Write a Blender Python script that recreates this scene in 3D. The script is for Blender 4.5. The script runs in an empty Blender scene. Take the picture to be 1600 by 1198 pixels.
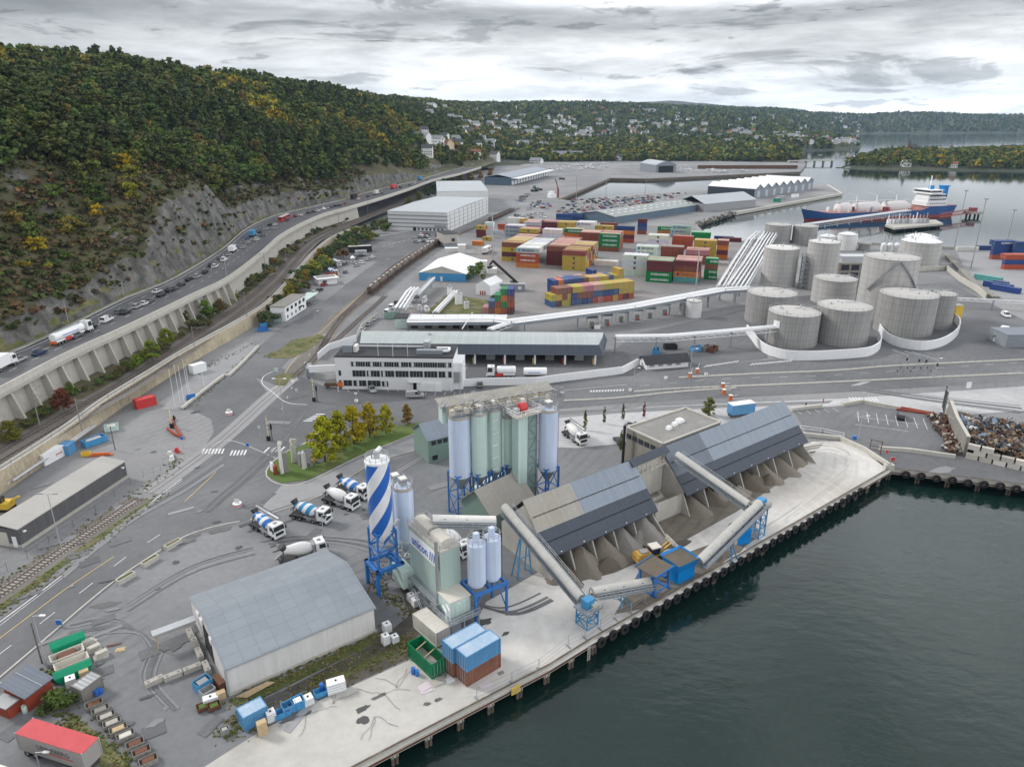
import bpy,bmesh,math,random
import numpy as np
from mathutils import Vector,Matrix
from mathutils.geometry import tessellate_polygon
IX=globals().get('SURVEY',0);TV=HV=CV=CB=()
TV={9,30,57,68,78,150,170,191,204,221,227,237,315,342,352,356,362,374,391,393,411,414,419,426,434,437,449,453,465,476,497,507,508,511,512,522,531,536,539,542,545,546,548,553,559,566,567,571,572,576,577,581,595,598,601,602,605,613,616,644,645,649,654,657,662,665,668,669,671,672,683,690,691,692,702,707,722,726,727,734,741,742,745,749,751,754,758,770,773,780,789,790,792,796,799,800,807,813,814,815,825,829,835,839,845,852,855,858,868,877,880,892,904,910,912,937,943,952,969,977,978,1007,1025,1028,1034,1053,1067,1071,1072,1074,1089,1115,1121,1134,1135,1151,1154,1196,1198,1215,1220,1233,1270,1280,1292,1300,1323,1327,1331,1346,1357,1501,1611,1704,1857,1866,1867,1940,1995,2071,2098,2104,2109,2198};HV={0,1,3,6,12,14,15,22,23,27,36,42,51,54,57,58,59,64,66,68,70,78,84,90,91,92,93,96,97,99,108,119,120,121,123,124,131,132,138,139,142,144,147,153,157,164,167,174,175,182,185,186,194,195,196,199,205,206,209,211,225,229,235,237,238,241,243,245,250,257,258,260,262,270,274,277,280,281,284,286,290,299}
CV={107,118,175,202,203,204,206,207,208,226,227,228,234,239,246,247,310,376,377,379,380,382,383,385,388,389,391,394,395,397,400,429,431,433,435,437,439,441,442,444,446,448,455}
CB={7,9,10,11,12,13,38,43,44,53,54,55,57,58,59,61,62,63,65,66,67,69,70,71,73,74,75,77,78,79,81,82,83,85,86,87,89,90,91,93,94,95,97,98,99,104,105,106,110,111,112,113,116,117,121,122,123,126,127,128,129,130,135,136,137,138,139,140,141,142,143,144,145,146,147,148,149,150,151,152,153,154,155,156,158,159,160,161,162,165,166,167,168,169,172,173,174,178,179,180,181,183,185,214,215,216,218,219,220,222,223,224,235,236,238,240,242,243,244,248,250,251,252,258,259,264,268,269,278,279,283,284,289,294,295,300,301,302,306,307,316,320,325,329,330,386,392,398,401,403,412,430,432,434,436,438,440,445,447,449}
random.seed(7);RNG=np.random.default_rng(11)
PI=math.pi;cos=math.cos;sin=math.sin;hyp=math.hypot
V3=lambda*a:Vector(a)
SC=bpy.context.scene
COL=SC.collection
# ---- camera, sky, sun, exposure
FPX,CX,CY,CAMH=1120.0,800.0,599.0,75.0
PITCH=math.atan((599.0-185.0)/FPX)
cam=bpy.data.cameras.new("camera");cam.sensor_width=36.0;cam.lens=36.0*FPX/1600.0
cam.clip_start=1.0;cam.clip_end=40000.0
cam_o=bpy.data.objects.new("camera",cam);COL.objects.link(cam_o)
cam_o.location=(0,0,CAMH);cam_o.rotation_euler=(PI/2-PITCH,0,0)
SC.camera=cam_o
SUN_EL,SUN_AZ=34.0,-68.0
SC.view_settings.view_transform='Standard';SC.view_settings.look='None'
SC.view_settings.gamma=1.0;SC.view_settings.exposure=0.86
SC.view_settings.use_curve_mapping=False
SC.cycles.volume_step_rate=4.0;SC.cycles.volume_bounces=0
SC.cycles.max_bounces=6;SC.cycles.diffuse_bounces=2;SC.cycles.glossy_bounces=2
SC.cycles.use_denoising=True
SC.cycles.caustics_reflective=False;SC.cycles.caustics_refractive=False
W=bpy.data.worlds.new("World");SC.world=W;W.use_nodes=True
def world():
 nt=W.node_tree;N=nt.nodes;L=nt.links;N.clear()
 def n(t,**k):
  x=N.new(t)
  for a,b in k.items():setattr(x,a,b)
  return x
 def m(op,a=None,b=None,c=None):
  x=n('ShaderNodeMath',operation=op)
  for i,v in enumerate((a,b,c)):
   if v is None:continue
   if hasattr(v,'links'):L.new(v,x.inputs[i])
   else:x.inputs[i].default_value=v
  return x.outputs[0]
 out=n('ShaderNodeOutputWorld')
 sky=n('ShaderNodeTexSky',sky_type='NISHITA',sun_disc=False,sun_elevation=math.radians(SUN_EL),sun_rotation=math.radians(SUN_AZ))
 bsky=n('ShaderNodeBackground');bsky.inputs[1].default_value=0.08;L.new(sky.outputs[0],bsky.inputs[0])
 tc=n('ShaderNodeTexCoord');sp=n('ShaderNodeSeparateXYZ');L.new(tc.outputs['Generated'],sp.inputs[0])
 z=m('MAXIMUM',sp.outputs[2],0.0)
 cx=n('ShaderNodeCombineXYZ');L.new(sp.outputs[0],cx.inputs[0]);L.new(sp.outputs[1],cx.inputs[1]);L.new(m('MULTIPLY',z,6.0),cx.inputs[2])
 def noise(sc,det,rough,dist=0.0,off=0.0):
  mp=n('ShaderNodeMapping');L.new(cx.outputs[0],mp.inputs[0]);mp.inputs['Location'].default_value=(off,off*.7,off*.3)
  t=n('ShaderNodeTexNoise');t.inputs['Scale'].default_value=sc
  t.inputs['Detail'].default_value=det;t.inputs['Roughness'].default_value=rough;t.inputs['Distortion'].default_value=dist
  L.new(mp.outputs[0],t.inputs[0]);return t.outputs['Fac']
 def rng(v,a,b,c,d):
  x=n('ShaderNodeMapRange');x.interpolation_type='SMOOTHSTEP';L.new(v,x.inputs[0])
  for i,q in enumerate((a,b,c,d)):x.inputs[i+1].default_value=q
  return x.outputs[0]
 big=noise(2.2,6,.55,.2,3.1);mid=noise(6.5,7,.62,.35,9.0);fine=noise(22,6,.65,.2,21.0)
 r=n('ShaderNodeValToRGB');L.new(z,r.inputs[0]);e=r.color_ramp.elements
 e[0].position=0.0;e[0].color=(.90,.93,.96,1);e[1].position=1.0;e[1].color=(.7,.71,.73,1)
 for p,c in((.02,(.86,.89,.92,1)),(.05,(.84,.86,.88,1)),(.09,(.68,.69,.70,1)),(.12,(.38,.39,.40,1)),(.142,(1.05,1.07,1.1,1)),(.2,(1.62,1.63,1.65,1)),(.4,(1.0,1.01,1.03,1))):
  q=e.new(p);q.color=c
 az=m('MULTIPLY_ADD',sp.outputs[0],.62,1.0)
 cl=m('MULTIPLY',rng(big,.34,.66,.70,1.20),rng(mid,.32,.68,.78,1.18))
 cl=m('MULTIPLY',cl,rng(fine,.3,.7,.93,1.06))
 cl=m('MULTIPLY',cl,rng(noise(5.0,7,.6,.5,41.3),.57,.64,1.0,.58))
 cl=m('MULTIPLY',cl,rng(noise(9.0,6,.6,.4,71.3),.61,.66,1.0,.60))
 cl=m('MULTIPLY',cl,az)
 mix=n('ShaderNodeVectorMath',operation='SCALE');L.new(r.outputs[0],mix.inputs[0]);L.new(cl,mix.inputs['Scale'])
 bcl=n('ShaderNodeBackground');L.new(mix.outputs[0],bcl.inputs[0]);bcl.inputs[1].default_value=.72
 ms=n('ShaderNodeMixShader');ms.inputs[0].default_value=.93
 L.new(bsky.outputs[0],ms.inputs[1]);L.new(bcl.outputs[0],ms.inputs[2]);L.new(ms.outputs[0],out.inputs[0])
world()
sun=bpy.data.lights.new("sun",'SUN');sun.energy=1.5;sun.angle=math.radians(12);sun.color=(1,.97,.93)
sun_o=bpy.data.objects.new("sun",sun);COL.objects.link(sun_o)
_el,_az=math.radians(SUN_EL),math.radians(SUN_AZ)
sun_o.rotation_euler=Vector((sin(_az)*cos(_el),cos(_az)*cos(_el),sin(_el))).to_track_quat('Z','Y').to_euler()
# ---- survey: where a sight line meets a level surface
def at(px,py,z=0.0):
 x=(px-CX)/FPX;y=-(py-CY)/FPX
 d=Vector((x,cos(PITCH)+y*sin(PITCH),-sin(PITCH)+y*cos(PITCH)))
 return V3(0,0,CAMH)+d*((z-CAMH)/d.z)
def row(P):
 v=Vector(P)-V3(0,0,CAMH)
 zc=v.y*cos(PITCH)-v.z*sin(PITCH);yc=v.y*sin(PITCH)+v.z*cos(PITCH)
 return CX+FPX*v.x/zc,CY-FPX*yc/zc
def tall(P,py):
 lo,hi=P.z,250.0
 for _ in range(40):
  mm=(lo+hi)/2
  if row((P.x,P.y,mm))[1]>py:lo=mm
  else:hi=mm
 return lo
def ang(a,b):return math.atan2(b.y-a.y,b.x-a.x)
# ---- materials
M={}
def mat(name,col,rough=.75,metal=0.0,var=.12,scale=.6,fine=6.0,bump=0.0,col2=None,thr=(.45,.65),coord='Object',stretch=None,objcol=False,attr=None,brick=None,spec=.4,streak=0.0,tracks=0.0):
 if name in M:return M[name]
 m=bpy.data.materials.new(name);m.use_nodes=True;nt=m.node_tree;N=nt.nodes;L=nt.links
 b=N['Principled BSDF'];b.inputs['Roughness'].default_value=rough;b.inputs['Metallic'].default_value=metal
 b.inputs['Specular IOR Level'].default_value=spec
 tc=N.new('ShaderNodeTexCoord');src=tc.outputs[coord]if coord!='World' else None
 if coord=='World':
  g=N.new('ShaderNodeNewGeometry');src=g.outputs['Position']
 mp=N.new('ShaderNodeMapping');L.new(src,mp.inputs[0])
 if stretch:mp.inputs['Scale'].default_value=stretch
 def noise(sc,det=4,v=None):
  t=N.new('ShaderNodeTexNoise');t.inputs['Scale'].default_value=sc;t.inputs['Detail'].default_value=det
  t.inputs['Roughness'].default_value=.6;L.new(v or mp.outputs[0],t.inputs[0]);return t
 def mixc(f,a,bb,mode='MIX'):
  x=N.new('ShaderNodeMix');x.data_type='RGBA';x.blend_type=mode
  for i,v in((0,f),(6,a),(7,bb)):
   if hasattr(v,'links'):L.new(v,x.inputs[i])
   elif i==0:x.inputs[0].default_value=v
   else:x.inputs[i].default_value=(*v,1)
  return x.outputs[2]
 base=col
 if objcol:
  oi=N.new('ShaderNodeObjectInfo');base=oi.outputs['Color']
 if attr:
  at_=N.new('ShaderNodeAttribute');at_.attribute_name=attr;base=at_.outputs['Color']
 n1=noise(scale)
 if col2 is not None:
  mr=N.new('ShaderNodeMapRange');L.new(noise(scale*.45,6).outputs['Fac'],mr.inputs[0]);mr.inputs[1].default_value=thr[0];mr.inputs[2].default_value=thr[1]
  base=mixc(mr.outputs[0],base,col2)
 if tracks:
  for rot,sc_,off in((.65,.13,0),(-.35,.09,40)):
   m3=N.new('ShaderNodeMapping');L.new(src,m3.inputs[0]);m3.inputs['Rotation'].default_value=(0,0,rot);m3.inputs['Location'].default_value=(off,off,0)
   w=N.new('ShaderNodeTexWave');w.inputs['Scale'].default_value=sc_;w.inputs['Distortion'].default_value=26;w.inputs['Detail'].default_value=2;w.inputs['Detail Scale'].default_value=.11;w.inputs['Detail Roughness'].default_value=.45;L.new(m3.outputs[0],w.inputs[0])
   a1=N.new('ShaderNodeMapRange');L.new(w.outputs['Fac'],a1.inputs[0]);a1.inputs[1].default_value=.62;a1.inputs[2].default_value=.95
   a2=N.new('ShaderNodeMapRange');L.new(noise(.05,4,m3.outputs[0]).outputs['Fac'],a2.inputs[0]);a2.inputs[1].default_value=.45;a2.inputs[2].default_value=.65;a2.inputs[4].default_value=tracks
   a3=N.new('ShaderNodeMath');a3.operation='MULTIPLY';L.new(a1.outputs[0],a3.inputs[0]);L.new(a2.outputs[0],a3.inputs[1])
   base=mixc(a3.outputs[0],base,tuple(v*(.55 if rot>0 else 1.35)for v in col))
 if brick:
  bt=N.new('ShaderNodeTexBrick');L.new(src,bt.inputs[0]);bt.inputs['Scale'].default_value=brick[0]
  bt.inputs['Color1'].default_value=(1,1,1,1);bt.inputs['Color2'].default_value=(.9,.9,.9,1);bt.inputs['Mortar'].default_value=(brick[1],)*3+(1,)
  bt.inputs['Mortar Size'].default_value=brick[2];bt.inputs['Brick Width'].default_value=brick[3];bt.inputs['Row Height'].default_value=brick[4];bt.offset=brick[5]if len(brick)>5 else 0.0
  base=mixc(1.0,base,bt.outputs['Color'],'MULTIPLY')
 ma=N.new('ShaderNodeMath');ma.operation='ADD';L.new(n1.outputs['Fac'],ma.inputs[0]);L.new(noise(fine,3).outputs['Fac'],ma.inputs[1])
 if streak:
  ms_=N.new('ShaderNodeMapping');L.new(src,ms_.inputs[0]);ms_.inputs['Scale'].default_value=(1.6,1.6,.07)
  st=noise(1.0,4,ms_.outputs[0])
  mk=N.new('ShaderNodeMath');mk.operation='MULTIPLY_ADD';L.new(st.outputs['Fac'],mk.inputs[0]);mk.inputs[1].default_value=streak/max(var,.01);mk.inputs[2].default_value=-.5*streak/max(var,.01)
  m2=N.new('ShaderNodeMath');m2.operation='ADD';L.new(ma.outputs[0],m2.inputs[0]);L.new(mk.outputs[0],m2.inputs[1]);ma=m2
 mr2=N.new('ShaderNodeMapRange');L.new(ma.outputs[0],mr2.inputs[0]);mr2.inputs[1].default_value=.6;mr2.inputs[2].default_value=1.4
 mr2.inputs[3].default_value=1-var;mr2.inputs[4].default_value=1+var;mr2.clamp=False
 vm=N.new('ShaderNodeVectorMath');vm.operation='SCALE'
 if hasattr(base,'links'):L.new(base,vm.inputs[0])
 else:vm.inputs[0].default_value=base
 L.new(mr2.outputs[0],vm.inputs['Scale']);L.new(vm.outputs[0],b.inputs['Base Color'])
 if bump:
  bp=N.new('ShaderNodeBump');bp.inputs['Strength'].default_value=bump;bp.inputs['Distance'].default_value=.2
  L.new(ma.outputs[0],bp.inputs['Height']);L.new(bp.outputs[0],b.inputs['Normal'])
 M[name]=m;return m
 # ---- mesh builder
class MB:
 def __init__(s):s.v=[];s.f=[];s.mi=[];s.ms=[]
 def mid(s,m):
  if m not in s.ms:s.ms.append(m)
  return s.ms.index(m)
 def add(s,vs,fs,m):
  o=len(s.v);s.v+=[tuple(v)for v in vs];s.f+=[tuple(i+o for i in f)for f in fs];s.mi+=[s.mid(m)]*len(fs);return s
 def box(s,c,d,m,rz=0.0,rx=0.0,ry=0.0,taper=1.0):
  x,y,z=d[0]/2,d[1]/2,d[2]/2
  R=Matrix.Rotation(rz,3,'Z')@Matrix.Rotation(ry,3,'Y')@Matrix.Rotation(rx,3,'X');c=Vector(c)
  vs=[c+R@Vector((sx*x*(taper if sz>0 else 1),sy*y*(taper if sz>0 else 1),sz*z))for sz in(-1,1)for sx,sy in((-1,-1),(1,-1),(1,1),(-1,1))]
  return s.add(vs,[(3,2,1,0),(4,5,6,7),(0,1,5,4),(1,2,6,5),(2,3,7,6),(3,0,4,7)],m)
 def bb(s,x0,x1,y0,y1,z0,z1,m):return s.box(((x0+x1)/2,(y0+y1)/2,(z0+z1)/2),(x1-x0,y1-y0,z1-z0),m)
 def prism(s,poly,z0,z1,m,mtop=None,bottom=True):
  n=len(poly);ar=sum(poly[i][0]*poly[(i+1)%n][1]-poly[(i+1)%n][0]*poly[i][1]for i in range(n))
  p=list(poly)if ar>0 else list(reversed(poly))
  vs=[(q[0],q[1],z0)for q in p]+[(q[0],q[1],z1)for q in p]
  s.add(vs,[(i,(i+1)%n,n+(i+1)%n,n+i)for i in range(n)],m)
  tr=tessellate_polygon([[V3(q[0],q[1],0)for q in p]])
  def ori(t):
   a,b,c=(p[i]for i in t)
   return t if(b[0]-a[0])*(c[1]-a[1])-(b[1]-a[1])*(c[0]-a[0])>0 else(t[0],t[2],t[1])
  tr=[ori(t)for t in tr]
  s.add([(q[0],q[1],z1)for q in p],tr,mtop or m)
  if bottom:s.add([(q[0],q[1],z0)for q in p],[(t[0],t[2],t[1])for t in tr],m)
  return s
 def sheet(s,poly,z,m):
  p=[(q[0],q[1])for q in poly];tr=tessellate_polygon([[V3(q[0],q[1],0)for q in p]]);o=[]
  for t in tr:
   a,b,c=(p[i]for i in t)
   o.append(t if(b[0]-a[0])*(c[1]-a[1])-(b[1]-a[1])*(c[0]-a[0])>0 else(t[0],t[2],t[1]))
  return s.add([(q[0],q[1],z if not callable(z)else z(q))for q in p],o,m)
 def bar(s,a,b,r,m,n=4,r2=None,cap=True):
  a,b=Vector(a),Vector(b);d=b-a
  if d.length<1e-6:return s
  q=d.to_track_quat('Z','Y');r2=r if r2 is None else r2;off=PI/4 if n==4 else 0
  if n==4:r,r2=r*1.2,r2*1.2
  vs=[a+q@Vector((r*cos(off+2*PI*i/n),r*sin(off+2*PI*i/n),0))for i in range(n)]
  vs+=[b+q@Vector((r2*cos(off+2*PI*i/n),r2*sin(off+2*PI*i/n),0))for i in range(n)]
  fs=[(i,(i+1)%n,n+(i+1)%n,n+i)for i in range(n)]
  if cap:fs+=[tuple(reversed(range(n))),tuple(range(n,2*n))]
  return s.add(vs,fs,m)
 def path(s,pts,r,m,n=6):
  for a,b in zip(pts,pts[1:]):s.bar(a,b,r,m,n)
  return s
 def lathe(s,prof,m,c=(0,0,0),n=24,axis='Z',ms=None):
  vs=[];fs=[];k=len(prof)
  for i in range(n):
   t=2*PI*i/n;co,si=cos(t),sin(t)
   for r,z in prof:
    p=(r*co,r*si,z)if axis=='Z' else((z,r*co,r*si)if axis=='X' else(r*si,z,r*co))
    vs.append((p[0]+c[0],p[1]+c[1],p[2]+c[2]))
  for i in range(n):
   j=(i+1)%n
   for a in range(k-1):
    q=(i*k+a,j*k+a,j*k+a+1,i*k+a+1)
    if prof[a][0]<1e-6:q=(q[0],q[2],q[3])
    elif prof[a+1][0]<1e-6:q=(q[0],q[1],q[2])
    fs.append((q,a))
  o=len(s.v);s.v+=vs
  for q,a in fs:
   s.f.append(tuple(i+o for i in q));s.mi.append(s.mid(ms[a]if ms else m))
  return s
 def cyl(s,c,r,z0,z1,m,n=20,top=True,r2=None):
  r2=r if r2 is None else r2
  pr=[(0,z0),(r,z0),(r2,z1)]+([(0,z1)]if top else[])
  return s.lathe(pr,m,(c[0],c[1],0),n)
 def gable(s,x0,x1,y0,y1,z0,ze,zr,mw,mr,over=.5,yr=None,th=.15,walls=True):
  yr=(y0+y1)/2 if yr is None else yr
  if walls:
   vs=[(x0,y0,z0),(x1,y0,z0),(x1,y1,z0),(x0,y1,z0),(x0,y0,ze),(x1,y0,ze),(x1,y1,ze),(x0,y1,ze),(x0,yr,zr),(x1,yr,zr)]
   s.add(vs,[(0,1,5,4),(2,3,7,6),(1,2,6,9,5),(3,0,4,8,7)],mw)
  for(ya,sg)in((y0,-1),(y1,1)):
   sl=(zr-ze)/abs(yr-ya);yo=ya+sg*over;zo=ze-sl*over+th*.2
   a=[(x0-over,yo,zo),(x1+over,yo,zo),(x1+over,yr,zr+th*.2),(x0-over,yr,zr+th*.2)]
   b=[(p[0],p[1],p[2]+th)for p in a];vs=a+b
   f=[(3,2,1,0),(4,5,6,7),(0,1,5,4),(1,2,6,5),(2,3,7,6),(3,0,4,7)]
   if sg>0:f=[tuple(reversed(q))for q in f]
   s.add(vs,f,mr)
  return s
 def F(s,n,p):return s.build(n,p,False)
 def S(s,n,p):return s.build(n,p)
 def rail(s,pts,m,h=1.1,step=2.0,r=.03):
  for a,b in zip(pts,pts[1:]):
   a,b=Vector(a),Vector(b);k=max(1,int((b-a).length/step))
   for i in range(k+1):
    p=a.lerp(b,i/k);s.bar(p,p+V3(0,0,h),r,m)
   for f in(1,.5):s.bar(a+V3(0,0,h*f),b+V3(0,0,h*f),r,m)
  return s
 def build(s,name,parent=None,smooth=True):
  me=bpy.data.meshes.new(name);me.from_pydata(s.v,[],s.f)
  for m in s.ms:me.materials.append(M[m]if isinstance(m,str)else m)
  me.polygons.foreach_set('material_index',s.mi)
  if smooth:
   me.polygons.foreach_set('use_smooth',[True]*len(s.f));me.update();me.set_sharp_from_angle(angle=.6)
  me.update()
  o=bpy.data.objects.new(name,me);COL.objects.link(o)
  if parent is not None:o.parent=parent
  return o
def BB(*a):return MB().bb(*a)
def tag(o,label=None,cat=None,group=None,kind=None):
 if label:o['label']=label
 if cat:o['category']=cat
 if group:o['group']=group
 if kind:o['kind']=kind
 return o
def thing(name,label,cat,loc=(0,0,0),rz=0.0,group=None):
 o=bpy.data.objects.new(name,None);COL.objects.link(o);o.location=loc;o.rotation_euler=(0,0,rz);o.empty_display_size=.5
 return tag(o,label,cat,group)
KIDS={}
def kids(o):return[c for c in bpy.data.objects if c.parent==o]
def dup(root,loc,rz=0.0,label=None,group=None,scale=None,color=None,_k=None):
 key=root.name
 if key not in KIDS:KIDS[key]=[(c,kids(c))for c in kids(root)]
 r=root.copy();COL.objects.link(r);r.location=loc;r.rotation_euler=(0,0,rz)
 if label:r['label']=label
 if group:r['group']=group
 if scale:r.scale=(scale,)*3 if not hasattr(scale,'__len__')else scale
 if color:r.color=(*color,1)
 for ch,gs in KIDS[key]:
  c=ch.copy();COL.objects.link(c);c.parent=r
  if color:c.color=(*color,1)
  for g in gs:
   d=g.copy();COL.objects.link(d);d.parent=c
   if color:d.color=(*color,1)
 return r
def kill(root):
 for c in kids(root):
  for g in kids(c):bpy.data.objects.remove(g)
  bpy.data.objects.remove(c)
 KIDS.pop(root.name,None);bpy.data.objects.remove(root)
def text_mesh(name,body,size,m,parent,loc,rot,depth=.02,width=None,align='CENTER',bold=0.0,shear=0.0):
 cu=bpy.data.curves.new(name,'FONT');cu.body=body;cu.size=size;cu.extrude=depth;cu.align_x=align;cu.align_y='CENTER'
 cu.offset=bold;cu.shear=shear;cu.resolution_u=2
 t=bpy.data.objects.new(name,cu);COL.objects.link(t);bpy.context.view_layer.update()
 me=bpy.data.meshes.new_from_object(t.evaluated_get(bpy.context.evaluated_depsgraph_get()));bpy.data.objects.remove(t)
 me.materials.clear();me.materials.append(M[m])
 o=bpy.data.objects.new(name,me);COL.objects.link(o);o.parent=parent;o.location=loc;o.rotation_euler=rot
 if width:
  xs=[v.co.x for v in me.vertices]
  if xs:
   k=width/max(.01,max(xs)-min(xs));o.scale=(k,1,1)
 return o
def pl(pts,z=0.0):return[at(p[0],p[1],z)for p in pts]
def resample(P,step):
 P=[Vector(p)for p in P];o=[P[0].copy()];acc=0.0
 for a,b in zip(P,P[1:]):
  Ls=(b-a).length
  if Ls<1e-9:continue
  t=step-acc
  while t<=Ls:o.append(a.lerp(b,t/Ls));t+=step
  acc=Ls-(t-step)
 return o
def smoothline(P,n=6):
 P=[Vector(p)for p in P];o=[]
 for i in range(len(P)-1):
  p0,p1,p2,p3=P[max(i-1,0)],P[i],P[i+1],P[min(i+2,len(P)-1)]
  for k in range(n):
   t=k/n
   o.append(.5*((2*p1)+(p2-p0)*t+(2*p0-5*p1+4*p2-p3)*t*t+(3*p1-p0-3*p2+p3)*t**3))
 o.append(P[-1]);return o
def offs(P,d):
 o=[]
 for i,p in enumerate(P):
  t=(P[min(i+1,len(P)-1)]-P[max(i-1,0)]);t.z=0;t.normalize()
  o.append(p+V3(-t.y,t.x,0)*d)
 return o
def strip(mb,A,B,m):
 n=min(len(A),len(B));vs=list(A[:n])+list(B[:n])
 return mb.add(vs,[(i,i+1,n+i+1,n+i)for i in range(n-1)],m)
def ribbon(mb,P,w,dz,m,d0=0.0):
 A=offs(P,d0-w/2);B=offs(P,d0+w/2)
 for q in A+B:q.z+=dz
 return strip(mb,A,B,m)
def dashes(mb,P,w,on,off,dz,m,d0=0.0):
 Q=resample(offs(P,d0)if d0 else P,.5);per=int((on+off)/.5);k=int(on/.5)
 for i in range(0,len(Q)-k,per):ribbon(mb,Q[i:i+k+1:max(1,k)]if k<12 else Q[i:i+k+1],w,dz,m)
 return mb
 # ---- palette
mat('ground',(.185,.187,.193),.9,tracks=.22,var=.15,scale=.035,fine=.7,coord='World',col2=(.26,.26,.262),thr=(.42,.62),bump=.05)
mat('yard',(.160,.166,.174),.9,tracks=.3,var=.16,scale=.05,fine=.9,coord='World',col2=(.235,.24,.248),thr=(.40,.62))
mat('port_yard',(.20,.197,.197),.9,tracks=.3,var=.10,scale=.02,fine=.5,coord='World',col2=(.275,.25,.24),thr=(.47,.53))
mat('asphalt',(.115,.119,.127),.85,tracks=.2,var=.14,scale=.06,fine=.8,coord='World',col2=(.185,.187,.193),thr=(.40,.68))
mat('asphalt_dark',(.105,.108,.115),.85,var=.12,scale=.08,fine=.8,coord='World',col2=(.16,.16,.165),thr=(.45,.7))
mat('asphalt_pink',(.25,.235,.23),.88,var=.10,scale=.06,fine=.8,coord='World',col2=(.2,.2,.205))
mat('asphalt_light',(.30,.303,.31),.88,var=.10,scale=.05,fine=.7,coord='World',col2=(.27,.27,.275))
mat('dusty',(.46,.462,.468),.9,tracks=.2,var=.1,scale=.05,fine=.6,coord='World',col2=(.35,.35,.355),thr=(.46,.68))
mat('apron',(.60,.585,.56),.9,tracks=.3,var=.13,scale=.05,fine=.7,coord='World',col2=(.42,.395,.36),thr=(.47,.7))
mat('slab',(.50,.485,.455),.9,var=.12,scale=.07,fine=.8,coord='World',col2=(.33,.315,.28),thr=(.46,.7))
mat('wetmud',(.062,.056,.046),.8,var=.3,scale=.25,fine=1.2,coord='World',col2=(.115,.10,.08))
mat('mudsand',(.15,.132,.108),.95,tracks=.5,var=.2,scale=.1,fine=.9,coord='World',col2=(.235,.21,.175),thr=(.42,.68))
mat('ballast',(.155,.14,.125),.95,var=.2,scale=.1,fine=2.5,coord='World',col2=(.2,.185,.165),bump=.3)
mat('grass',(.085,.105,.03),.95,var=.4,scale=.5,fine=2.5,coord='World',col2=(.16,.145,.07),thr=(.42,.58),bump=.4)
mat('verge',(.085,.08,.045),.95,var=.35,scale=.4,fine=3.0,coord='World',col2=(.075,.095,.025),thr=(.42,.58),bump=.4)
mat('grass_green',(.085,.14,.03),.95,var=.25,scale=.2,fine=3.0,coord='World',col2=(.12,.14,.04),bump=.4)
mat('paint_white',(.66,.66,.66),.7,var=.25,scale=.9,fine=3,coord='World')
mat('paint_yellow',(.62,.46,.2),.7,var=.15,scale=.7,fine=3,coord='World')
mat('conc',(.42,.40,.36),.85,var=.14,scale=.25,fine=2,streak=.12)
mat('conc_lt',(.5,.48,.43),.85,var=.12,scale=.2,fine=2,streak=.14)
mat('conc_dk',(.24,.23,.21),.9,var=.2,scale=.3,fine=2,streak=.2)
mat('rock',(.165,.16,.15),.95,var=.5,scale=.35,fine=1.6,coord='World',col2=(.075,.072,.065),thr=(.4,.6),bump=1.0)
mat('hillsoil',(.062,.066,.03),.95,var=.35,scale=.06,fine=.5,coord='World',col2=(.098,.085,.045),thr=(.42,.6),bump=.6)
mat('far_land',(.045,.056,.032),.95,var=.4,scale=.02,fine=.09,coord='World',col2=(.06,.06,.03),bump=.5)
mat('rust',(.16,.07,.04),.85,var=.3,scale=.6,fine=4,col2=(.08,.045,.035))
mat('steel',(.34,.35,.36),.5,.4,var=.1)
mat('galv',(.5,.52,.54),.45,.5,var=.12,scale=.4,fine=3)
mat('dark',(.02,.02,.022),.8,var=.2)
mat('tyre',(.018,.018,.02),.85,var=.3,scale=3)
mat('timber',(.12,.095,.075),.9,var=.35,scale=1.2,fine=6,col2=(.2,.17,.14))
mat('wood_lt',(.5,.38,.23),.8,var=.2,scale=2)
mat('white',(.8,.81,.82),.6,var=.05,scale=.5)
mat('white_d',(.68,.67,.64),.7,var=.12,scale=.5,streak=.08)
mat('cream_dirty',(.6,.57,.51),.8,var=.12,scale=.6,fine=3)
mat('blue',(.03,.14,.50),.5,var=.12,scale=.7)
mat('blue_lt',(.06,.27,.52),.55,var=.15,scale=.7)
mat('glass',(.02,.025,.03),.08,var=.1,spec=.8)
mat('red',(.55,.05,.05),.5,var=.12)
mat('orange',(.65,.16,.04),.6,var=.15)
mat('yellow',(.72,.48,.05),.55,var=.12)
mat('green',(.0,.2,.09),.5,var=.15)
# ---- shore and ground
WZ=-2.7
QUAY=pl([(500,1232),(640,1158),(860,1043),(926,1002),(1140,880),(1392,734)])
RQ=[QUAY[-1],at(1600,760),at(1600,760)+(at(1600,760)-at(1392,734))*3]
NQ=pl([(1161,376),(1330,380),(1500,389),(1600,392)])
shore=QUAY+RQ[1:]+[V3(420,200,0),at(1700,398)]+list(reversed(NQ))[0:]+pl([(1112,375),(1088,350),(1147,331),(1315,301),(1291,289),(1080,298),(985,304),(900,315),(873,311),(952,278),(1010,279),(1250,268),(1256,262),(1262,250),(1180,246),(850,236)])
inner=offs(QUAY,5.0)
land=inner+[RQ[0]+V3(3,6,0)]+[p+V3(1.5,5,0)for p in RQ[1:]]+shore[len(QUAY)+len(RQ)-1:]+[V3(-60,2300,0),V3(-700,2300,0),V3(-700,-60,0),V3(-60,-60,0)]
g=MB();g.prism([(p.x,p.y)for p in land],-9,0,'conc_dk','ground',bottom=False)
tag(g.build('ground',smooth=False),'grey dusty harbour ground of worn asphalt and concrete',kind='structure')
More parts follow.
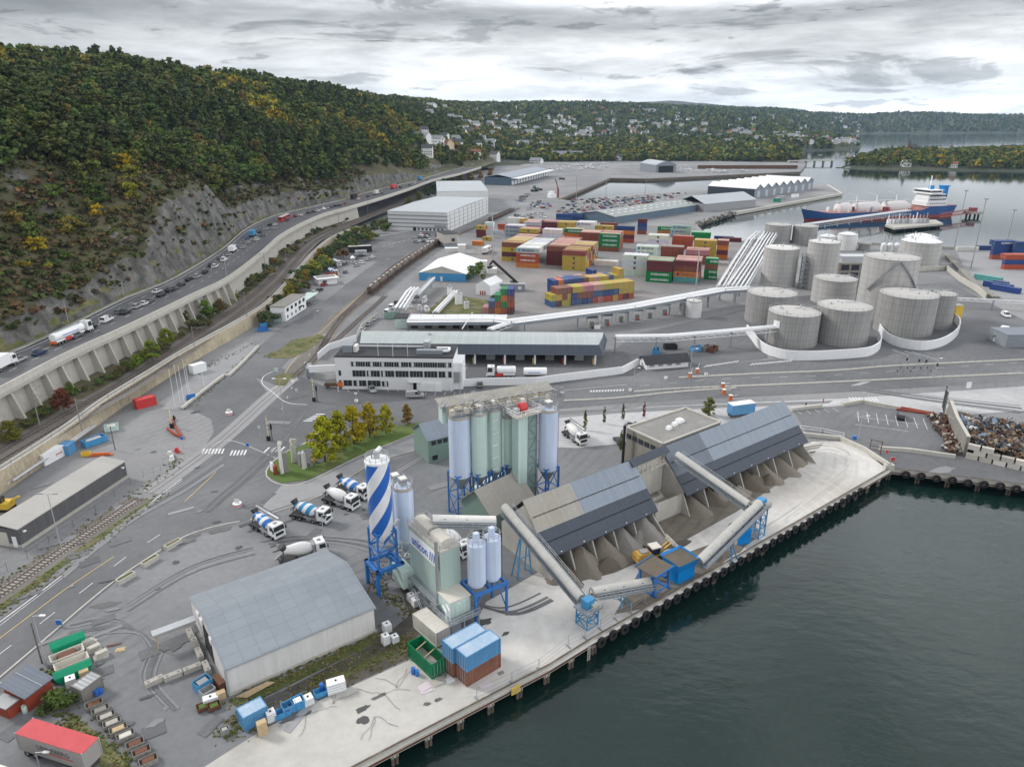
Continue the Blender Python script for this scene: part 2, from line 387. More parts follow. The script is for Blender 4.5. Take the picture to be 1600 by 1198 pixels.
def deck(name,edge,w,m,lab):
 e2=offs(edge,w);d=MB();n=len(edge)
 vs=[(*p.xy,.01)for p in edge]+[(*p.xy,.01)for p in e2]+[(*p.xy,-.95)for p in edge]+[(*p.xy,-.95)for p in e2]
 for i in range(n-1):
  d.add([vs[j]for j in(i,i+1,n+i+1,n+i)],[(0,1,2,3)],m)
  d.add([vs[j]for j in(2*n+i,2*n+i+1,i+1,i)],[(0,1,2,3)],'conc_lt')
  d.add([vs[j]for j in(3*n+i,3*n+i+1,2*n+i+1,2*n+i)],[(0,1,2,3)],'conc_dk')
 for(dz,r,mm,dd)in((.2,.22,'conc',.3),(.42,.12,'timber',.3),(-.55,.1,'rust',-.1)):
  P=[p+V3(0,0,dz)for p in offs(edge,dd)]
  d.path(P,r,mm,4)
 return tag(d.build(name,smooth=False),lab,'quay',kind='structure')
deck('quay_deck',QUAY,7.0,'slab','pale concrete quay deck along the dark green water')
deck('quay_road',RQ,7.0,'asphalt_light','grey quay road with an orange timber edge beside the water')
def sheet(name,px,z,m,lab,world=None):
 s=MB();s.sheet([(p.x,p.y)for p in(world or pl(px))],z,m)
 return tag(s.build(name,smooth=False),lab,kind='structure')
sheet('yard',[(-40,1230),(-40,1090),(60,1025),(185,906),(300,842),(395,815),(500,783),(600,722),(700,695),(900,700),(960,690),(1000,700),(1060,770),(1000,900),(880,970),(700,1068),(640,1031),(500,1095),(402,1145),(280,1222)],.02,'yard','grey dusty works yard around the concrete plant')
sheet('gravel_apron',[(760,940),(900,860),(1040,800),(1270,690),(1330,690),(1392,737),(1140,884),(926,1006),(860,1046),(750,1090),(690,1070)],.035,'apron','pale concrete apron around the aggregate sheds')
sheet('sand_strip',[(850,905),(930,855),(1050,790),(1120,750),(1200,705),(1290,690),(1240,740),(1150,800),(1060,850),(960,895),(880,915)],.05,'mudsand','brown sandy ground in front of the aggregate sheds')
sheet('sand_strip',[(1000,890),(1110,850),(1175,815),(1190,835),(1110,893),(1010,950),(960,960)],.052,'mudsand','brown sandy strip beside the loading hopper on the quay')
sheet('concrete_slab',[(300,1210),(405,1143),(500,1094),(640,1031),(700,1066),(760,1086),(858,1046),(640,1160),(545,1214)],.04,'slab','cracked pale concrete slab on the quay')
sheet('dirt_strip',[(345,1128),(430,1085),(590,1003),(640,960),(628,925),(600,890),(650,890),(700,960),(690,1010),(640,1028),(500,1092),(400,1143)],.045,'wetmud','dark muddy strip beside the grey warehouse')
sheet('grass_verge',[(360,1098),(588,990),(600,998),(375,1108)],.06,'verge','thin grass verge along the warehouse wall')
sheet('grass_verge',[(480,1068),(560,1035),(635,1000),(640,1012),(560,1050),(500,1080)],.06,'verge','weedy grass strip beside the quay fence')
ROADP=pl([(-120,1060),(40,960),(150,870),(250,800),(330,745),(385,700),(420,665)])
sheet('road',[(-60,1012),(43,935),(170,840),(288,742),(318,700),(352,648),(420,648),(470,660),(440,700),(414,742),(470,757),(560,720),(660,680),(700,664),(700,692),(600,718),(560,736),(500,776),(391,812),(288,840),(185,905),(0,1062),(-60,1105)],.03,'asphalt','grey main road curving past the concrete plant')
sheet('road',[(330,655),(300,640),(284,640),(350,588),(361,585),(404,542),(440,512),(485,488),(560,430),(640,372),(690,366),(600,430),(520,495),(470,540),(440,575),(400,590),(415,610),(470,640),(540,628),(720,622),(860,600),(1000,590),(1130,568),(1230,560),(1380,558),(1620,536),(1620,594),(1330,612),(1000,628),(860,640),(740,648),(660,668),(560,700),(480,735),(425,750),(400,700),(340,700)],.032,'asphalt','wide grey road crossing at the harbour gate')
sheet('road',[(398,806),(440,758),(480,755),(560,718),(660,679),(700,663),(700,690),(600,716),(560,734),(500,773)],.042,'asphalt_light','pale dusty loop road below the grass island')
sheet('road',[(110,900),(190,838),(300,770),(400,712),(430,735),(400,775),(330,800),(250,845),(140,925)],.041,'asphalt_light','dusty bright lane along the main road')if 0 else None
sheet('pavement',[(284,640),(350,588),(361,585),(404,542),(384,535),(300,590),(250,640)],.05,'asphalt_light','pale pavement beside the gate road')
sheet('road',[(700,690),(740,662),(860,650),(1000,636),(1330,622),(1620,602),(1620,640),(1480,650),(1420,645),(1350,630),(1240,640),(1200,665),(1000,690),(900,700)],.034,'dusty','pale dusty road behind the aggregate sheds')
sheet('scrapyard_ground',[(1394,733),(1330,690),(1265,685),(1240,642),(1350,632),(1480,652),(1620,660),(1640,763)],.04,'asphalt','worn asphalt car park beside the scrap yard')
sheet('road',[(414,642),(428,600),(400,590),(440,575),(520,610),(560,608),(720,614),(800,606),(810,612),(560,632),(470,645)],.045,'asphalt_dark','dark asphalt parking in front of the white office')
sheet('terminal_ground',[(700,620),(740,560),(960,545),(1000,520),(1180,480),(1200,560),(1100,572),(1000,588)],.03,'asphalt','dark asphalt of the fuel terminal yard')
sheet('terminal_ground',[(1160,520),(1180,470),(1480,440),(1600,500),(1640,536),(1380,556),(1210,560)],.028,'asphalt','grey asphalt between the fuel tanks')
sheet('container_yard',[(620,500),(690,440),(760,375),(800,345),(870,345),(1085,356),(1112,377),(1158,380),(1150,440),(1050,470),(860,500),(700,520)],.03,'port_yard','patched grey and pink asphalt container yard')
sheet('parking_area',[(520,400),(560,375),(640,362),(715,362),(660,395),(600,410)],.04,'asphalt_dark','dark asphalt parking area below the railway')
sheet('pale_apron',[(1130,470),(1105,450),(1150,440),(1190,400),(1240,440),(1180,480)],.04,'asphalt_light','pale ground below the pipelines')
sheet('grass_island',[(417,743),(421,728),(450,705),(490,690),(500,705),(540,690),(600,668),(658,660),(660,672),(560,712),(480,750),(440,755)],.1,'grass_green','green grass island with trees between two roads')
sheet('grass_island',[(430,602),(428,590),(440,583),(462,583),(445,603)],.08,'grass','small yellowed grass patch beside the level crossing')
sheet('grass_island',[(412,556),(440,545),(455,532),(500,522),(508,528),(480,548),(455,560),(430,560)],.08,'grass','yellowed grass between road and sidings')
sheet('grass_island',[(655,505),(675,480),(700,460),(770,470),(740,510)],.06,'grass','overgrown patch between the pipelines')
sheet('terrace',[(455,718),(466,704),(498,700),(514,712),(505,722),(470,730)],.14,'asphalt','paved circle of the memorial stones')
wm=bpy.data.materials.new('water');wm.use_nodes=True;_n=wm.node_tree.nodes;_l=wm.node_tree.links;_b=_n['Principled BSDF']
_b.inputs['Base Color'].default_value=(.006,.020,.017,1);_b.inputs['Roughness'].default_value=.06;_b.inputs['IOR'].default_value=1.45
_g=_n.new('ShaderNodeNewGeometry');_mp=_n.new('ShaderNodeMapping');_mp.inputs['Rotation'].default_value=(0,0,.5);_mp.inputs['Scale'].default_value=(.55,1,1);_l.new(_g.outputs['Position'],_mp.inputs[0])
_a=_n.new('ShaderNodeTexNoise');_a.inputs['Scale'].default_value=.55;_a.inputs['Detail'].default_value=5;_l.new(_mp.outputs[0],_a.inputs[0])
_c=_n.new('ShaderNodeTexNoise');_c.inputs['Scale'].default_value=.06;_c.inputs['Detail'].default_value=3;_l.new(_mp.outputs[0],_c.inputs[0])
_s=_n.new('ShaderNodeMath');_s.operation='MULTIPLY_ADD';_l.new(_c.outputs['Fac'],_s.inputs[0]);_s.inputs[1].default_value=1.2;_l.new(_a.outputs['Fac'],_s.inputs[2])
_bp=_n.new('ShaderNodeBump');_bp.inputs['Strength'].default_value=.3;_bp.inputs['Distance'].default_value=.22;_sy=_n.new('ShaderNodeSeparateXYZ');_l.new(_g.outputs['Position'],_sy.inputs[0]);_mr=_n.new('ShaderNodeMapRange');_l.new(_sy.outputs[1],_mr.inputs[0])
for _i,_v in enumerate((140,330,.34,.05)):_mr.inputs[_i+1].default_value=_v
_l.new(_mr.outputs[0],_bp.inputs['Strength']);_l.new(_s.outputs[0],_bp.inputs['Height']);_l.new(_bp.outputs[0],_b.inputs['Normal'])
M['water']=wm
g=MB();R_=9000
g.add([(-2500,-400,WZ),(8000,-400,WZ),(8000,12000,WZ),(-2500,12000,WZ)],[(0,1,2,3)],'water')
tag(g.build('water',smooth=False),'dark green harbour water brightening towards the fjord',kind='structure')
pm=MB();Z=.075
def line(px,w=.18,m='paint_white',z=Z,n=4):ribbon(pm,[p for p in resample(smoothline(pl(px),n),2.5)],w,z,m)
def dash(px,w,on,off,m='paint_white',z=Z):dashes(pm,smoothline(pl(px),5),w,on,off,z,m)
line([(-10,979),(43,940),(97,899),(170,840),(230,790),(288,745)],.22)
line([(-10,985),(46,942),(100,901),(173,842),(232,792),(290,747)],.12)
line([(-10,1066),(80,990),(138,940),(200,892),(288,838),(345,820),(391,812)],.3,'conc_lt',.07)
dash([(-10,1029),(75,965),(155,903),(200,868),(255,832)],.16,3,5)
line([(-20,1012),(60,952),(110,915),(190,862)],.16,'paint_yellow');line([(288,784),(330,745),(356,718)],.16,'paint_yellow')
line([(391,812),(500,774),(560,736),(600,717),(700,691)],.3,'conc_lt')
line([(660,672),(560,714),(480,753),(440,757),(417,745),(421,727),(450,704),(490,688)],.3,'conc_lt')
def zebra(a,b,n,wpx,m='paint_white'):
 A,B=at(*a),at(*b);d=B-A;L=d.length;d.normalize();per=L/n
 for i in range(n):
  c=A+d*per*(i+.5);p=d*per*.26;v=at(a[0]+wpx[0],a[1]+wpx[1])-A
  pm.add([(*(c-p).xy,Z),(*(c+p).xy,Z),(*(c+p+v).xy,Z),(*(c-p+v).xy,Z)],[(0,1,2,3)],m)
zebra((313,709),(349,709),7,(4,-8));zebra((357,712),(384,711),5,(4,-8));zebra((410,707),(440,706),5,(8,-8))
zebra((472,659),(496,646),5,(14,0));zebra((1256,640),(1312,630),13,(7,-6));zebra((1330,628),(1375,628),9,(-6,-7))
zebra((1098,574),(1152,566),11,(5,-3));zebra((1170,571),(1236,565),13,(5,-3));zebra((920,613),(975,611),12,(2,-3));zebra((1328,603),(1346,597),4,(16,-1))
for i in range(8):
 line([(527+15.5*i,608),(531.5+15.5*i,615)],.12)
for i in range(7):line([(664+15*i-0,618),(668+15*i-1,611)],.12)
for i in range(8):
 line([(1340+14.6*i,643+i*1.6),(1342.5+15.5*i,664+i*1.7)],.15)
line([(1338,651),(1445,664)],.14);line([(1335,663),(1435,676)],.14)
for i in range(5):line([(1245+14*i,642-i),(1258+15*i,652-i)],.13)
for i in range(9):line([(597+8*i,386-2.2*i),(604+8*i,382.5-2.2*i)],.2)
for i in range(8):line([(560+7*i,407-3*i),(566+7*i,405-3*i)],.2)
line([(330,697),(362,688),(440,720)],.15);line([(425,612),(410,600),(412,588),(428,580)],.25);line([(425,612),(450,630),(490,632)],.25)
line([(446,690),(405,715)],.14);dash([(1000,603),(1130,592),(1300,586),(1600,566)],.15,3,6);line([(500,674),(480,690),(450,704)],.2)
line([(880,610),(990,600)],.15);dash([(440,640),(480,560),(520,510),(600,440)],.15,2,6);line([(430,608),(460,562),(500,520),(560,464),(640,395)],.2,'paint_yellow')
tag(pm.build('road_markings',smooth=False),'white and yellow painted road markings',kind='structure')
st=MB();r2=random.Random(3);ZA=[.06]
mat('stain',(.13,.13,.13),.85,var=.25,scale=.5,fine=3,coord='World');mat('track',(.142,.146,.152),.9,var=.25,scale=.5,fine=3,coord='World');mat('track_lt',(.225,.228,.235),.9,var=.1,scale=.5,fine=3,coord='World');mat('damp',(.075,.075,.075),.45,var=.3,scale=.6,coord='World')
def blot(px,py,w,h,m,rz=0):
 ZA[0]+=.0004;z=ZA[0]
 c=at(px,py);n=14;P=[]
 for i in range(n):
  t=2*PI*i/n;k=.6+.55*r2.random();x,y=w*k*cos(t),h*k*sin(t)
  P.append((c.x+x*cos(rz)-y*sin(rz),c.y+x*sin(rz)+y*cos(rz)))
 st.sheet(P,z,m)
for a in[(430,1090,2.6,1.0,'damp'),(420,1108,2.2,1.6,'damp'),(566,1108,1.2,.5,'damp'),(568,1125,.9,.7,'damp'),(592,1088,1.2,.4,'stain'),(668,1100,.6,.4,'stain'),(685,1093,.7,.35,'stain'),(757,972,1.6,.9,'damp'),(790,990,.8,.4,'damp'),(800,958,1.2,.5,'stain'),(630,858,1.5,.7,'stain'),(300,838,1.6,.8,'stain'),(345,828,2.2,1,'stain'),(275,878,.7,.7,'damp'),(165,945,2.5,.8,'stain'),(460,1120,2.5,.7,'stain'),(1315,742,1.4,.6,'mudsand'),(520,790,3,.9,'stain'),(450,815,2,.5,'stain'),(560,760,3,1,'stain'),(615,915,2.4,1.4,'track_lt'),(600,905,1.6,.8,'damp'),(1470,735,5,1.3,'track_lt'),(1440,733,2,.8,'stain'),(1060,850,4,1.2,'wetmud'),(1010,855,3,1,'wetmud'),(940,880,2.5,.9,'wetmud'),(1225,745,2,.7,'mudsand'),(1195,720,2.5,.9,'wetmud')]:
 blot(*a,rz=r2.uniform(.3,.8))
def arc(px,w,m):
 ZA[0]+=.0004;ribbon(st,resample(smoothline(pl(px),6),1.0),w,ZA[0],m)
for k in range(7):
 o=r2.uniform(-14,14);arc([(700+o,940),(745+o,945+o*.4),(800+o,955+o*.5),(860+o,930+o*.5)],.3,r2.choice(['track','track_lt']))
 o=r2.uniform(-16,16);arc([(420+o,850+o*.3),(480+o,842+o*.4),(560,850+o*.6),(620,870+o)],.3,r2.choice(['track','track_lt','track']))
 o=r2.uniform(-16,16);arc([(110,985+o),(190+o,975+o),(240+o,1010),(230+o,1060),(270+o,1110)],.3,r2.choice(['track','track_lt','track']))
 o=r2.uniform(-10,10);arc([(200,950+o),(300,890+o),(400,860+o)],.35,r2.choice(['track','track_lt']))
 o=r2.uniform(-8,8);arc([(320+o,800),(390,740+o),(440,690+o),(480,640)],.4,'track')
 o=r2.uniform(-6,6);arc([(620,735+o),(700,690+o),(800,655+o),(1000,640+o*.5),(1300,628+o*.3)],.5,r2.choice(['track','track_lt','track_lt']))
 o=r2.uniform(-7,7);arc([(1330,605+o*.4),(1450,622+o*.7),(1600,640+o)],.5,r2.choice(['track','track_lt']))
 o=r2.uniform(-9,9);arc([(1250,705+o),(1300,700+o),(1330,725+o),(1250,790+o),(1190,830+o)],.5,r2.choice(['apron','slab','apron']))
 o=r2.uniform(-9,9);arc([(100,900+o*.4),(200,815+o*.6),(290,760+o),(350,720+o)],.5,r2.choice(['track_lt','asphalt_light','track']))
for k in range(95):
 px,py=r2.uniform(20,1560),r2.uniform(560,1150)
 if py>900-(px-700)*.45 and px>500 or(px<330 and py<700):continue
 c=at(px,py);a_=r2.choice([.55,.62,.7,1.2,-.1])if px<900 else r2.choice([-.06,-.04,1.5]);w,h=r2.uniform(1.5,7)/2,r2.uniform(.8,2.4)/2;ZA[0]+=.0004;u=Vector((cos(a_),sin(a_),0));v=V3(-u.y,u.x,0)
 st.sheet([c-u*w-v*h,c+u*w-v*h,c+u*w+v*h*.9,c-u*w*.95+v*h],ZA[0],r2.choice(['track','asphalt_dark','track','track_lt','asphalt_light']))
for k in range(60):
 px,py=r2.uniform(20,800),r2.uniform(640,1140)
 if py>900-(px-700)*.45 and px>480:continue
 blot(px,py,r2.uniform(.3,1.6),r2.uniform(.2,.7),r2.choice(['stain','track','track_lt','damp']),r2.uniform(.3,.9))
for(px,py)in[(598,1085),(520,1100),(585,1120),(620,1075),(480,1115)]:
 p=at(px,py)
 for k in range(3):
  a_=r2.uniform(0,6.3);Q=[p]
  for _ in range(5):a_+=r2.uniform(-.6,.6);Q.append(Q[-1]+Vector((cos(a_),sin(a_),0))*.8)
  ZA[0]+=.0004;ribbon(st,Q,.06,ZA[0],'stain')
tag(st.build('ground_marks',smooth=False),'tyre tracks, stains, cracks and damp patches on the ground',kind='structure')
# ---- highway, railway, hillside
from mathutils import noise as MN
HWZ,RZ=13.5,4.0
hwR=smoothline(pl([(-70,636),(0,603),(100,551),(200,506),(300,458),(354,432),(408,392),(446,361),(500,335),(546,322),(600,306),(640,293),(676,280)],HWZ+1)+[V3(-62,880,HWZ+1),V3(-40,1010,HWZ+1)],5)
hwL=smoothline(pl([(-60,586),(0,560),(78,527),(200,466),(266,440),(346,392),(384,360),(430,338),(490,324),(540,312),(580,300),(634,287),(674,276)],HWZ)+[V3(-78,920,HWZ),V3(-56,1040,HWZ)],5)
def xat(P,y):
 for a,b in zip(P,P[1:]):
  if a.y<=y<=b.y or b.y<=y<=a.y:
   if abs(b.y-a.y)<1e-6:return a.x
   return a.x+(b.x-a.x)*(y-a.y)/(b.y-a.y)
 return P[0].x if y<min(P[0].y,P[-1].y)else P[-1].x
YS=[hwR[0].y-40]+list(np.arange(max(hwR[0].y,125),1005,6.0))
HR=[Vector((xat(hwR,y),y,HWZ))for y in YS];HL=[Vector((xat(hwL,y),y,HWZ))for y in YS]
def hwp(t,y):a,b=xat(hwR,y),xat(hwL,y);return Vector((a+(b-a)*t,y,HWZ))
mat('hw_asphalt',(.10,.103,.11),.85,var=.1,scale=.05,fine=.8,coord='World',col2=(.145,.145,.15))
g=MB();strip(g,HR,HL,'hw_asphalt');tag(g.build('highway',smooth=False),'four lane asphalt highway raised along the wooded hillside',kind='structure')
pm=MB()
def hl(t,w,m='paint_white'):ribbon(pm,[hwp(t,y)for y in YS[1:]],w,.05,m)
hl(.06,.25);hl(.94,.2)
for t,mm in((.40,'paint_white'),(.60,'paint_yellow'),(.615,'paint_white'),(.79,'paint_white')):
 if mm=='paint_yellow':hl(t,.15,mm)
 else:dashes(pm,[hwp(t,y)for y in YS[1:]],.2,3,6,.05,mm)
tag(pm.build('highway_markings',smooth=False),'white and yellow lane lines on the highway',kind='structure')
hv=thing('highway_viaduct','long concrete highway wall with parapet and raked buttresses above the railway','viaduct',HR[len(HR)//3]-V3(0,0,9))
hb=hv.location
def rel(P):return[p-hb for p in P]
g=MB();A=rel(HR);n=len(A)
for(d0,d1,z0,z1,m)in((-.45,.0,-.9,1.0,'conc_lt'),(-.9,-.3,-1.5,-.75,'conc')):
 p0,p1=offs(A,d0),offs(A,d1)
 for q0,q1,zz0,zz1 in((p0,p0,z0,z1),(p1,p1,z1,z0)):
  strip(g,[p+V3(0,0,zz0)for p in q0],[p+V3(0,0,zz1)for p in q1],m)
 strip(g,[p+V3(0,0,z1)for p in p0],[p+V3(0,0,z1)for p in p1],m)
 strip(g,[p+V3(0,0,z0)for p in p1],[p+V3(0,0,z0)for p in p0],m)
g.F('parapet',hv)
g=MB();B=[p for p in A if p.y+hb.y<560]
w0=offs(B,1.2);w1=offs(B,-.1);lo=lambda p,y:V3(0,0,-9.6)
strip(g,[p+V3(0,0,-9.6)for p in w1],[p+V3(0,0,-.9)for p in w0],'conc')
g.F('retaining_wall',hv)
Q=resample([p for p in B if p.y+hb.y<300],7.0)
for i,p in enumerate(Q[:-1]):
 t=(Q[i+1]-p).normalized();nrm=V3(t.y,-t.x,0);b_=MB();hw=.35
 vs=[]
 for s in(-hw,hw):
  o=p+t*s
  vs+=[o+nrm*.4+V3(0,0,-1.3),o+nrm*3.0+V3(0,0,-10),o-nrm*.8+V3(0,0,-10),o-nrm*.8+V3(0,0,-1.3)]
 b_.add(vs,[(0,1,2,3),(7,6,5,4),(4,5,1,0),(0,3,7,4),(2,6,7,3)],'conc');b_.F('buttress',hv)
for y in(385,405,425,445,470,500):
 p=Vector((xat(hwR,y)-1.2,y,HWZ))-hb;g=MB();g.box((p.x,p.y,p.z-5.6),(1.3,1.3,9),'conc_lt');g.box((p.x,p.y,p.z-1.3),(3.5,2,.8),'conc_lt');g.F('pier',hv)
gr=thing('guard_rail','low concrete kerb and steel guard rail between highway and rock face','guard rail',HL[20]);g=MB()
P=[p-HL[20]for p in offs(HL,.3)]
g.path([p+V3(0,0,.35)for p in P[1::2]],.2,'conc_lt',4);g.path([p+V3(0,0,.8)for p in P[1::2]],.09,'galv',4);g.F('rail',gr)
RLP=smoothline(pl([(-60,752),(0,715),(60,680),(140,634),(200,600),(300,534),(380,480),(430,438),(470,393),(500,370),(560,344),(600,328),(630,314),(650,299)],RZ)+[V3(-100,800,RZ),V3(-85,900,RZ)],5)
RLP=[p for p in resample(RLP,4)]
WLP=smoothline(pl([(-60,778),(0,740),(100,675),(170,625),(236,584),(300,545),(387,497),(430,465),(470,420),(490,397),(520,372),(560,355)],RZ),5)
g=MB();strip(g,offs(RLP,-5.2),offs(RLP,5.6),'ballast')
tag(g.build('railway_bed',smooth=False),'brown ballast bed of the double railway line',kind='structure')
def track(name,P,label,gauge=1.435,sleepers=False,grp=None):
 t=thing(name,label,'railway track',P[0],0,grp);Q=[p-P[0]for p in P];r=MB()
 for s in(-gauge/2,gauge/2):r.path([q+V3(0,0,.22)for q in offs(Q,s)],.075,'rail_steel',4)
 r.F('rail',t)
 s=MB();R2=resample(Q,.75 if sleepers else 1.5)
 for i in range(len(R2)-1):
  d=R2[i+1]-R2[i];s.box(R2[i]+V3(0,0,.06),(.26 if sleepers else.5,2.5,.12),'sleeper' if sleepers else 'sleeper_dk',math.atan2(d.y,d.x))
 s.F('sleeper_bed',t);return t
mat('rail_steel',(.16,.12,.1),.45,.4,var=.2);mat('sleeper',(.40,.37,.34),.9,var=.15);mat('sleeper_dk',(.19,.165,.15),.9,var=.2)
track('railway_track',offs(RLP,2.3),'main line track nearest the highway wall');track('railway_track',offs(RLP,-2.1),'main line track nearest the harbour')
ew=thing('embankment_wall','beige concrete retaining wall with railing carrying the railway','wall',WLP[10]);Q=[p-WLP[10]for p in WLP];g=MB()
strip(g,[q+V3(0,0,.5)for q in Q],[q+V3(0,0,-RZ)for q in offs(Q,-.5)][:len(Q)],'embank');
mat('embank',(.42,.36,.26),.9,var=.3,scale=.15,fine=1.5,streak=.35)
strip(g,offs([q+V3(0,0,.5)for q in Q],.8),[q+V3(0,0,.5)for q in Q],'conc_lt')
strip(g,offs([q+V3(0,0,-.3)for q in Q],2.6),offs([q+V3(0,0,.5)for q in Q],.8),'conc');g.f=[tuple(reversed(f))if i<len(Q)-1 else f for i,f in enumerate(g.f)];g.F('wall_face',ew)
g=MB();g.rail([q+V3(0,0,.5)for q in Q[::3]],'galv',1.2,3.0,.03);g.F('railing',ew)
g=MB();g.path([q+V3(0,0,.75)for q in offs(Q,1.2)],.28,'conc_lt',6);g.F('cable_duct',ew)
g=MB();sl0=[p-V3(0,0,.2)for p in offs(RLP,5.4)];sl1=[Vector((xat(hwR,p.y)+.4,p.y,RZ+1.2))for p in offs(RLP,5.4)]
k=[i for i,p in enumerate(sl0)if sl1[i].x<p.x-.3 and p.y<900]
strip(g,[sl0[i]for i in k],[sl1[i]for i in k],'hillsoil');tag(g.build('slope',smooth=False),'rough brown slope between railway and highway wall',kind='structure')
SID=smoothline(pl([(-40,951),(0,928),(100,858),(200,791),(255,755),(348,686),(419,622),(476,574),(498,551),(531,500),(580,460),(620,428),(656,402),(693,378),(730,361),(770,344),(812,325)],.0),5)
SID=resample(SID,2.5);iA=[i for i,p in enumerate(SID)if row(p)[1]>762][-1];iB=[i for i,p in enumerate(SID)if row(p)[1]>585][-1]
UP=lambda P,z:[p+V3(0,0,z)for p in P]
g=MB();ribbon(g,SID[:iA],5.2,.045,'ballast');ribbon(g,SID[iB:],7.5,.04,'ballast',1.5);ribbon(g,SID[:iA],1.6,.05,'grass',-3.3)
ribbon(g,SID[iA:iB],5.0,.052,'asphalt_light');tag(g.build('siding_bed',smooth=False),'gravel bed of the harbour sidings',kind='structure')
track('railway_track',UP(SID[:iA],.05),'single siding with pale sleepers along the main road',sleepers=True)
track('railway_track',UP(SID[iB:],.05),'siding under the row of tank wagons')
S2=smoothline(pl([(500,548),(530,500),(560,470),(610,420),(653,392),(690,374)],.05),5);track('railway_track',resample(S2,2.5),'empty siding beside the row of tank wagons')
S3=smoothline(pl([(504,551),(560,500),(590,474),(603,461)],.05),5);track('railway_track',resample(S3,2.5),'short siding ending before the white pipe rack')
g=MB()
for s in(-.72,.72):ribbon(g,offs(SID[iA:iB],s),.16,.085,'rail_steel')
tag(g.build('embedded_rails',smooth=False),'rails sunk into the crossing asphalt',kind='structure')
FOOT=[V3(-142,60,0),V3(-139,120,0)]+[p-V3(2.2,0,0)for p in HL if p.y>150 and p.y<880][::2]+[V3(-70,940,0),V3(-48,1060,0),V3(-25,1300,0),V3(5,1600,0),V3(45,1950,0),V3(160,2500,0),V3(300,3000,0)]
_fy=np.array([p.y for p in FOOT]);_fx=np.array([p.x for p in FOOT])
def footx(y):return float(np.interp(y,_fy,_fx))
def cliff(y):return float(np.interp(y,[60,150,200,245,285,320,400,430,520,600,660,760,820,3000],[2,1.5,5,6,9,20,23,8,9,5,10,7,2,0]))
def hillz(y,d):
 base=float(np.interp(y,[60,780,1000,1300,3000],[HWZ,HWZ-.2,9,4,4]))
 c=cliff(y);shelf=5.5 if y<195 else 1.2
 if d<shelf:h=base+d*.05
 else:
  e=d-shelf;cw=2.5+c*.35
  h=base+c*min(1,e/cw)**1.3
  top=float(np.interp(y,[60,300,700,1300,1900,3000],[100,108,107,104,112,118]))
  run=float(np.interp(y,[60,250,700,1000,1400,3000],[190,178,165,190,260,420]))
  k=max(0,min(1.25,(d-shelf)/run));h+=(top-base-c)*(1-(1-min(1,k))**1.35)+(3 if k>1 else 0)
  f=min(1,e/25.0)
  h+=f*5*MN.noise(V3(d*.022,y*.022,3.1))+f*2.2*MN.noise(V3(d*.07,y*.07,8))+min(1,e/4)*1.3*MN.noise(V3(d*.22,y*.22,5))
  if c>5 and e<cw*1.4:h+=1.5*MN.noise(V3(d*.5,y*.35,h*.3))
 return h
ys=list(np.arange(60,500,5))+list(np.arange(500,900,8))+list(np.arange(900,3000,30))
ds=[0,.6,1.2,2,3,4,5,5.6,6.5,8,9.5,11,13,15,18,22,27,33,40,48,57,67,78,90,105,120,140,160,180,200,225,260,310,400,600]
g=MB();vs=[];fs=[];nd=len(ds)
for y in ys:
 fx=footx(y)
 for d in ds:vs.append((fx-d,y+MN.noise(V3(d*.3,y*.3,1))*(1.2 if 3<d<30 and y<900 else 0),hillz(y,d)))
o=[]
for i in range(len(ys)-1):
 for j in range(nd-1):o.append((i*nd+j,i*nd+j+1,(i+1)*nd+j+1,(i+1)*nd+j))
rockf=[]
for f in o:
 a,b,c=Vector(vs[f[0]]),Vector(vs[f[1]]),Vector(vs[f[2]]);nn=(c-a).cross(b-a).normalized();rockf.append(abs(nn.z)<.56 or(abs(nn.z)<.8 and MN.noise(a*.08)>.22))
o=[tuple(reversed(f))for f in o]
b0=len(g.v);g.v+=vs;g.f+=o;mi_r,mi_s,mi_g=g.mid('rock'),g.mid('hillsoil'),g.mid('grass')
for k_,f in enumerate(o):g.mi.append(mi_r if rockf[k_]else(mi_g if(k_%(nd-1))<6 else mi_s))
hill_o=tag(g.build('hillside',smooth=False),'steep wooded hillside with bare rock cuttings above the highway',kind='structure')
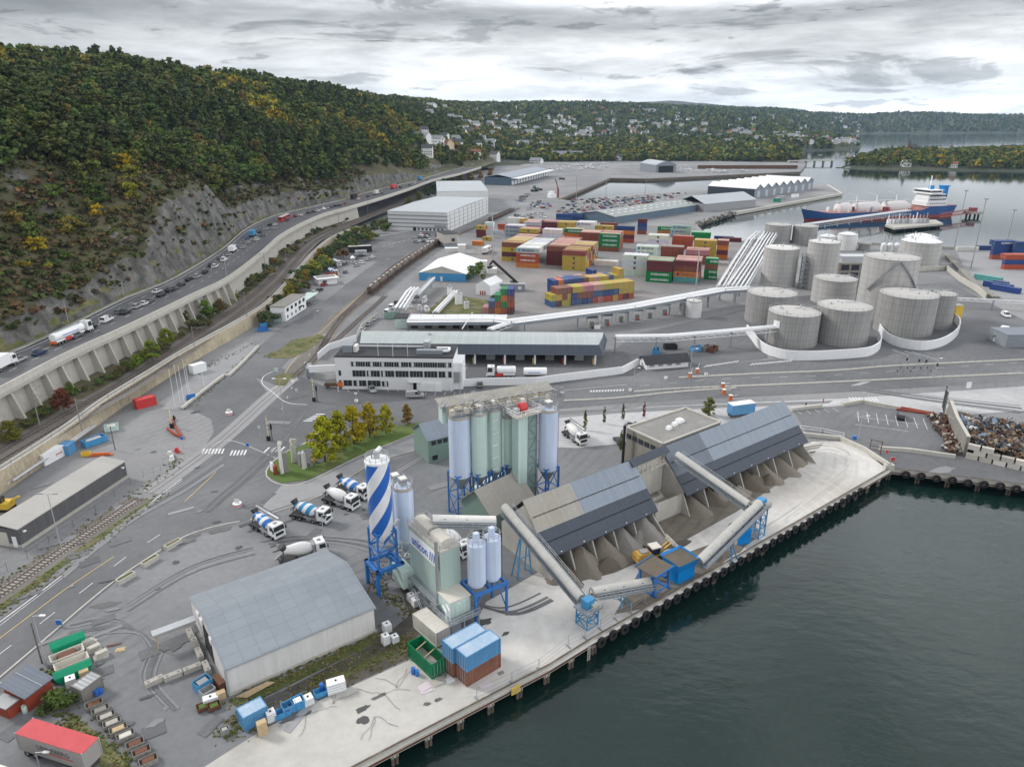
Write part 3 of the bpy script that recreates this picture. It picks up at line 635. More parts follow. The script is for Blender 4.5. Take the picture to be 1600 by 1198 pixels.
# ---- country beyond the harbour
def pxx(px,Y):return Y*(px-800.0)/1187.0
TAB={690:[(1150,6),(1500,30),(2100,80),(2700,116),(3500,128),(9000,130)],790:[(1250,2),(1550,5),(1900,26),(2600,100),(3500,130),(9000,130)],850:[(1350,1),(1800,10),(2100,30),(2600,86),(3400,134),(5000,130),(9000,130)],930:[(1400,1),(1800,9),(2100,15),(2700,62),(3500,134),(5000,134),(7400,195),(9000,160)],1040:[(1400,1),(1800,9),(2200,14),(2700,40),(3600,122),(4600,128),(7400,240),(9000,170)],1110:[(1400,1),(1800,9),(2200,14),(2700,36),(3700,108),(4700,126),(7400,205),(9000,150)],1200:[(1385,1),(1700,8),(2100,14),(2600,30),(3700,80),(4700,122),(7400,150),(9000,120)],1250:[(1370,1),(1480,4),(1620,5),(1800,-5),(1930,12),(2150,20),(2600,20),(3000,18),(3800,60),(4800,105),(7400,150),(9000,120)],1262:[(1330,-6),(1500,-6),(1900,-5),(2000,16),(2300,22),(2500,14),(3200,8),(3800,50),(4800,100),(9000,100)],1335:[(1330,-6),(2000,-6),(2080,12),(2250,14),(2400,-6),(3900,-6),(4300,22),(5000,90),(9000,100)],1352:[(1330,-6),(4000,-6),(4350,14),(5000,85),(6200,110),(9000,90)],1400:[(1330,-6),(4100,-6),(4450,25),(5200,105),(6200,120),(9000,90)],1460:[(1330,-6),(4150,-6),(4450,30),(5200,100),(6400,125),(9000,90)],1530:[(1330,-6),(4200,-6),(4450,28),(5100,85),(6200,95),(7500,120),(9000,90)],1600:[(1330,-6),(4250,-6),(4500,26),(5200,90),(6200,110),(9000,90)],1750:[(1330,-6),(4300,-6),(4500,26),(5200,110),(6200,130),(9000,90)]}
TK=sorted(TAB)
def farz(px,Y):
 px=min(max(px,TK[0]),TK[-1])
 if 770<px<1256 and Y<np.interp(px,[790,850,930,1110,1250],[1250,1350,1395,1400,1365])-5:return-4.0
 for a,b in zip(TK,TK[1:]):
  if a<=px<=b:
   ha=np.interp(Y,*zip(*TAB[a]));hb_=np.interp(Y,*zip(*TAB[b]));t=(px-a)/(b-a);h=ha+(hb_-ha)*t;break
 if h>-2:
  x=pxx(px,Y);h+=min(1,max(0,(h+2)/12))*(6*MN.noise(V3(x*.004,Y*.004,2))+2.5*MN.noise(V3(x*.015,Y*.015,4)))
 return float(h)
cols=list(range(690,1760,11));rows_=list(np.arange(1150,2700,45))+list(np.arange(2700,5400,110))+list(np.arange(5400,9100,260))
g=MB();vs=[(pxx(px,Y),Y,farz(px,Y))for Y in rows_ for px in cols];nc=len(cols)
g.add(vs,[(i*nc+j,i*nc+j+1,(i+1)*nc+j+1,(i+1)*nc+j)for i in range(len(rows_)-1)for j in range(nc-1)],'far_land')
tag(g.build('hills'),'low wooded hills dotted with houses along the fjord',kind='structure')
def islz(px,Y):
 t=(px-1322)/300.0
 front=np.interp(px,[1318,1360,1450,1600,1760],[1240,1205,1180,1150,1120]);back=front+np.interp(px,[1318,1345,1400,1600,1760],[20,180,420,480,480])
 s=min((Y-front)/60.0,(back-Y)/90.0,(px-1316)/22.0)
 if s<=0:return-6.0
 return float(-4+(6+7*min(1,(Y-front)/220))*min(1,s)**.7+np.interp(px,[1320,1400,1500,1600,1760],[0,1,0,4,8])*min(1,s))
ic=list(range(1312,1764,6));ir=list(range(1090,1720,18));g=MB();nc=len(ic)
g.add([(pxx(px,Y),Y,islz(px,Y))for Y in ir for px in ic],[(i*nc+j,i*nc+j+1,(i+1)*nc+j+1,(i+1)*nc+j)for i in range(len(ir)-1)for j in range(nc-1)],'far_land')
tag(g.build('island_land'),'low island of rock and grass in the fjord',kind='structure')
hz=MB();hz.bb(-3600,8200,-300,10000,-14,330,'dark');hzo=hz.build('haze',smooth=False)
hm=bpy.data.materials.new('haze_air');hm.use_nodes=True;nt=hm.node_tree;nt.nodes.clear()
ou=nt.nodes.new('ShaderNodeOutputMaterial');pv=nt.nodes.new('ShaderNodeVolumePrincipled');pv.inputs['Color'].default_value=(.48,.70,1.0,1);pv.inputs['Density'].default_value=4.2e-5;pv.inputs['Anisotropy'].default_value=.2
nt.links.new(pv.outputs[0],ou.inputs['Volume']);hzo.data.materials.clear();hzo.data.materials.append(hm);hzo['kind']='stuff';hzo['label']='pale blue air over the harbour'
# ---- where the houses stand
def groundz(x,y):
 px=800+x*1187.0/y;z=farz(px,y)if y>1150 and px>690 else-9;d=footx(y)-x
 if d>0 and y<2980:z=max(z,hillz(y,min(d,590)))
 return z
def hit(px,py,y0=420):
 d=at(px,py,CAMH-1)-V3(0,0,CAMH)if py>186 else None
 x=(px-CX)/FPX;yy=-(py-CY)/FPX;d=Vector((x,cos(PITCH)+yy*sin(PITCH),-sin(PITCH)+yy*cos(PITCH)));y=y0
 while y<6500:
  p=V3(0,0,CAMH)+d*(y/d.y)
  if p.z<groundz(p.x,p.y):return p
  y+=12
 return None
big=[(660,222,21,12,8,'white','grey','largest white villa with a grey roof on the hillside above the bridge'),(668,243,13,11,9,'white','dark','tall white gabled house just above the highway trees'),(671,180,15,11,7,'white','grey','white house high on the slope below the ridge'),(650,184,22,12,6,'white','grey','long white terrace house high on the slope'),(704,208,17,10,6,'white','grey','white double house in mid slope'),(711,224,16,12,8,'white','grey','white house with grey gables beside the pinkish one'),(701,231,14,10,6,'pink','red','pinkish house with a red roof in mid slope'),(734,209,13,11,9,'white','dark','white tower like house by the bend of the road'),(745,206,10,9,7,'cream','red','ochre yellow house beside the white tower house'),(752,221,18,12,7,'white','grey','white house in a cluster above the railway'),(743,246,14,11,8,'white','red','white house with orange red roof near the white warehouses'),(773,251,15,12,11,'white','dark','tall white three storey house with black roof by the warehouse'),(768,237,12,10,8,'white','grey','white house just above the tall black roofed one'),(662,209,11,10,6,'white','dark','small white house above the largest villa'),(686,211,14,9,4,'white','grey','low white house with a flat grey roof'),(816,184,20,12,7,'white','grey','white house alone at the ridge end'),(766,196,22,12,6,'pink','red','reddish long house under the ridge'),(667,170,12,10,6,'white','red','small white house at the skyline'),(594,160,15,11,6,'white','grey','white house among trees on the left skyline'),(615,158,18,11,6,'white','grey','long white house on the left skyline'),(893,216,14,10,8,'white','dark','white house behind the far car sheds'),(898,231,12,10,9,'white','grey','white tower house over the long white hall'),(838,256,22,12,6,'white','grey','white gabled house beside the far warehouse'),(886,245,60,16,5,'white','grey','long white hall among the far trees'),(1018,226,16,12,8,'white','grey','white steep roofed house above the hangar'),(988,224,15,12,7,'white','red','white house with red roof beside the steep roofed one'),(912,218,16,11,7,'pink','red','red roofed house at the wood edge'),(968,250,13,10,6,'white','dark','white house with dark roof behind the boats'),(992,248,15,10,5,'white','red','low house with red roof beside the hangar'),(1185,240,24,12,7,'white','grey','broad white villa in the trees by the far bridge'),(1140,238,18,11,6,'white','dark','white villa with dark roof in the far trees'),(950,230,13,10,6,'cream','red','cream house with orange roof among the trees')]
HOUSES=[];hr_=random.Random(77);used=[];HGRID={}
def claim(p,r=13):
 for yy in range(int((p.y-24)//8),int((p.y+r)//8)+1):
  for xx in range(int((p.x-r)//8),int((p.x+r)//8)+1):HGRID[xx,yy]=1
def near_house(x,y):return(int(x//8),int(y//8))in HGRID
for b_ in big:
 p=hit(b_[0],b_[1])
 if p:claim(p,b_[2]*.7)
for k in range(5000):
 if len(HOUSES)>=300:break
 px=1345-690*hr_.random()**1.25;py=hr_.uniform(166,216 if px>850 else 235)
 if px>1120 and hr_.random()<.25:py=hr_.uniform(206,226)
 dens=MN.noise(V3(px*.02,py*.06,4))
 if dens<-.2 or(px<850 and hr_.random()<.3)or any(abs(px-a)<3.6 and abs(py-b)<1.8 for a,b in used):continue
 p=hit(px,py,700)
 if p is None or p.z<3 or footx(p.y)-p.x<25 and p.y<1500:continue
 used.append((px,py));claim(p,12);HOUSES.append((px,py,p,hr_.choice([0,0,0,0,1,1,1,1,2,3,4,4]),hr_.uniform(-.8,.8),hr_.uniform(.95,1.35)))
 # ---- trees
def leafmat(name,src):
 m=bpy.data.materials.new(name);m.use_nodes=True;nt=m.node_tree;b=nt.nodes['Principled BSDF'];b.inputs['Roughness'].default_value=.85;b.inputs['Specular IOR Level'].default_value=.15
 if src=='obj':c=nt.nodes.new('ShaderNodeObjectInfo').outputs['Color']
 else:a=nt.nodes.new('ShaderNodeAttribute');a.attribute_name='tint';c=a.outputs['Color']
 g_=nt.nodes.new('ShaderNodeNewGeometry');t=nt.nodes.new('ShaderNodeTexNoise');t.inputs['Scale'].default_value=.45;t.inputs['Detail'].default_value=3;nt.links.new(g_.outputs['Position'],t.inputs[0])
 mr=nt.nodes.new('ShaderNodeMapRange');nt.links.new(t.outputs['Fac'],mr.inputs[0]);mr.inputs[1].default_value=.3;mr.inputs[2].default_value=.7;mr.inputs[3].default_value=.95;mr.inputs[4].default_value=1.6
 ml=nt.nodes.new('ShaderNodeMath');ml.operation='MULTIPLY_ADD';nt.links.new(g_.outputs['Random Per Island'],ml.inputs[0]);ml.inputs[1].default_value=.4;ml.inputs[2].default_value=.8
 mm=nt.nodes.new('ShaderNodeMath');mm.operation='MULTIPLY';nt.links.new(mr.outputs[0],mm.inputs[0]);nt.links.new(ml.outputs[0],mm.inputs[1])
 vm=nt.nodes.new('ShaderNodeVectorMath');vm.operation='SCALE';nt.links.new(c,vm.inputs[0]);nt.links.new(mm.outputs[0],vm.inputs['Scale']);nt.links.new(vm.outputs[0],b.inputs['Base Color']);M[name]=m
leafmat('leaf_obj','obj');leafmat('leaf_tint','tint');mat('bark',(.09,.07,.055),.95,var=.3,scale=3,fine=12)
def crown(kind,nq,seed,size):
 """leaf clumps (one bent quad each) through a crown one unit high, its foot at z = 0"""
 r=np.random.default_rng(seed);blobs=[]
 if kind=='pine':
  for k in range(13):
   z=.30+.68*(k/12.0);w=.30*(1-((z-.30)/.74)**1.6)+.03;a=r.uniform(0,6.28);q=w*r.uniform(.25,.85)
   blobs.append((q*cos(a),q*sin(a),z,.11+.05*r.random(),.07))
 elif kind=='spruce':
  for k in range(14):
   z=.12+.86*(k/13.0);w=.21*(1.02-z);a=k*2.4;q=w*.55
   blobs.append((q*cos(a),q*sin(a),z,.045+w*.5,.06))
 elif kind=='oval':
  for k in range(60):
   z=.13+.84*r.random();w=.30*sin(min(1,(1.02-z)/.62)*1.57)*(.55+.45*min(1,z/.3));a=r.uniform(0,6.28);q=w*math.sqrt(r.random())
   blobs.append((q*cos(a),q*sin(a),z,.085,.07))
 elif kind=='bush':
  for k in range(9):
   a=r.uniform(0,6.28);q=.42*math.sqrt(r.random());blobs.append((q*cos(a),q*sin(a),.28+.42*r.random()*(1-q),.24,.2))
 else:
  for k in range(12):
   z=.28+.62*r.random();w=.32*math.sqrt(max(.05,1-((z-.58)/.46)**2));a=r.uniform(0,6.28);q=w*math.sqrt(r.random())*.9
   blobs.append((q*cos(a),q*sin(a),z,.15,.12))
 B=np.array(blobs);c=B[r.integers(0,len(B),nq)]
 d=r.normal(size=(nq,3));d/=np.linalg.norm(d,axis=1)[:,None];rad=r.random(nq)**.4
 P=c[:,:3]+d*rad[:,None]*np.stack([c[:,3],c[:,3],c[:,4]],1)
 nrm=d*.8+r.normal(size=(nq,3))*.45+np.array([0,0,.35]);nrm/=np.linalg.norm(nrm,axis=1)[:,None]
 t=np.cross(nrm,r.normal(size=(nq,3)));t/=np.linalg.norm(t,axis=1)[:,None];b=np.cross(nrm,t)
 s=size*r.uniform(.6,1.3,nq)[:,None]
 V=np.stack([P-t*s-b*s*.7,P+t*s*.9-b*s,P+t*s+b*s*.8+nrm*s*.35,P-t*s*.8+b*s-nrm*s*.3],1)
 return V
def crown_mesh(name,V,m):
 n=len(V);me=bpy.data.meshes.new(name);me.vertices.add(n*4);me.vertices.foreach_set('co',V.reshape(-1).astype(np.float32))
 me.loops.add(n*4);me.loops.foreach_set('vertex_index',np.arange(n*4,dtype=np.int32));me.polygons.add(n)
 me.polygons.foreach_set('loop_start',np.arange(0,n*4,4,dtype=np.int32));me.polygons.foreach_set('loop_total',np.full(n,4,dtype=np.int32))
 me.materials.append(M[m]);me.update(calc_edges=True);return me
def trunk_mesh(kind,seed):
 r=random.Random(seed);g=MB();top=.8 if kind in('pine','spruce')else.6
 g.bar((0,0,-.03),(r.uniform(-.015,.015),r.uniform(-.015,.015),top*.55),.022,'bark',7,.015);g.bar((0,0,top*.55),(.01,-.01,top),.015,'bark',6,.004)
 for k in range(6):
  z=r.uniform(.3,top*.9);a=r.uniform(0,6.28);l=.2*(1-z*.6);g.bar((0,0,z),(l*cos(a),l*sin(a),z+.1),.008,'bark',4,.002)
 return g.build('trunk_proto').data
KINDS=('pine','spruce','leafy','bush','oval');CM={};TM={}
for kd in KINDS:
 for s in range(3):CM[kd,s]=crown_mesh('crown',crown(kd,{'pine':430,'spruce':360,'leafy':620,'bush':620,'oval':2600}[kd],10+s,{'pine':.040,'spruce':.034,'leafy':.037,'bush':.05,'oval':.019}[kd]),'leaf_obj')
 for s in range(2):TM[kd,s]=trunk_mesh(kd,s)
for o in[o for o in bpy.data.objects if o.name.startswith('trunk_proto')]:bpy.data.objects.remove(o)
GREENP=[(.040,.056,.017),(.052,.072,.019),(.040,.052,.017),(.068,.092,.024),(.046,.064,.02),(.062,.074,.02)]
GREENL=[(.074,.108,.022),(.092,.12,.025),(.062,.092,.02),(.105,.12,.025)]
AUT=[(.28,.20,.015),(.22,.185,.02),(.18,.16,.022),(.19,.12,.02),(.11,.085,.03),(.13,.13,.028),(.19,.17,.02),(.16,.155,.03)]
FAT=1.35
def tree(kind,loc,h,col,label,group,cat='tree',name=None,w=1.0):
 r=random.Random(int(loc[0]*31+loc[1]*17));nm=name or{'pine':'pine_tree','spruce':'spruce_tree','leafy':'broadleaf_tree','bush':'bush','oval':'broadleaf_tree'}[kind]
 t=thing(nm,label,cat,loc,r.uniform(0,6.28),group);t.scale=(h*w,h*w,h)
 c=bpy.data.objects.new('crown',CM[kind,r.randrange(3)]);COL.objects.link(c);c.parent=t;c.color=(*[v*r.uniform(.85,1.15)for v in col],1)
 k=bpy.data.objects.new('trunk',TM[kind,r.randrange(2)]);COL.objects.link(k);k.parent=t
 return t
def mass(name,items,nq,label,kindsize):
 """one mesh of many far trees: items = (kind, x, y, z, h, colour)"""
 protos={k:[crown(k,nq,50+s,kindsize*(1.6 if k=='bush' else 1))for s in range(6)]for k in KINDS};Vs=[];Cs=[]
 r=np.random.default_rng(5)
 for(k,x,y,z,h,c)in items:
  P=protos[k][r.integers(0,6)];a=r.uniform(0,6.28);co,si=cos(a),sin(a);w=h*r.uniform(1.0,1.35)
  V=np.empty_like(P);V[...,0]=(P[...,0]*co-P[...,1]*si)*w+x;V[...,1]=(P[...,0]*si+P[...,1]*co)*w+y;V[...,2]=P[...,2]*h+z
  Vs.append(V);Cs.append(np.tile(np.array([*c,1.0],dtype=np.float32)*np.array([*(r.uniform(.82,1.18),)*3,1],dtype=np.float32),(len(P)*4,1)))
 V=np.concatenate(Vs);me=crown_mesh(name,V,'leaf_tint');ca=me.color_attributes.new('tint','FLOAT_COLOR','POINT');ca.data.foreach_set('color',np.concatenate(Cs).astype(np.float32).reshape(-1))
 o=bpy.data.objects.new(name,me);COL.objects.link(o);return tag(o,label,kind='stuff')
rt=random.Random(21);cand=[]
for _ in range(15500):
 y=110+1750*rt.random()**1.35;d=rt.uniform(6,330);x=footx(y)-d
 if abs(x)/y>.92 and y<250:continue
 c_=cliff(y)
 if d<(9+c_*.55):continue
 if y>860 and rt.random()<.25:continue
 low=d<np.interp(y,[100,200,300,400,480],[84,70,44,14,6]);spar=MN.noise(V3(x*.02,y*.02,7))
 if low and(rt.random()<.38+.5*spar):continue
 if near_house(x,y):continue
 z=hillz(y,d)
 if z>100 and rt.random()<.55:continue
 au=MN.noise(V3(x*.011,y*.009,33))*.55+(.30 if low else(.14 if d<105 and y<330 else 0))+(.20 if(y>620 and d<110)else 0)+(.12 if z>92 else 0)+rt.uniform(-.24,.24)-.04
 if au>.33:k='bush' if low and rt.random()<.5 else 'leafy';col=rt.choice(AUT)
 elif au>.1:k='bush' if low and rt.random()<.6 else 'leafy';col=rt.choice(GREENL+[(.13,.12,.03)])
 else:k='pine' if rt.random()<.85 else 'spruce';col=rt.choice(GREENP)
 if low and k=='pine' and rt.random()<.5:k,col='bush',rt.choice([(.055,.055,.025),(.08,.06,.03),(.06,.07,.025),(.10,.085,.03)])
 h=rt.uniform(10,15)if k in('pine','spruce')else(rt.uniform(7.5,13)if k=='leafy' else rt.uniform(2,4.5))
 if low and k!='bush':h*=.72
 cand.append((hyp(x,y),k,x,y,z-.3,h,col))
TI=[];IXT=lambda i,o:IX and o.__setitem__('ix',('t',i)[1]);occ={};keep=[]
for c in cand:
 cell=(int(c[2]//4.2),int(c[3]//4.2))
 if occ.get(cell,0)<1:occ[cell]=1;keep.append(c)
keep.sort();cnt={'pine':0,'spruce':0,'leafy':0,'bush':0};rest=[]
LAB={'pine':'dark green pine on the wooded slope above the highway','spruce':'narrow dark spruce among pines on the wooded slope','leafy':None,'bush':None}
def hue(c):return 'golden yellow' if c[0]>.15 and c[1]>.6*c[0]else('rusty orange' if c[0]>.13 and c[1]<.6*c[0]else('olive brown' if c[0]>=c[1]else 'green'))
for(ds_,k,x,y,z,h,col)in keep:
 px=row((x,y,z+h*.7))[0]
 ti=len(TI);TI.append(1)
 if-30<px<1000 and ti not in TV and cnt[k]<{'pine':270,'spruce':120,'leafy':230,'bush':200}[k]:
  cnt[k]+=1
  lb=LAB[k]or(f'{hue(col)} broadleaf tree on the wooded slope above the highway' if k=='leafy' else f'low {hue(col)} bush on the rocky slope above the highway')
  IXT(ti,tree(k,(x,y,z),h,col,lb,{'pine':'pines on the wooded slope','spruce':'spruces on the wooded slope','leafy':hue(col)+' broadleaf trees on the slope','bush':hue(col)+' bushes on the slope'}[k],'bush' if k=='bush' else 'tree',w=rt.uniform(1.15,1.5)))
 else:rest.append((k,x,y,z,h,col))
mass('hillside_forest',rest,110,'dense green and gold forest covering the hillside',.075)
sc=[]
for _ in range(17000):
 y=115+560*rt.random()**1.4;d=rt.uniform(3,105)
 if cliff(y)>8 and d<cliff(y)*.45+3 and rt.random()<.7:continue
 x=footx(y)-d
 sc.append(('bush',x,y,hillz(y,d)-.25,rt.choice([.7,1.0,1.5,2.2,3.0])*rt.uniform(.8,1.2),rt.choice([(.06,.075,.025),(.05,.065,.022),(.06,.055,.028),(.085,.065,.038),(.10,.08,.03),(.07,.085,.025),(.05,.05,.02),(.12,.07,.035)])))
mass('scrub',sc,26,'low brown and green scrub on the rocky slope',.11)
fw=[]
for _ in range(30000):
 px=rt.uniform(700,1755);u=rt.random();Y=1380+3900*u**1.5;z=farz(px,Y)
 if z<.3:continue
 if Y<1372:continue
 if near_house(x_:=pxx(px,Y),Y):continue
 x=pxx(px,Y);dn=MN.noise(V3(x*.006,Y*.006,12))
 if dn<-.28 and rt.random()<.6:continue
 near=Y<2050;au=rt.random()
 col=rt.choice(AUT[1:3]+AUT[4:])if(au<.26 if near else au<.07)else(rt.choice(GREENL)if au<.6 else rt.choice(GREENP))
 k='leafy' if au<.6 else rt.choice(['pine','spruce','leafy']);h=rt.uniform(9,16)*(1.0 if Y<2600 else 1.3)
 if Y<1480:h*=.8
 fw.append((k,x,Y,z-1,h,col))
for _ in range(7000):
 y=rt.uniform(960,2950);d=rt.uniform(6,480);x=footx(y)-d
 if near_house(x,y)or(y<1800 and rt.random()<.5):continue
 au=rt.random();fw.append(('leafy' if au<.6 else rt.choice(['pine','spruce']),x,y,hillz(y,d)-1,rt.uniform(9,15),rt.choice(AUT[1:3]+AUT[4:])if au<.2 else(rt.choice(GREENL)if au<.55 else rt.choice(GREENP))))
mass('far_woods',fw,20,'distant woods between houses on the far hills',.16)
isl=[]
for _ in range(2600):
 px=rt.uniform(1318,1755);Y=rt.uniform(1120,1690);z=islz(px,Y)
 if z<.3:continue
 au=rt.random();col=rt.choice(AUT)if au<.2 else(rt.choice(GREENL)if au<.75 else rt.choice(GREENP))
 isl.append(('leafy' if au<.8 else 'spruce',pxx(px,Y),Y,z-.6,rt.uniform(8,14),col))
mass('island_woods',isl,60,'mixed green and gold woods on the island',.10)
# ---- concrete plant and sheds on the near quay
def framed(name,label,cat,A,B,group=None):
 a,b=at(*A),at(*B);return thing(name,label,cat,a,ang(a,b),group),(b-a).length
def lattice(g,x0,x1,y0,y1,z0,z1,m,r=.12,bays=1,cross=True):
 c=[(x0,y0),(x1,y0),(x1,y1),(x0,y1)]
 for x,y in c:g.bar((x,y,z0),(x,y,z1),r,m)
 for k in range(bays+1):
  z=z0+(z1-z0)*k/bays
  for i in range(4):
   a,b=c[i],c[(i+1)%4];g.bar((*a,z),(*b,z),r*.75,m)
   if cross and k<bays:
    zz=z0+(z1-z0)*(k+1)/bays
    g.bar((*(a if k%2 else b),z),(*(b if k%2 else a),zz),r*.55,m)
def swirl(name,ca,cb,axis,period,turns,frac_,phase=0.0):
 m=bpy.data.materials.new(name);m.use_nodes=True;nt=m.node_tree;N=nt.nodes;L=nt.links;b=N['Principled BSDF'];b.inputs['Roughness'].default_value=.35
 tc=N.new('ShaderNodeTexCoord');sp=N.new('ShaderNodeSeparateXYZ');L.new(tc.outputs['Object'],sp.inputs[0])
 def mt(op,a,bb=None):
  x=N.new('ShaderNodeMath');x.operation=op
  for i,v in enumerate((a,bb)):
   if v is None:continue
   if hasattr(v,'links'):L.new(v,x.inputs[i])
   else:x.inputs[i].default_value=v
  return x.outputs[0]
 if axis=='Z':th=mt('ARCTAN2',sp.outputs[1],sp.outputs[0]);l=sp.outputs[2]
 else:th=mt('ARCTAN2',sp.outputs[2],sp.outputs[1]);l=sp.outputs[0]
 v=mt('FRACT',mt('ADD',mt('SUBTRACT',mt('DIVIDE',l,period),mt('MULTIPLY',th,turns/6.28318)),50+phase));k=mt('LESS_THAN',v,frac_)
 n=N.new('ShaderNodeTexNoise');n.inputs['Scale'].default_value=.6;n.inputs['Detail'].default_value=4;L.new(tc.outputs['Object'],n.inputs[0])
 mx=N.new('ShaderNodeMix');mx.data_type='RGBA';L.new(k,mx.inputs[0]);mx.inputs[6].default_value=(*ca,1);mx.inputs[7].default_value=(*cb,1)
 sc_=N.new('ShaderNodeVectorMath');sc_.operation='SCALE';L.new(mx.outputs[2],sc_.inputs[0]);L.new(mt('MULTIPLY_ADD',n.outputs['Fac'],.25)if 0 else mt('ADD',mt('MULTIPLY',n.outputs['Fac'],.24),.88),sc_.inputs['Scale'])
 L.new(sc_.outputs[0],b.inputs['Base Color']);M[name]=m
mat('roof_panel',(.27,.30,.335),.45,.1,var=.06,scale=.3,fine=2,brick=(1,.72,.035,2.45,1.75),streak=.04)
mat('wall_white',(.60,.59,.575),.8,var=.07,scale=.3,fine=1.5,streak=.14)
mat('mint',(.50,.63,.58),.5,var=.05,scale=.3,streak=.10,brick=(1,.80,.03,1.2,40))
mat('mint_flat',(.52,.65,.60),.5,var=.06,scale=.3,streak=.2)
mat('mint_dark',(.27,.385,.335),.6,var=.08,brick=(1,.75,.04,.5,40))
mat('silo_blue',(.55,.63,.78),.42,var=.06,scale=.3,streak=.2)
mat('frame_b',(.03,.16,.46),.45,var=.12);mat('frame_blue_lt',(.05,.25,.48),.5,var=.15)
mat('roof_slate',(.062,.075,.098),.55,.1,var=.10,scale=.3,brick=(1,.75,.05,.6,60))
mat('roof_blue',(.25,.29,.345),.45,.2,var=.07,scale=.15,fine=1.2,brick=(1,.82,.05,.6,60))
mat('roof_beige',(.40,.375,.335),.8,var=.10,scale=.2,fine=2,col2=(.36,.335,.27),streak=.06,brick=(1,.9,.05,.6,60))
mat('belt_cover',(.50,.49,.46),.5,.1,var=.10,scale=.4,brick=(1,.7,.03,1.5,50));mat('truss',(.28,.31,.34),.55,.3,var=.1)
mat('sand_pile',(.215,.19,.155),.95,var=.15,scale=.5,fine=4,bump=.4);mat('gravel_pile',(.27,.255,.235),.95,var=.14,scale=.8,fine=6,bump=.4);mat('brown_pile',(.13,.11,.085),.95,var=.2,scale=.5,fine=5,bump=.4)
mat('flatroof',(.25,.245,.235),.9,var=.08,scale=.5,brick=(1,.8,.03,1.0,1.0),col2=(.29,.28,.26));mat('brickwall',(.27,.25,.215),.9,var=.15,scale=.8,streak=.1)
t,L_=framed('warehouse','long grey warehouse with a pale panelled gable roof and whitish walls','warehouse',(359.7,1085),(586.8,986));Wd=19.3
g=MB();g.gable(0,L_,0,Wd,0,4.5,7.1,'wall_white','roof_panel',walls=True,over=-.01,yr=9.8);w=g
g=MB();e,r_=4.5,7.1
g.add([(0,0,0),(L_,0,0),(L_,Wd,0),(0,Wd,0),(0,0,e),(L_,0,e),(L_,Wd,e),(0,Wd,e),(0,9.8,r_),(L_,9.8,r_)],[(0,1,5,4),(2,3,7,6),(1,2,6,9,5),(3,0,4,8,7)],'wall_white');g.F('wall',t)
g=MB();g.gable(0,L_,0,Wd,0,e,r_,'wall_white','roof_panel',over=.25,yr=9.8,th=.12,walls=False);g.F('roof',t)
g=MB();g.bb(-.08,.1,7.6,12.2,0,4.4,'dark');g.F('door',t)
g=MB();g.bb(-.3,0,-.15,.15,-.1,4.6,'galv');g.bb(-.2,L_+.2,-.3,0,0,.35,'conc');g.bar((-.3,-.25,4.4),(L_+.3,-.25,4.4),.09,'galv');g.F('plinth',t)
for v in(13.5,11.6,6.4):
 g=MB();g.bb(-.35,-.05,v-.5,v+.5,4.6,5.5,'white');g.F('wall_panel',t)
tag(BB(-6.5,-.4,14.8,16.2,2.9,3.25,'galv').bar((-6,15.5,0),(-6,15.5,2.9),.1,'wood_lt').bar((-.8,15.5,0),(-.8,15.5,2.9),.1,'galv').bb(-6.4,-.5,15,16,2.65,2.9,'wood_lt').S('canopy',t),None)
def W2(a,b,z=0.0):return t.matrix_basis@V3(a,b,z)
bl=thing('concrete_block','pale concrete barrier block in a row beside the warehouse door','concrete block',W2(-3,8),t.rotation_euler.z,'barrier blocks by the warehouse door');BB(-1.2,1.2,-.4,.4,0,.8,'conc').bb(-.9,-.6,-.12,.12,.8,.9,'steel').bb(.6,.9,-.12,.12,.8,.9,'steel').F('block',bl)
for(a,b,q)in((-5.6,8.1,0),(-8,8.5,.1),(-1.3,7.0,1.57),(-1.3,13.2,1.57),(-1.4,15.8,1.57),(-1.4,10.6,1.57)):dup(bl,W2(a,b),t.rotation_euler.z+q)
wrz=t.rotation_euler.z
mat('shed_roof',(.40,.385,.36),.75,var=.06,scale=.3,brick=(1,.78,.03,4.4,50));mat('shed_wall',(.105,.105,.108),.75,var=.15,scale=.5,streak=.35)
t,L_=framed('storage_shed','low dark grey shed with a pale flat roof beside the railway siding','shed',(35,856),(200,746));rz=t.rotation_euler.z
g=MB();g.bb(0,L_,0,7,.7,3.9,'shed_wall').bb(-.06,L_+.06,-.06,7.06,0,.7,'conc');g.F('wall',t)
g=MB();g.gable(0,L_,0,7,0,3.9,4.6,'shed_wall','shed_roof',over=.12,th=.14,walls=False,yr=5.6);g.F('roof',t)
BB(-.1,.02,2.6,6.6,.1,3.0,'conc_lt').S('roller_door',t);BB(-.1,.02,.8,1.7,.1,2.3,'white').S('door',t)
for k in(.8,L_-1.5):MB().bar((k,-.05,3.4),(k,-.6,3.3),.05,'galv').bb(k-.25,k+.25,-.8,-.4,3.15,3.35,'white').S('wall_lamp',t)
P=at(603,913);zb,zt=tall(P+V3(0,-1.9,0),837),tall(P+V3(0,-1.9,0),727)
t=thing('striped_silo','tall blue and white striped silo on a blue steel tower','silo',P,.62);R_=1.95
swirl('swirl_silo',(.80,.81,.83),(.02,.13,.50),'Z',(zt-zb)*.47,3,.5,.2)
MB().lathe([(0,zb-2.6),(.35,zb-2.6),(R_,zb),(R_,zt),(R_-.12,zt+.08),(0,zt+.5)],'swirl_silo',n=40).S('shell',t)
g=MB();g.lathe([(R_+.05,zt-.2),(R_+.05,zt+.12),(R_-.3,zt+.28),(0,zt+.5)],'white',n=40);g.S('lid',t)
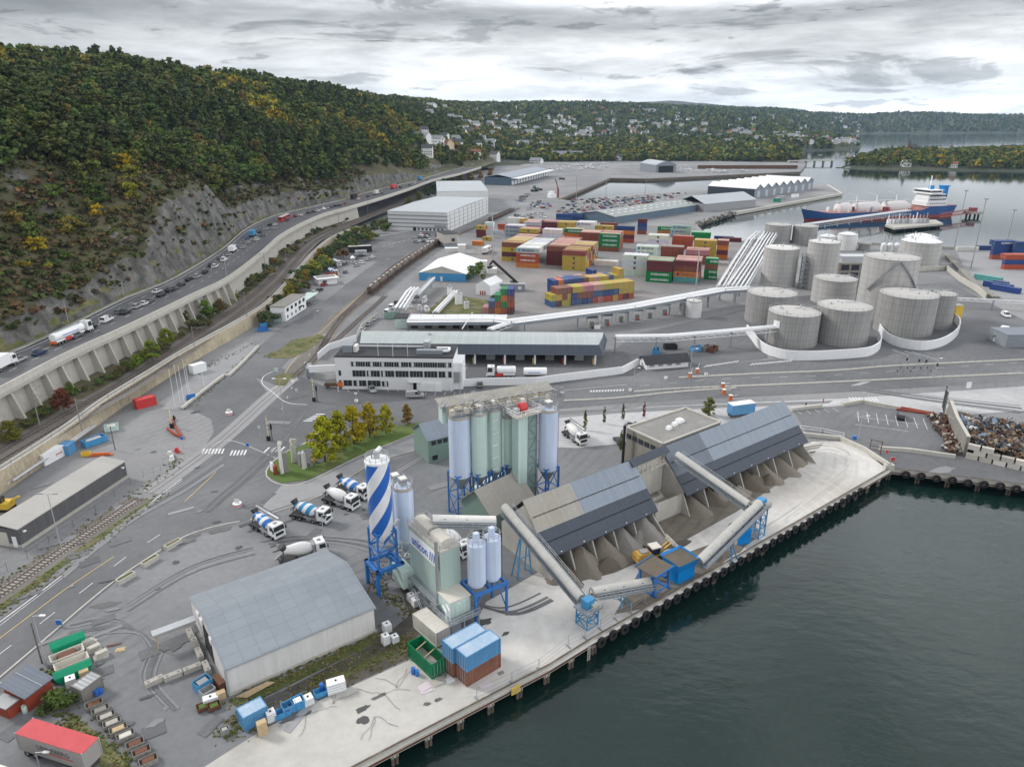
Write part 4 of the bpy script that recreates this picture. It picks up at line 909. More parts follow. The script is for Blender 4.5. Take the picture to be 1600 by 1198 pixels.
g=MB();g.cyl((0,0),.5,zt+.3,zt+1.5,'galv',10);g.bar((0,0,zt+1.5),(.9,.3,zt+1.9),.3,'white');g.bar((-.7,.4,zt+.3),(-.7,.4,zt+1.6),.1,'steel');g.S('filter_cap',t)
g=MB();g.rail([(R_*cos(a)*.96,R_*sin(a)*.96,zt+.1)for a in[i*PI/6 for i in range(13)]],'galv',1.0,1.1,.03);g.S('railing',t)
g=MB();lattice(g,-1.7,1.7,-1.7,1.7,4.6,zb+.3,'frame_b',.17,2);g.bb(-1.9,1.9,-1.9,1.9,(zb+4.6)/2-.05,(zb+4.6)/2+.05,'truss');g.F('tower',t)
g=MB()
for x in(-2.3,2.3):
 for y in(-2.1,2.1):g.box((x,y,2.2),(.55,.55,4.4),'frame_b');g.bar((x,y,2.9),(x*.5,y,4.3),.16,'frame_b')
 g.bar((x,-2.1,.5),(x,2.1,3.9),.1,'frame_b');g.bar((x,2.1,.5),(x,-2.1,3.9),.1,'frame_b');g.bb(x-.3,x+.3,-2.4,2.4,4.2,4.8,'frame_b')
for y in(-2.1,2.1):g.bb(-2.6,2.6,y-.3,y+.3,4.2,4.8,'frame_b')
g.F('portal',t);g=MB();g.bar((-.2,-.3,zb-2.4),(3.4,.5,zb+.6),.28,'galv',8);g.S('screw_conveyor',t);g=MB();g.bar((-2.6,-2.2,4.9),(-7.5,-6.5,2.0),.16,'rust',6);g.S('pipe',t)
def silo(name,label,P,r,zb,zt,m,cone='steel',leg='frame_b',legs=True,cap='galv',group=None,rz=.6):
 t=thing(name,label,'silo',P,rz,group);MB().lathe([(0,zt+.25),(r-.1,zt+.02),(r,zt-.05),(r,zb)][::-1],m,n=32).S('shell',t)
 MB().lathe([(0,max(zb-r*1.5,.8)),(.3,max(zb-r*1.5,.8)),(r-.02,zb)],cone,n=24).S('hopper_cone',t)
 if legs:
  g=MB();q=r*.86;lattice(g,-q,q,-q,q,0,zb+.6,leg,.15,2);g.F('leg_frame',t)
 g=MB();g.rail([(r*.97*cos(a),r*.97*sin(a),zt)for a in[i*PI/6 for i in range(13)]],cap,1.0,1.2,.035);g.lathe([(r+.03,zt-.5),(r+.03,zt+.06),(r-.15,zt+.1)],'conc',n=32);g.S('railing',t)
 g=MB();g.bb(-.55,.55,-.55,.55,zt+.2,zt+1.3,'steel').bb(-.62,.62,-.62,.62,zt+1.3,zt+1.5,'white_d');g.F('filter_box',t)
 g=MB();g.path([(r*.8,-r*.7,0),(r*.8,-r*.7,zt+.4),(r*.3,-r*.2,zt+.9)],.07,'steel',6);g.S('fill_pipe',t);return t
for(px,py,a,bt,lab)in((637,885,758,842,'white silo with pale blue tint beside the striped silo, its top crowded with pipes'),(625,868,752,834,'blue grey silo half hidden behind the striped silo')):
 P=at(px,py);silo('cement_silo',lab,P,1.75,tall(P,bt),tall(P,a),'silo_blue','silo_blue','galv')
c=at(691.3,966);zt=tall(c,864.3);l_=at(634.2,820.8,zt);r_=at(719.3,853,zt);t=thing('mixing_plant','tall mint green mixing building with a white and blue sign','building',c,math.radians(36))
Wd=(V3(r_.x,r_.y,0)-c).length;Ln=(V3(l_.x,l_.y,0)-c).length;MX=t;MXW,MXL,MXT=Wd,Ln,zt
g=MB();g.bb(0,Wd,0,Ln,0,zt,'mint');g.F('wall',t)
g=MB();g.bb(-.12,Wd+.12,-.12,Ln+.12,zt,zt+.25,'conc_lt');g.F('roof',t)
g=MB();g.rail([(0,0,zt+.25),(0,Ln,zt+.25),(Wd,Ln,zt+.25),(Wd,0,zt+.25),(0,0,zt+.25)],'galv',1.0,1.4,.035);g.S('railing',t)
for(y0,y1)in((.7,Ln*.42),(Ln*.5,Ln*.93)):
 g=MB();n=8;w=Wd*.62
 prof=[(Wd*.5-w/2,zt+.25),(Wd*.5-w/2,zt+1.1)]+[(Wd*.5+w/2*sin(a),zt+1.1+.5*cos(a))for a in[(-.5+k/6)*PI for k in range(7)]][1:-1]+[(Wd*.5+w/2,zt+1.1),(Wd*.5+w/2,zt+.25)];k=len(prof)
 g.add([(x,y0,z)for x,z in prof]+[(x,y1,z)for x,z in prof],[(i,i+1,k+i+1,k+i)for i in range(k-1)]+[tuple(range(k))[::-1],tuple(range(k,2*k))],'cream_dirty');g.S('dust_hood',t)
g=MB();g.bb(-.2,-.04,.5,Ln-.6,zt-3.1,zt-.5,'white');sg=g.F('sign',t)
text_mesh('lettering','unicon',2.3,'sign_blue' if 'sign_blue' in M else 'blue',sg,(-.22,Ln*.60,zt-1.85),(PI/2,0,-PI/2),.02,Ln*.50,bold=.03)
g=MB()
for k in range(3):
 y=Ln*.30-k*.62;g.add([(-.23,y,zt-2.7),(-.23,y-.28,zt-2.7),(-.23,y-.62,zt-1.0),(-.23,y-.34,zt-1.0)],[(0,1,2,3)],'blue')
g.F('emblem',sg)
g=MB();g.bar((-.45,.3,.5),(-.45,.3,zt+2.2),.28,'steel',10);g.S('stack_pipe',t)
g=MB();zz=3.2;g.bb(-1.4,-.05,-.5,Ln+2,zz,zz+.12,'truss');g.rail([(-1.4,-.5,zz),(-1.4,Ln+2,zz)],'galv',1.1,1.5,.04);g.bb(-1.4,-.05,1.0,Ln+3,1.0,1.12,'truss');g.rail([(-1.4,1.0,1.0),(-1.4,Ln+3,1.0)],'galv',1.1,1.5,.04)
for y in(0,Ln*.5,Ln):g.bar((-1.3,y,0),(-1.3,y,zz),.1,'truss')
g.F('walkway',t)
g=MB();n=12
for k in range(n):g.bb(-2.5,-1.45,Ln*.42-k*.3,Ln*.42-k*.3+.28,zz-.2-k*.25,zz-.12-k*.25,'steel')
for x in(-2.5,-1.45):g.bar((x,Ln*.42,zz+.9),(x,Ln*.42-n*.3,.9),.04,'galv');g.bar((x,Ln*.42,zz-.1),(x,Ln*.42-n*.3,0),.07,'galv')
g.F('stairs',t);g=MB();g.bb(-2.2,-.05,Ln*.86,Ln+2.6,1.2,4.4,'mint_flat');g.F('side_bay',t)
g=MB();g.path([(1.0,-.05,2.5),(1.0,-3.6,4.6)],.12,'white',8);g.S('pipe',t)
q=at(708,984);t=thing('control_cabin','small mint cabin with a cream roof on a steel platform','cabin',q,MX.rotation_euler.z);zz=2.3
BB(-.5,3.2,-.1,3.9,zz+.1,zz+2.9,'mint_flat').S('wall',t);BB(-.62,3.32,-.22,4.0,zz+2.9,zz+3.08,'cream_dirty').S('roof',t)
g=MB();g.bb(-1.6,4.1,-1.6,4,zz-.1,zz+.06,'truss');g.rail([(-1.6,4,zz),(-1.6,-1.6,zz),(4.1,-1.6,zz),(4.1,4,zz)],'galv',1.1,1.3,.04)
for x in(-1.4,1.2,3.9):
 for y in(-1.4,3.6):g.bar((x,y,0),(x,y,zz),.12,'truss')
g.bb(-.9,1.0,-1.0,2,0,1.6,'truss');g.F('platform',t)
BB(.4,1.3,-.16,-.08,zz+.2,zz+2.2,'mint').S('door',t);BB(1.9,2.8,-.16,-.08,zz+.2,zz+2.2,'mint').S('door',t)
for k in(-1.3,-.7):g=MB();g.path([(k,-.3,.3),(k,-.3,zz+1.9),(k+.2,1.0,zz+2.2)],.13,'white',8);g.S('vent_pipe',t)
a,b,d_=at(744,974),at(791.6,953),at(774,940);t=thing('silo_table','bright blue steel table carrying two pale silos','frame',a,ang(a,b));Lf=(b-a).length;Wf=4.2
zf=tall(b,908);g=MB()
for x in(0,Lf):
 for y in(0,Wf):
  g.bar((x,y,0),(x,y,zf),.2,'frame_b');g.bar((x,y,zf*.62),(x+(1.2 if x==0 else-1.2),y,zf-.2),.12,'frame_b')
for y in(0,Wf):g.bb(-.3,Lf+.3,y-.18,y+.18,zf-.55,zf,'frame_b')
for x in(0,Lf*.5,Lf):g.bb(x-.18,x+.18,-.1,Wf+.1,zf-.5,zf-.03,'frame_b')
g.bar((Lf,0,zf*.1),(Lf,Wf,zf-.5),.1,'frame_b');g.F('frame',t);fm=t.matrix_basis.copy();frz=t.rotation_euler.z
for(u,topy,lab)in((.27,848,'nearer of two pale blue silos on the bright blue table'),(.76,839,'farther of two pale blue silos on the bright blue table')):
 P=Matrix.Translation(a)@Matrix.Rotation(frz,4,'Z')@V3(Lf*u,Wf*.5,zf);zt2=tall(P,topy)-zf
 s=thing('cement_silo',lab,'silo',P,frz);r=1.48
 MB().lathe([(r*.8,0),(r*.8,.35),(r,.5),(r,zt2),(0,zt2+.3)],'silo_ring',n=32).S('shell',s)if 'silo_ring' in M else MB().lathe([(r*.8,0),(r*.8,.35),(r,.5),(r,zt2),(0,zt2+.3)],'silo_blue',n=32).S('shell',s)
 g=MB();g.rail([(r*.95*cos(k),r*.95*sin(k),zt2+.05)for k in[i*PI/5 for i in range(11)]],'galv',1,1.2,.03);g.S('railing',s)
 g=MB();g.bb(-.4,.4,-.4,.4,zt2+.2,zt2+1.8,'silo_blue');g.S('filter_box',s);g=MB();g.path([(r+.1,-.5,-2),(r+.1,-.5,zt2+.3),(.2,0,zt2+1)],.07,'dark',6);g.S('hose',s)
Pg=at(721,803);zb=tall(Pg+V3(0,-1.7,0),749)
def grp(px,bpy_,topy,hw,m,lab,legs=True,cone='steel'):
 r=hw*(at(px+1,bpy_,zb)-at(px,bpy_,zb)).length;P=at(px,bpy_,zb);P=V3(P.x,P.y+r,0);z1=tall(P+V3(0,-r,0),topy)
 return silo('cement_silo',lab,P,r,zb,z1,m,cone,'frame_b',rz=.62),P,r,z1
s1,P1,r1,z1=grp(718.5,749,654,17,'silo_blue','pale blue silo at the near end of the tall silo row')
s2,P2,*_=grp(749,746,648,13,'mint_flat','mint green silo with ladder rungs, next to the pale blue end silo')
s3,P3,*_=grp(772.5,738,641,11.3,'mint_flat','middle mint green silo between its wider and shorter neighbours')
s4,P4,*_=grp(794,731,652,10,'mint_flat','shortest mint green silo beside the square elevator tower')
s5,P5,r5,z5=grp(856,738,643,15,'silo_blue','pale blue silo standing apart at the far end of the row')
g=MB()
for k in range(5):g.bar((1.9,-1.9,zb+1+k*2.6),(3.0,-2.2,zb+1.3+k*2.6),.09,'white')
g.S('bracket',s2)
q=at(812,748,zb-.5);q=V3(q.x,q.y+1.5,0);zt=tall(q,647);t=thing('elevator_tower','square mint elevator tower with a red machine on its top platform','tower',q,.62)
BB(-1.1,1.1,-1.1,1.1,0,zt,'mint_flat').F('casing',t);g=MB();lattice(g,1.3,3.4,-1,1.2,0,zt,'truss',.1,8);g.bb(1.35,3.3,-.9,1.1,2,zt-.5,'mint_dark');g.F('stair_frame',t)
g=MB();g.bb(-2,4,-1.9,2.2,zt,zt+.25,'conc_lt');g.rail([(-2,-1.9,zt+.2),(4,-1.9,zt+.2),(4,2.2,zt+.2),(-2,2.2,zt+.2),(-2,-1.9,zt+.2)],'white',1.1,1,.05);g.F('platform',t)
MB().lathe([(0,-.8),(.9,-.7),(1.0,0),(.9,.7),(0,.8)],'red',(.6,0,zt+1.3),16,'X').bb(-1.4,-.3,-.5,.5,zt+.3,zt+1.4,'galv').S('machine',t)
q=at(837,772);t=thing('vent_pipe','slender pinkish pipe beside the far pale silo','pipe',q);mat('pipe_pink',(.6,.53,.57),.6,var=.06);h_=tall(q,630);g=MB();g.cyl((0,0),.48,0,h_,'pipe_pink',14)
for k in range(1,5):g.cyl((0,0),.52,h_*k/5,h_*k/5+.12,'steel',14)
g.S('pipe',t)
t=thing('top_gallery','beige canopy with pipes and walkways over the silo tops','gallery',P2,ang(P1,P4));zt=z1+.9;Lg=(P4-P1).length
mat('canopy_beige',(.30,.29,.265),.85,var=.22,scale=.5,fine=2,col2=(.29,.275,.24))
g=MB();g.add([(-7,2.0,zt+.5),(Lg+7,2.0,zt+.5),(Lg+7,5.5,zt+1.2),(-7,5.5,zt+1.2),(-7,2.0,zt+.7),(Lg+7,2.0,zt+.7),(Lg+7,5.5,zt+1.4),(-7,5.5,zt+1.4)],[(3,2,1,0),(4,5,6,7),(0,1,5,4),(1,2,6,5),(2,3,7,6),(3,0,4,7)],'canopy_beige');g.F('canopy',t)
g=MB();g.rail([(-6,-.8,zt-.2),(Lg+6,-.8,zt-.2)],'conc_lt',1.1,1.1,.05);g.rail([(-6,.6,zt-.2),(Lg+6,.6,zt-.2)],'yellow',1.1,1.6,.04);g.bb(-6,Lg+6,-.8,.6,zt-.3,zt-.2,'truss');g.F('walkway',t)
g=MB();r_=random.Random(6)
for k in range(26):x,y=r_.uniform(-7,Lg+7),r_.uniform(-1.5,3.5);g.path([(x,y,zt-.4),(x,y,zt+r_.uniform(.6,2.0)),(x+r_.uniform(-2,2),y+r_.uniform(-.6,.6),zt+r_.uniform(.4,2.0))],r_.choice([.05,.09,.14]),r_.choice(['steel','conc','galv','truss']),5)
for k in range(9):x=-6.5+k*(Lg+13)/8;g.bar((x,1.9,zt-.4),(x,1.9,zt+.9),.1,'truss');g.bar((x,1.9,zt+.9),(x+2.2,-.7,zt+.8),.07,'truss');g.box((x+1,-.4,zt+.4),(.9,.8,1.1),r_.choice(['white_d','steel','conc_lt']))
g.F('steelwork',t)
for k in range(5):g=MB();x=-4+k*3;g.path([(x,1.4,zt+.9),(x+1.2,.4,zt+1.7),(x+2.4,-1.2,zt+.5)],.16,'conc',7);g.S('pipe',t)
BB(-6.5,-4.6,2.6,5,zt-3,zt+.6,'mint_flat').S('wall_panel',t)
g=MB();a,b=at(739,790),at(835,752);t=thing('silo_conveyor','mint green covered conveyor running under the silo row','conveyor',a);d=b-a;g.bar((0,0,3.4),d+V3(0,0,6),.7,'mint_flat');g.S('cover',t)
t,L_=framed('workshop','dark mint workshop with grey gable roof behind the silos','workshop',(670,724),(712,713));h_=tall(at(670,724),688)
MB().add([(0,0,0),(7.5,0,0),(7.5,8,0),(0,8,0),(0,0,h_),(7.5,0,h_),(7.5,8,h_),(0,8,h_),(0,4,h_+2.6),(7.5,4,h_+2.6)],[(0,1,5,4),(2,3,7,6),(1,2,6,9,5),(3,0,4,8,7)],'mint_dark').F('wall',t)
g=MB();g.gable(0,7.5,0,8,0,h_,h_+2.6,'mint_dark','roof_blue',over=.35,walls=False);g.F('roof',t)
for k in range(4):BB(.9+k*1.5,2.0+k*1.5,-.08,.04,h_-1.5,h_-.5,'glass').S('window',t)
BB(1.0,2.3,-.1,.04,.6,1.7,'dark').S('hatch',t)
er,el,rg=at(768,804.6,5),at(735,781,5),None;mid=(er+el)/2;er2=at(830,773,5);t=thing('transfer_house','mint gable house with a steep lichen stained beige roof','building',V3(er.x,er.y,0),ang(er,er2));Lb=(er2-er).length;Wb=8.4
hr=tall(V3(er.x,er.y,0)+(Matrix.Rotation(t.rotation_euler.z,4,'Z')@V3(0,Wb/2,0)),766)
g=MB();g.add([(0,0,0),(Lb,0,0),(Lb,Wb,0),(0,Wb,0),(0,0,5),(Lb,0,5),(Lb,Wb,5),(0,Wb,5),(0,Wb/2,hr),(Lb,Wb/2,hr)],[(0,1,5,4),(2,3,7,6),(1,2,6,9,5),(3,0,4,8,7)],'mint_dark');g.F('wall',t)
g=MB();g.gable(0,Lb,0,Wb,0,5,hr,'mint_dark','roof_beige',over=.5,walls=False,th=.2);g.F('roof',t);BB(-1.6,-.05,3.2,4.6,0,2.4,'conc').S('door',t)
# ---- aggregate sheds
def heap(name,label,P,rx,ry,h,m,rz=0.0,group=None,seed=1):
 t=MB();r=random.Random(seed);n,k=22,7;vs=[(0,0,h)]
 for j in range(1,k+1):
  f=j/k
  for i in range(n):
   a=2*PI*i/n;w=1+.22*MN.noise(Vector((cos(a)*1.3,sin(a)*1.3,seed)))+r.uniform(-.03,.03)
   z=h*(1-f)**1.15*(1+r.uniform(-.06,.06))-(.05 if j==k else 0);vs.append((rx*f*w*cos(a),ry*f*w*sin(a),max(z,-.05)))
 fs=[(0,1+i,1+(i+1)%n)for i in range(n)]
 for j in range(k-1):
  for i in range(n):fs.append((1+j*n+i,1+(j+1)*n+i,1+(j+1)*n+(i+1)%n,1+j*n+(i+1)%n))
 t.add(vs,fs,m);o=t.build(name);o.location=P;o.rotation_euler.z=rz;return tag(o,label,'pile',group)
def bigshed(label,ex,L_,rz,ez,rzz,run,split,beige,bays,roofs):
 """ex: world point of the near end of the front eave (ground)"""
 t=thing('aggregate_shed',label,'shed',ex,rz);Wd=run*2
 def slope(x0,x1,f0,f1,m,lift=0.0):
  p=lambda x,f:(x,run*f,ez+(rzz-ez)*f+lift);g=MB()
  a=[p(x0,f0),p(x1,f0),p(x1,f1),p(x0,f1)];b=[(q[0],q[1],q[2]-.22)for q in a]
  g.add(b+a,[(3,2,1,0),(4,5,6,7),(0,1,5,4),(1,2,6,5),(2,3,7,6),(3,0,4,7)],m);return g
 slope(-.4,L_+.4,-.06,split,'roof_slate').F('lower_roof',t)
 if beige>0:
  slope(-.4,beige,split,1.0,'roof_beige',.05).F('upper_roof',t);slope(beige,L_+.4,split,1.0,'roof_blue',.05).F('upper_roof',t)
 else:
  slope(-.4,L_*.27,split,1.0,'roof_slate_lt',.05).F('upper_roof',t);slope(L_*.27,L_+.4,split,1.0,'roof_blue',.05).F('upper_roof',t)
 g=MB();g.add([(-.4,run,rzz),(L_+.4,run,rzz),(L_+.4,Wd+.4,ez-.2),(-.4,Wd+.4,ez-.2)],[(3,2,1,0)],'roof_blue');g.F('back_roof',t)
 for f in(split*.45,split+(1-split)*.42):
  g=MB();y=run*f;z=ez+(rzz-ez)*f
  g.bar((0,y,z+.18),(L_,y,z+.18),.05,'dark')
  for k in range(int(L_/1.0)):g.bar((k+.5,y,z),(k+.5,y,z+.22),.05,'dark')
  g.F('snow_guard',t)
 g=MB();g.bb(.1,L_-.1,Wd-.5,Wd,0,ez,'conc');g.bb(.1,L_-.1,Wd*.72,Wd*.72+.4,0,3.6,'conc');g.F('back_wall',t)
 for k in range(bays+1):
  x=L_*k/bays;g=MB();w=.15;prof=[(-1.3,0),(-1.1,.5),(.7,4.2),(.6,ez),(run,rzz-1.0 if k in(0,bays)else ez),(Wd-.3,ez),(Wd-.3,0)]
  if k==bays:prof=[(-3.4,0),(-3.2,.4),(.3,3.2),(.3,4.0),(Wd-.3,4.0),(Wd-.3,0)]
  kk=len(prof);vs=[(x-w,a,b)for a,b in prof]+[(x+w,a,b)for a,b in prof]
  g.add(vs,[tuple(range(kk)),tuple(range(2*kk-1,kk-1,-1))]+[(i,kk+i,kk+(i+1)%kk,(i+1)%kk)for i in range(kk)],'conc');g.F('bay_wall',t)
 for k in range(bays):MB().bar((L_*(k+.5)/bays,.2,ez-.2),(L_*(k+.5)/bays,-.3,ez-.35),.14,'white').S('lamp',t)
 return t
mat('roof_slate_lt',(.16,.185,.225),.5,.15,var=.08,brick=(1,.8,.05,.6,60))
rzA=math.radians(36.4);EZ=5.0
eA=at(857.5,866,EZ);fA=at(1023.7,793.8,EZ);A0=V3(eA.x,eA.y,0);LA=(fA-eA).length;rzA=ang(eA,fA)
SA=bigshed('nearer aggregate shed, steep roof half beige half blue over dark slate edge',A0,LA,rzA,EZ,12.4,7.0,.40,LA*.40,5,None)
fB=at(1259,686.3,EZ);eB=at(1073,769,EZ);rzB=ang(eB,fB);LB=(fB-eB).length;B0=V3(eB.x,eB.y,0)
SB=bigshed('farther aggregate shed with a long steep blue grey roof and open concrete bays',B0,LB,rzB,EZ,12.3,7.1,.36,0,7,None)
def LP(o,x,y,z=0.0):return Matrix.Translation(o.location)@Matrix.Rotation(o.rotation_euler.z,4,'Z')@V3(x,y,z)
pn=[('sand_pile','grey sand heap'),('brown_pile','dark brown gravel heap'),('gravel_pile','pale gravel heap')]
for k,(mm,lab,fx,rx,h)in enumerate([('brown_pile','dark brown sand heap in the first bay of the nearer shed',-.2,2.9,2.6),('sand_pile','grey brown sand heap in the second bay of the nearer shed',-2.0,3.4,3.2),('sand_pile','beige sand heap in the third bay of the nearer shed',-1.0,3.2,3.4),('gravel_pile','pale gravel heap in the fourth bay of the nearer shed',0,3,3.2),('gravel_pile','broad pale heap in the last bay of the nearer shed',-1.6,3.6,4.2)]):
 heap('aggregate_heap',lab,LP(SA,LA*(k+.5)/5,1.6),rx,6.6-fx*.5,h*1.15,mm,rzA,'heaps in the shed bays',k+3)
for k in range(7):
 heap('aggregate_heap',['dark','brown','grey brown','ochre','brown grey','coarse brown','fine grey'][k]+' gravel heap in bay number %s of the farther shed'%['one','two','three','four','five','six','seven'][k],LP(SB,LB*(k+.5)/7,1.8),3.3,[6.5,5,5.2,6.4,6.8,6.8,5][k],[3.0,2.6,2.8,3.4,3.6,3.2,2.6][k],['sand_pile','brown_pile','brown_pile','brown_pile','sand_pile','sand_pile','sand_pile'][k],rzB,'heaps in the shed bays',k+20)
for(px,py,rx,ry,h,m,lab,s)in[(948,884,3.4,2.2,1.9,'brown_pile','dark sand heap with scooped side in front of the nearer shed',1),(972,849,2.5,2.0,2.2,'gravel_pile','pale gravel heap beside its twin in front of the shed',2),(998,843,2.6,2.1,2.3,'gravel_pile','pale gravel heap nearest the white concrete box',3),(1175,755,4.6,2.8,2.4,'brown_pile','long brown heap with ripples in front of the farther shed',4),(1200,752,2.6,2.3,2.0,'brown_pile','brown heap at the end of the rippled one',5),(1152,772,4,2.4,2.2,'sand_pile','grey brown heap under the farther conveyor',6),(1120,778,3.2,2.4,2.8,'sand_pile','tall beige heap by the end wall of the farther shed',7),(870,905,2.4,1.6,1.2,'mudsand','low tan sand spill by the end wall of the nearer shed',8),(1148,858,2.0,1.4,.9,'sand_pile','small sand heap beside the blue chute on the quay',9),(1118,872,1.8,1.2,.7,'brown_pile','small brown heap under the quay conveyor',10)]:
 heap('gravel_heap',lab,at(px,py),rx,ry,h,m,.6,'loose heaps on the quay',s)
t,L_=framed('concrete_box','roofless white stained concrete pen between the two sheds','pen',(1023,818),(1065,800));
g=MB();D=9;H_=4.2
for(x0,x1,y0,y1)in((0,L_,0,.35),(0,.35,.35,D),(L_-.35,L_,.35,D),(.35,L_-.35,D-.35,D)):g.bb(x0,x1,y0,y1,0,H_,'conc_lt')
g.F('wall',t);BB(.35,L_-.35,.35,D-.35,.1,1.6,'conc').S('fill',t)
p0,p1=LP(SA,LA-.5,7.0,11.2),LP(SB,.5,7.0,11.0);t=thing('link_gallery','raised conveyor gallery linking the ridges of the two sheds','gallery',p0,ang(p0,p1));d=(p1-p0).length
MB().gable(0,d,-1.2,1.2,0,.4,1.2,'truss','roof_slate',over=.15,walls=False).F('roof',t);g=MB();g.bb(0,d,-1.1,1.1,-2.4,-2.1,'conc_lt')
for y in(-1.1,1.1):
 g.bar((0,y,-1.0),(d,y,-1.0),.08,'conc_lt');g.bar((0,y,.2),(d,y,.2),.1,'conc_lt')
 for k in range(9):g.bar((d*k/8,y,-2.1),(d*k/8,y,.3),.09,'conc_lt')
g.bb(1,d-1,-.8,.8,-8,-2.5,'conc_lt');g.F('truss',t)
t,L_=framed('flat_building','brownish flat roofed building with skylights behind the farther shed','building',(987,742),(1042,770));a=at(987,742);hz_=tall(a,668)
c1=at(979,668,hz_);c2=at(1071,638,hz_);c3=at(1126,660,hz_);c4=at(1036,694,hz_);t.location=(c4.x,c4.y,0);t.rotation_euler.z=ang(c4,c3);Rm=Matrix.Rotation(-t.rotation_euler.z,3,'Z')
q=[Rm@(V3(c.x,c.y,0)-t.location)for c in(c4,c3,c2,c1)];pq=[(v.x,v.y)for v in q]
MB().prism(pq,0,hz_,'brickwall','flatroof').F('wall',t)
g=MB();
for i in range(4):g.bar((*pq[i],hz_+.15),(*pq[(i+1)%4],hz_+.15),.22,'conc_lt')
g.F('parapet',t);cx=sum(p[0]for p in pq)/4;cy=sum(p[1]for p in pq)/4
for k,s in((-2.6,.8),(0,.8),(2.4,1.2)):MB().box((cx+k,cy+k*.25,hz_+.3),(s*1.5,s*1.3,.8),'white',taper=.8).F('skylight',t)
for k in range(6):
 f=(k+.5)/6;p=V3(*pq[0],0).lerp(V3(*pq[3],0),f);g=MB();g.box((p.x,p.y,hz_-1.7),(.35,1.2,1.0),'glass',math.atan2(pq[3][1]-pq[0][1],pq[3][0]-pq[0][0])-PI/2);g.F('window',t)
p=LP(t,*pq[3]);c=thing('chimney_pipe','black flue pipe at the corner of the flat roofed building','pipe',V3(p.x-.6,p.y-1.2,0));g=MB();g.cyl((0,0),.32,0,hz_+1.0,'dark',10);g.S('pipe',c)
def conveyor(label,a,b,w=1.5,legs=(),hood='belt_cover',rail_side=1):
 a,b=Vector(a),Vector(b);t=thing('conveyor',label,'conveyor',(a.x,a.y,0),ang(a,b));L_=hyp(b.x-a.x,b.y-a.y);za,zb=a.z,b.z
 def pt(x,y,dz):return(x,y,za+(zb-za)*x/L_+dz)
 n=9;prof=[(w/2*cos(k*PI/n),.15+w*.42*sin(k*PI/n))for k in range(n+1)];k=len(prof)
 g=MB();g.add([pt(0,y,z)for y,z in prof]+[pt(L_,y,z)for y,z in prof],[(i,k+i,k+i+1,i+1)for i in range(k-1)]+[tuple(range(k)),tuple(range(2*k-1,k-1,-1))],hood)
 for i in range(int(L_/3.6)):x=1.8+i*3.6;g.add([pt(x,-w*.47,.3),pt(x+.35,-w*.47,.3),pt(x+.35,-w*.40,.6),pt(x,-w*.40,.6)],[(0,1,2,3)],'dark')
 g.S('cover',t)
 g=MB()
 for y in(-w/2,w/2):
  g.bar(pt(0,y,.1),pt(L_,y,.1),.11,'truss');g.bar(pt(0,y,-1.0),pt(L_,y,-1.0),.1,'truss');m=max(3,int(L_/2.2))
  for i in range(m):g.bar(pt(L_*i/m,y,-1.0),pt(L_*(i+1)/m,y,.1),.06,'truss');g.bar(pt(L_*i/m,y,-1.0),pt(L_*i/m,y,.1),.06,'truss')
 g.add([pt(0,-w/2,-.95),pt(L_,-w/2,-.95),pt(L_,w/2,-.95),pt(0,w/2,-.95)],[(0,1,2,3)],'truss');g.F('truss',t)
 g=MB();y0,y1=(-w/2-.9,-w/2)if rail_side>0 else(w/2,w/2+.9)
 g.add([pt(0,y0,-.55),pt(L_,y0,-.55),pt(L_,y1,-.55),pt(0,y1,-.55)],[(0,1,2,3)],'truss');yy=y0 if rail_side>0 else y1
 for f in(.0,.5):g.bar(pt(0,yy,.0+f),pt(L_,yy,.0+f),.035,'galv')
 for i in range(int(L_/1.6)):g.bar(pt(i*1.6,yy,-.55),pt(i*1.6,yy,.5),.035,'galv')
 g.F('walkway',t)
 for(f,m)in legs:
  x=L_*f;z=pt(x,0,-1.0)[2];g=MB()
  for y in(-w*.5,w*.5):g.bar((x-.1,y*1.9,0),(x,y,z),.13,m);g.bar((x+1.6,y*1.9,0),(x+.2,y,z),.11,m)
  g.bar((x,-w*.7,z*.5),(x,w*.7,z*.5),.08,m);g.F('trestle',t)
 return t
c1=at(788,793,11.3);c2=at(908,936,3.4);conveyor('covered conveyor climbing from the quay tower to the nearer shed',(c2.x,c2.y,c2.z),(c1.x,c1.y,c1.z),1.6,[(.72,'frame_blue_lt')])
c3=at(925,925,3.6);c4=at(1015,909,2.4);conveyor('short covered conveyor between quay tower and blue hopper frame',c3,c4,1.6,[(.45,'frame_blue_lt')])
c5=at(1058,711,11.6);c6=at(1170,789,7.2);conveyor('covered conveyor from the farther shed down to the blue lattice tower',c6,c5,1.6)
c7=at(1186,787,7.2);c8=at(1092,878,3.2);conveyor('long covered conveyor rising from the blue hopper along the quay',c8,c7,1.7,[(.45,'frame_blue_lt')])
c9=at(775,814,13.0);c10=at(676,812,14.0);conveyor('white roofed conveyor into the top of the mint mixing building',c10,c9,1.7,(),'white_d')
def ltower(label,px,py,hz_,w):
 t=thing('lattice_tower',label,'tower',at(px,py),.7);g=MB();lattice(g,-w,w,-w,w,0,hz_,'frame_blue_lt',.11,max(2,int(hz_/2)));g.F('frame',t)
 g=MB();g.bb(-w-.4,w+.4,-w-.4,w+.4,hz_,hz_+.2,'truss');g.rail([(-w-.4,-w-.4,hz_),(w+.4,-w-.4,hz_),(w+.4,w+.4,hz_)],'galv',1.1,1,.04);g.box((0,0,hz_+1),(1.6,1.4,1.5),'frame_blue_lt');g.box((.6,-.9,hz_+.6),(1.2,.8,.8),'conc_lt');g.F('drive_head',t)
ltower('blue lattice tower where two conveyors meet at the quay edge',917,974,3.0,1.2);ltower('tall blue lattice tower at the head of the long quay conveyor',1182,836,6.2,1.0)
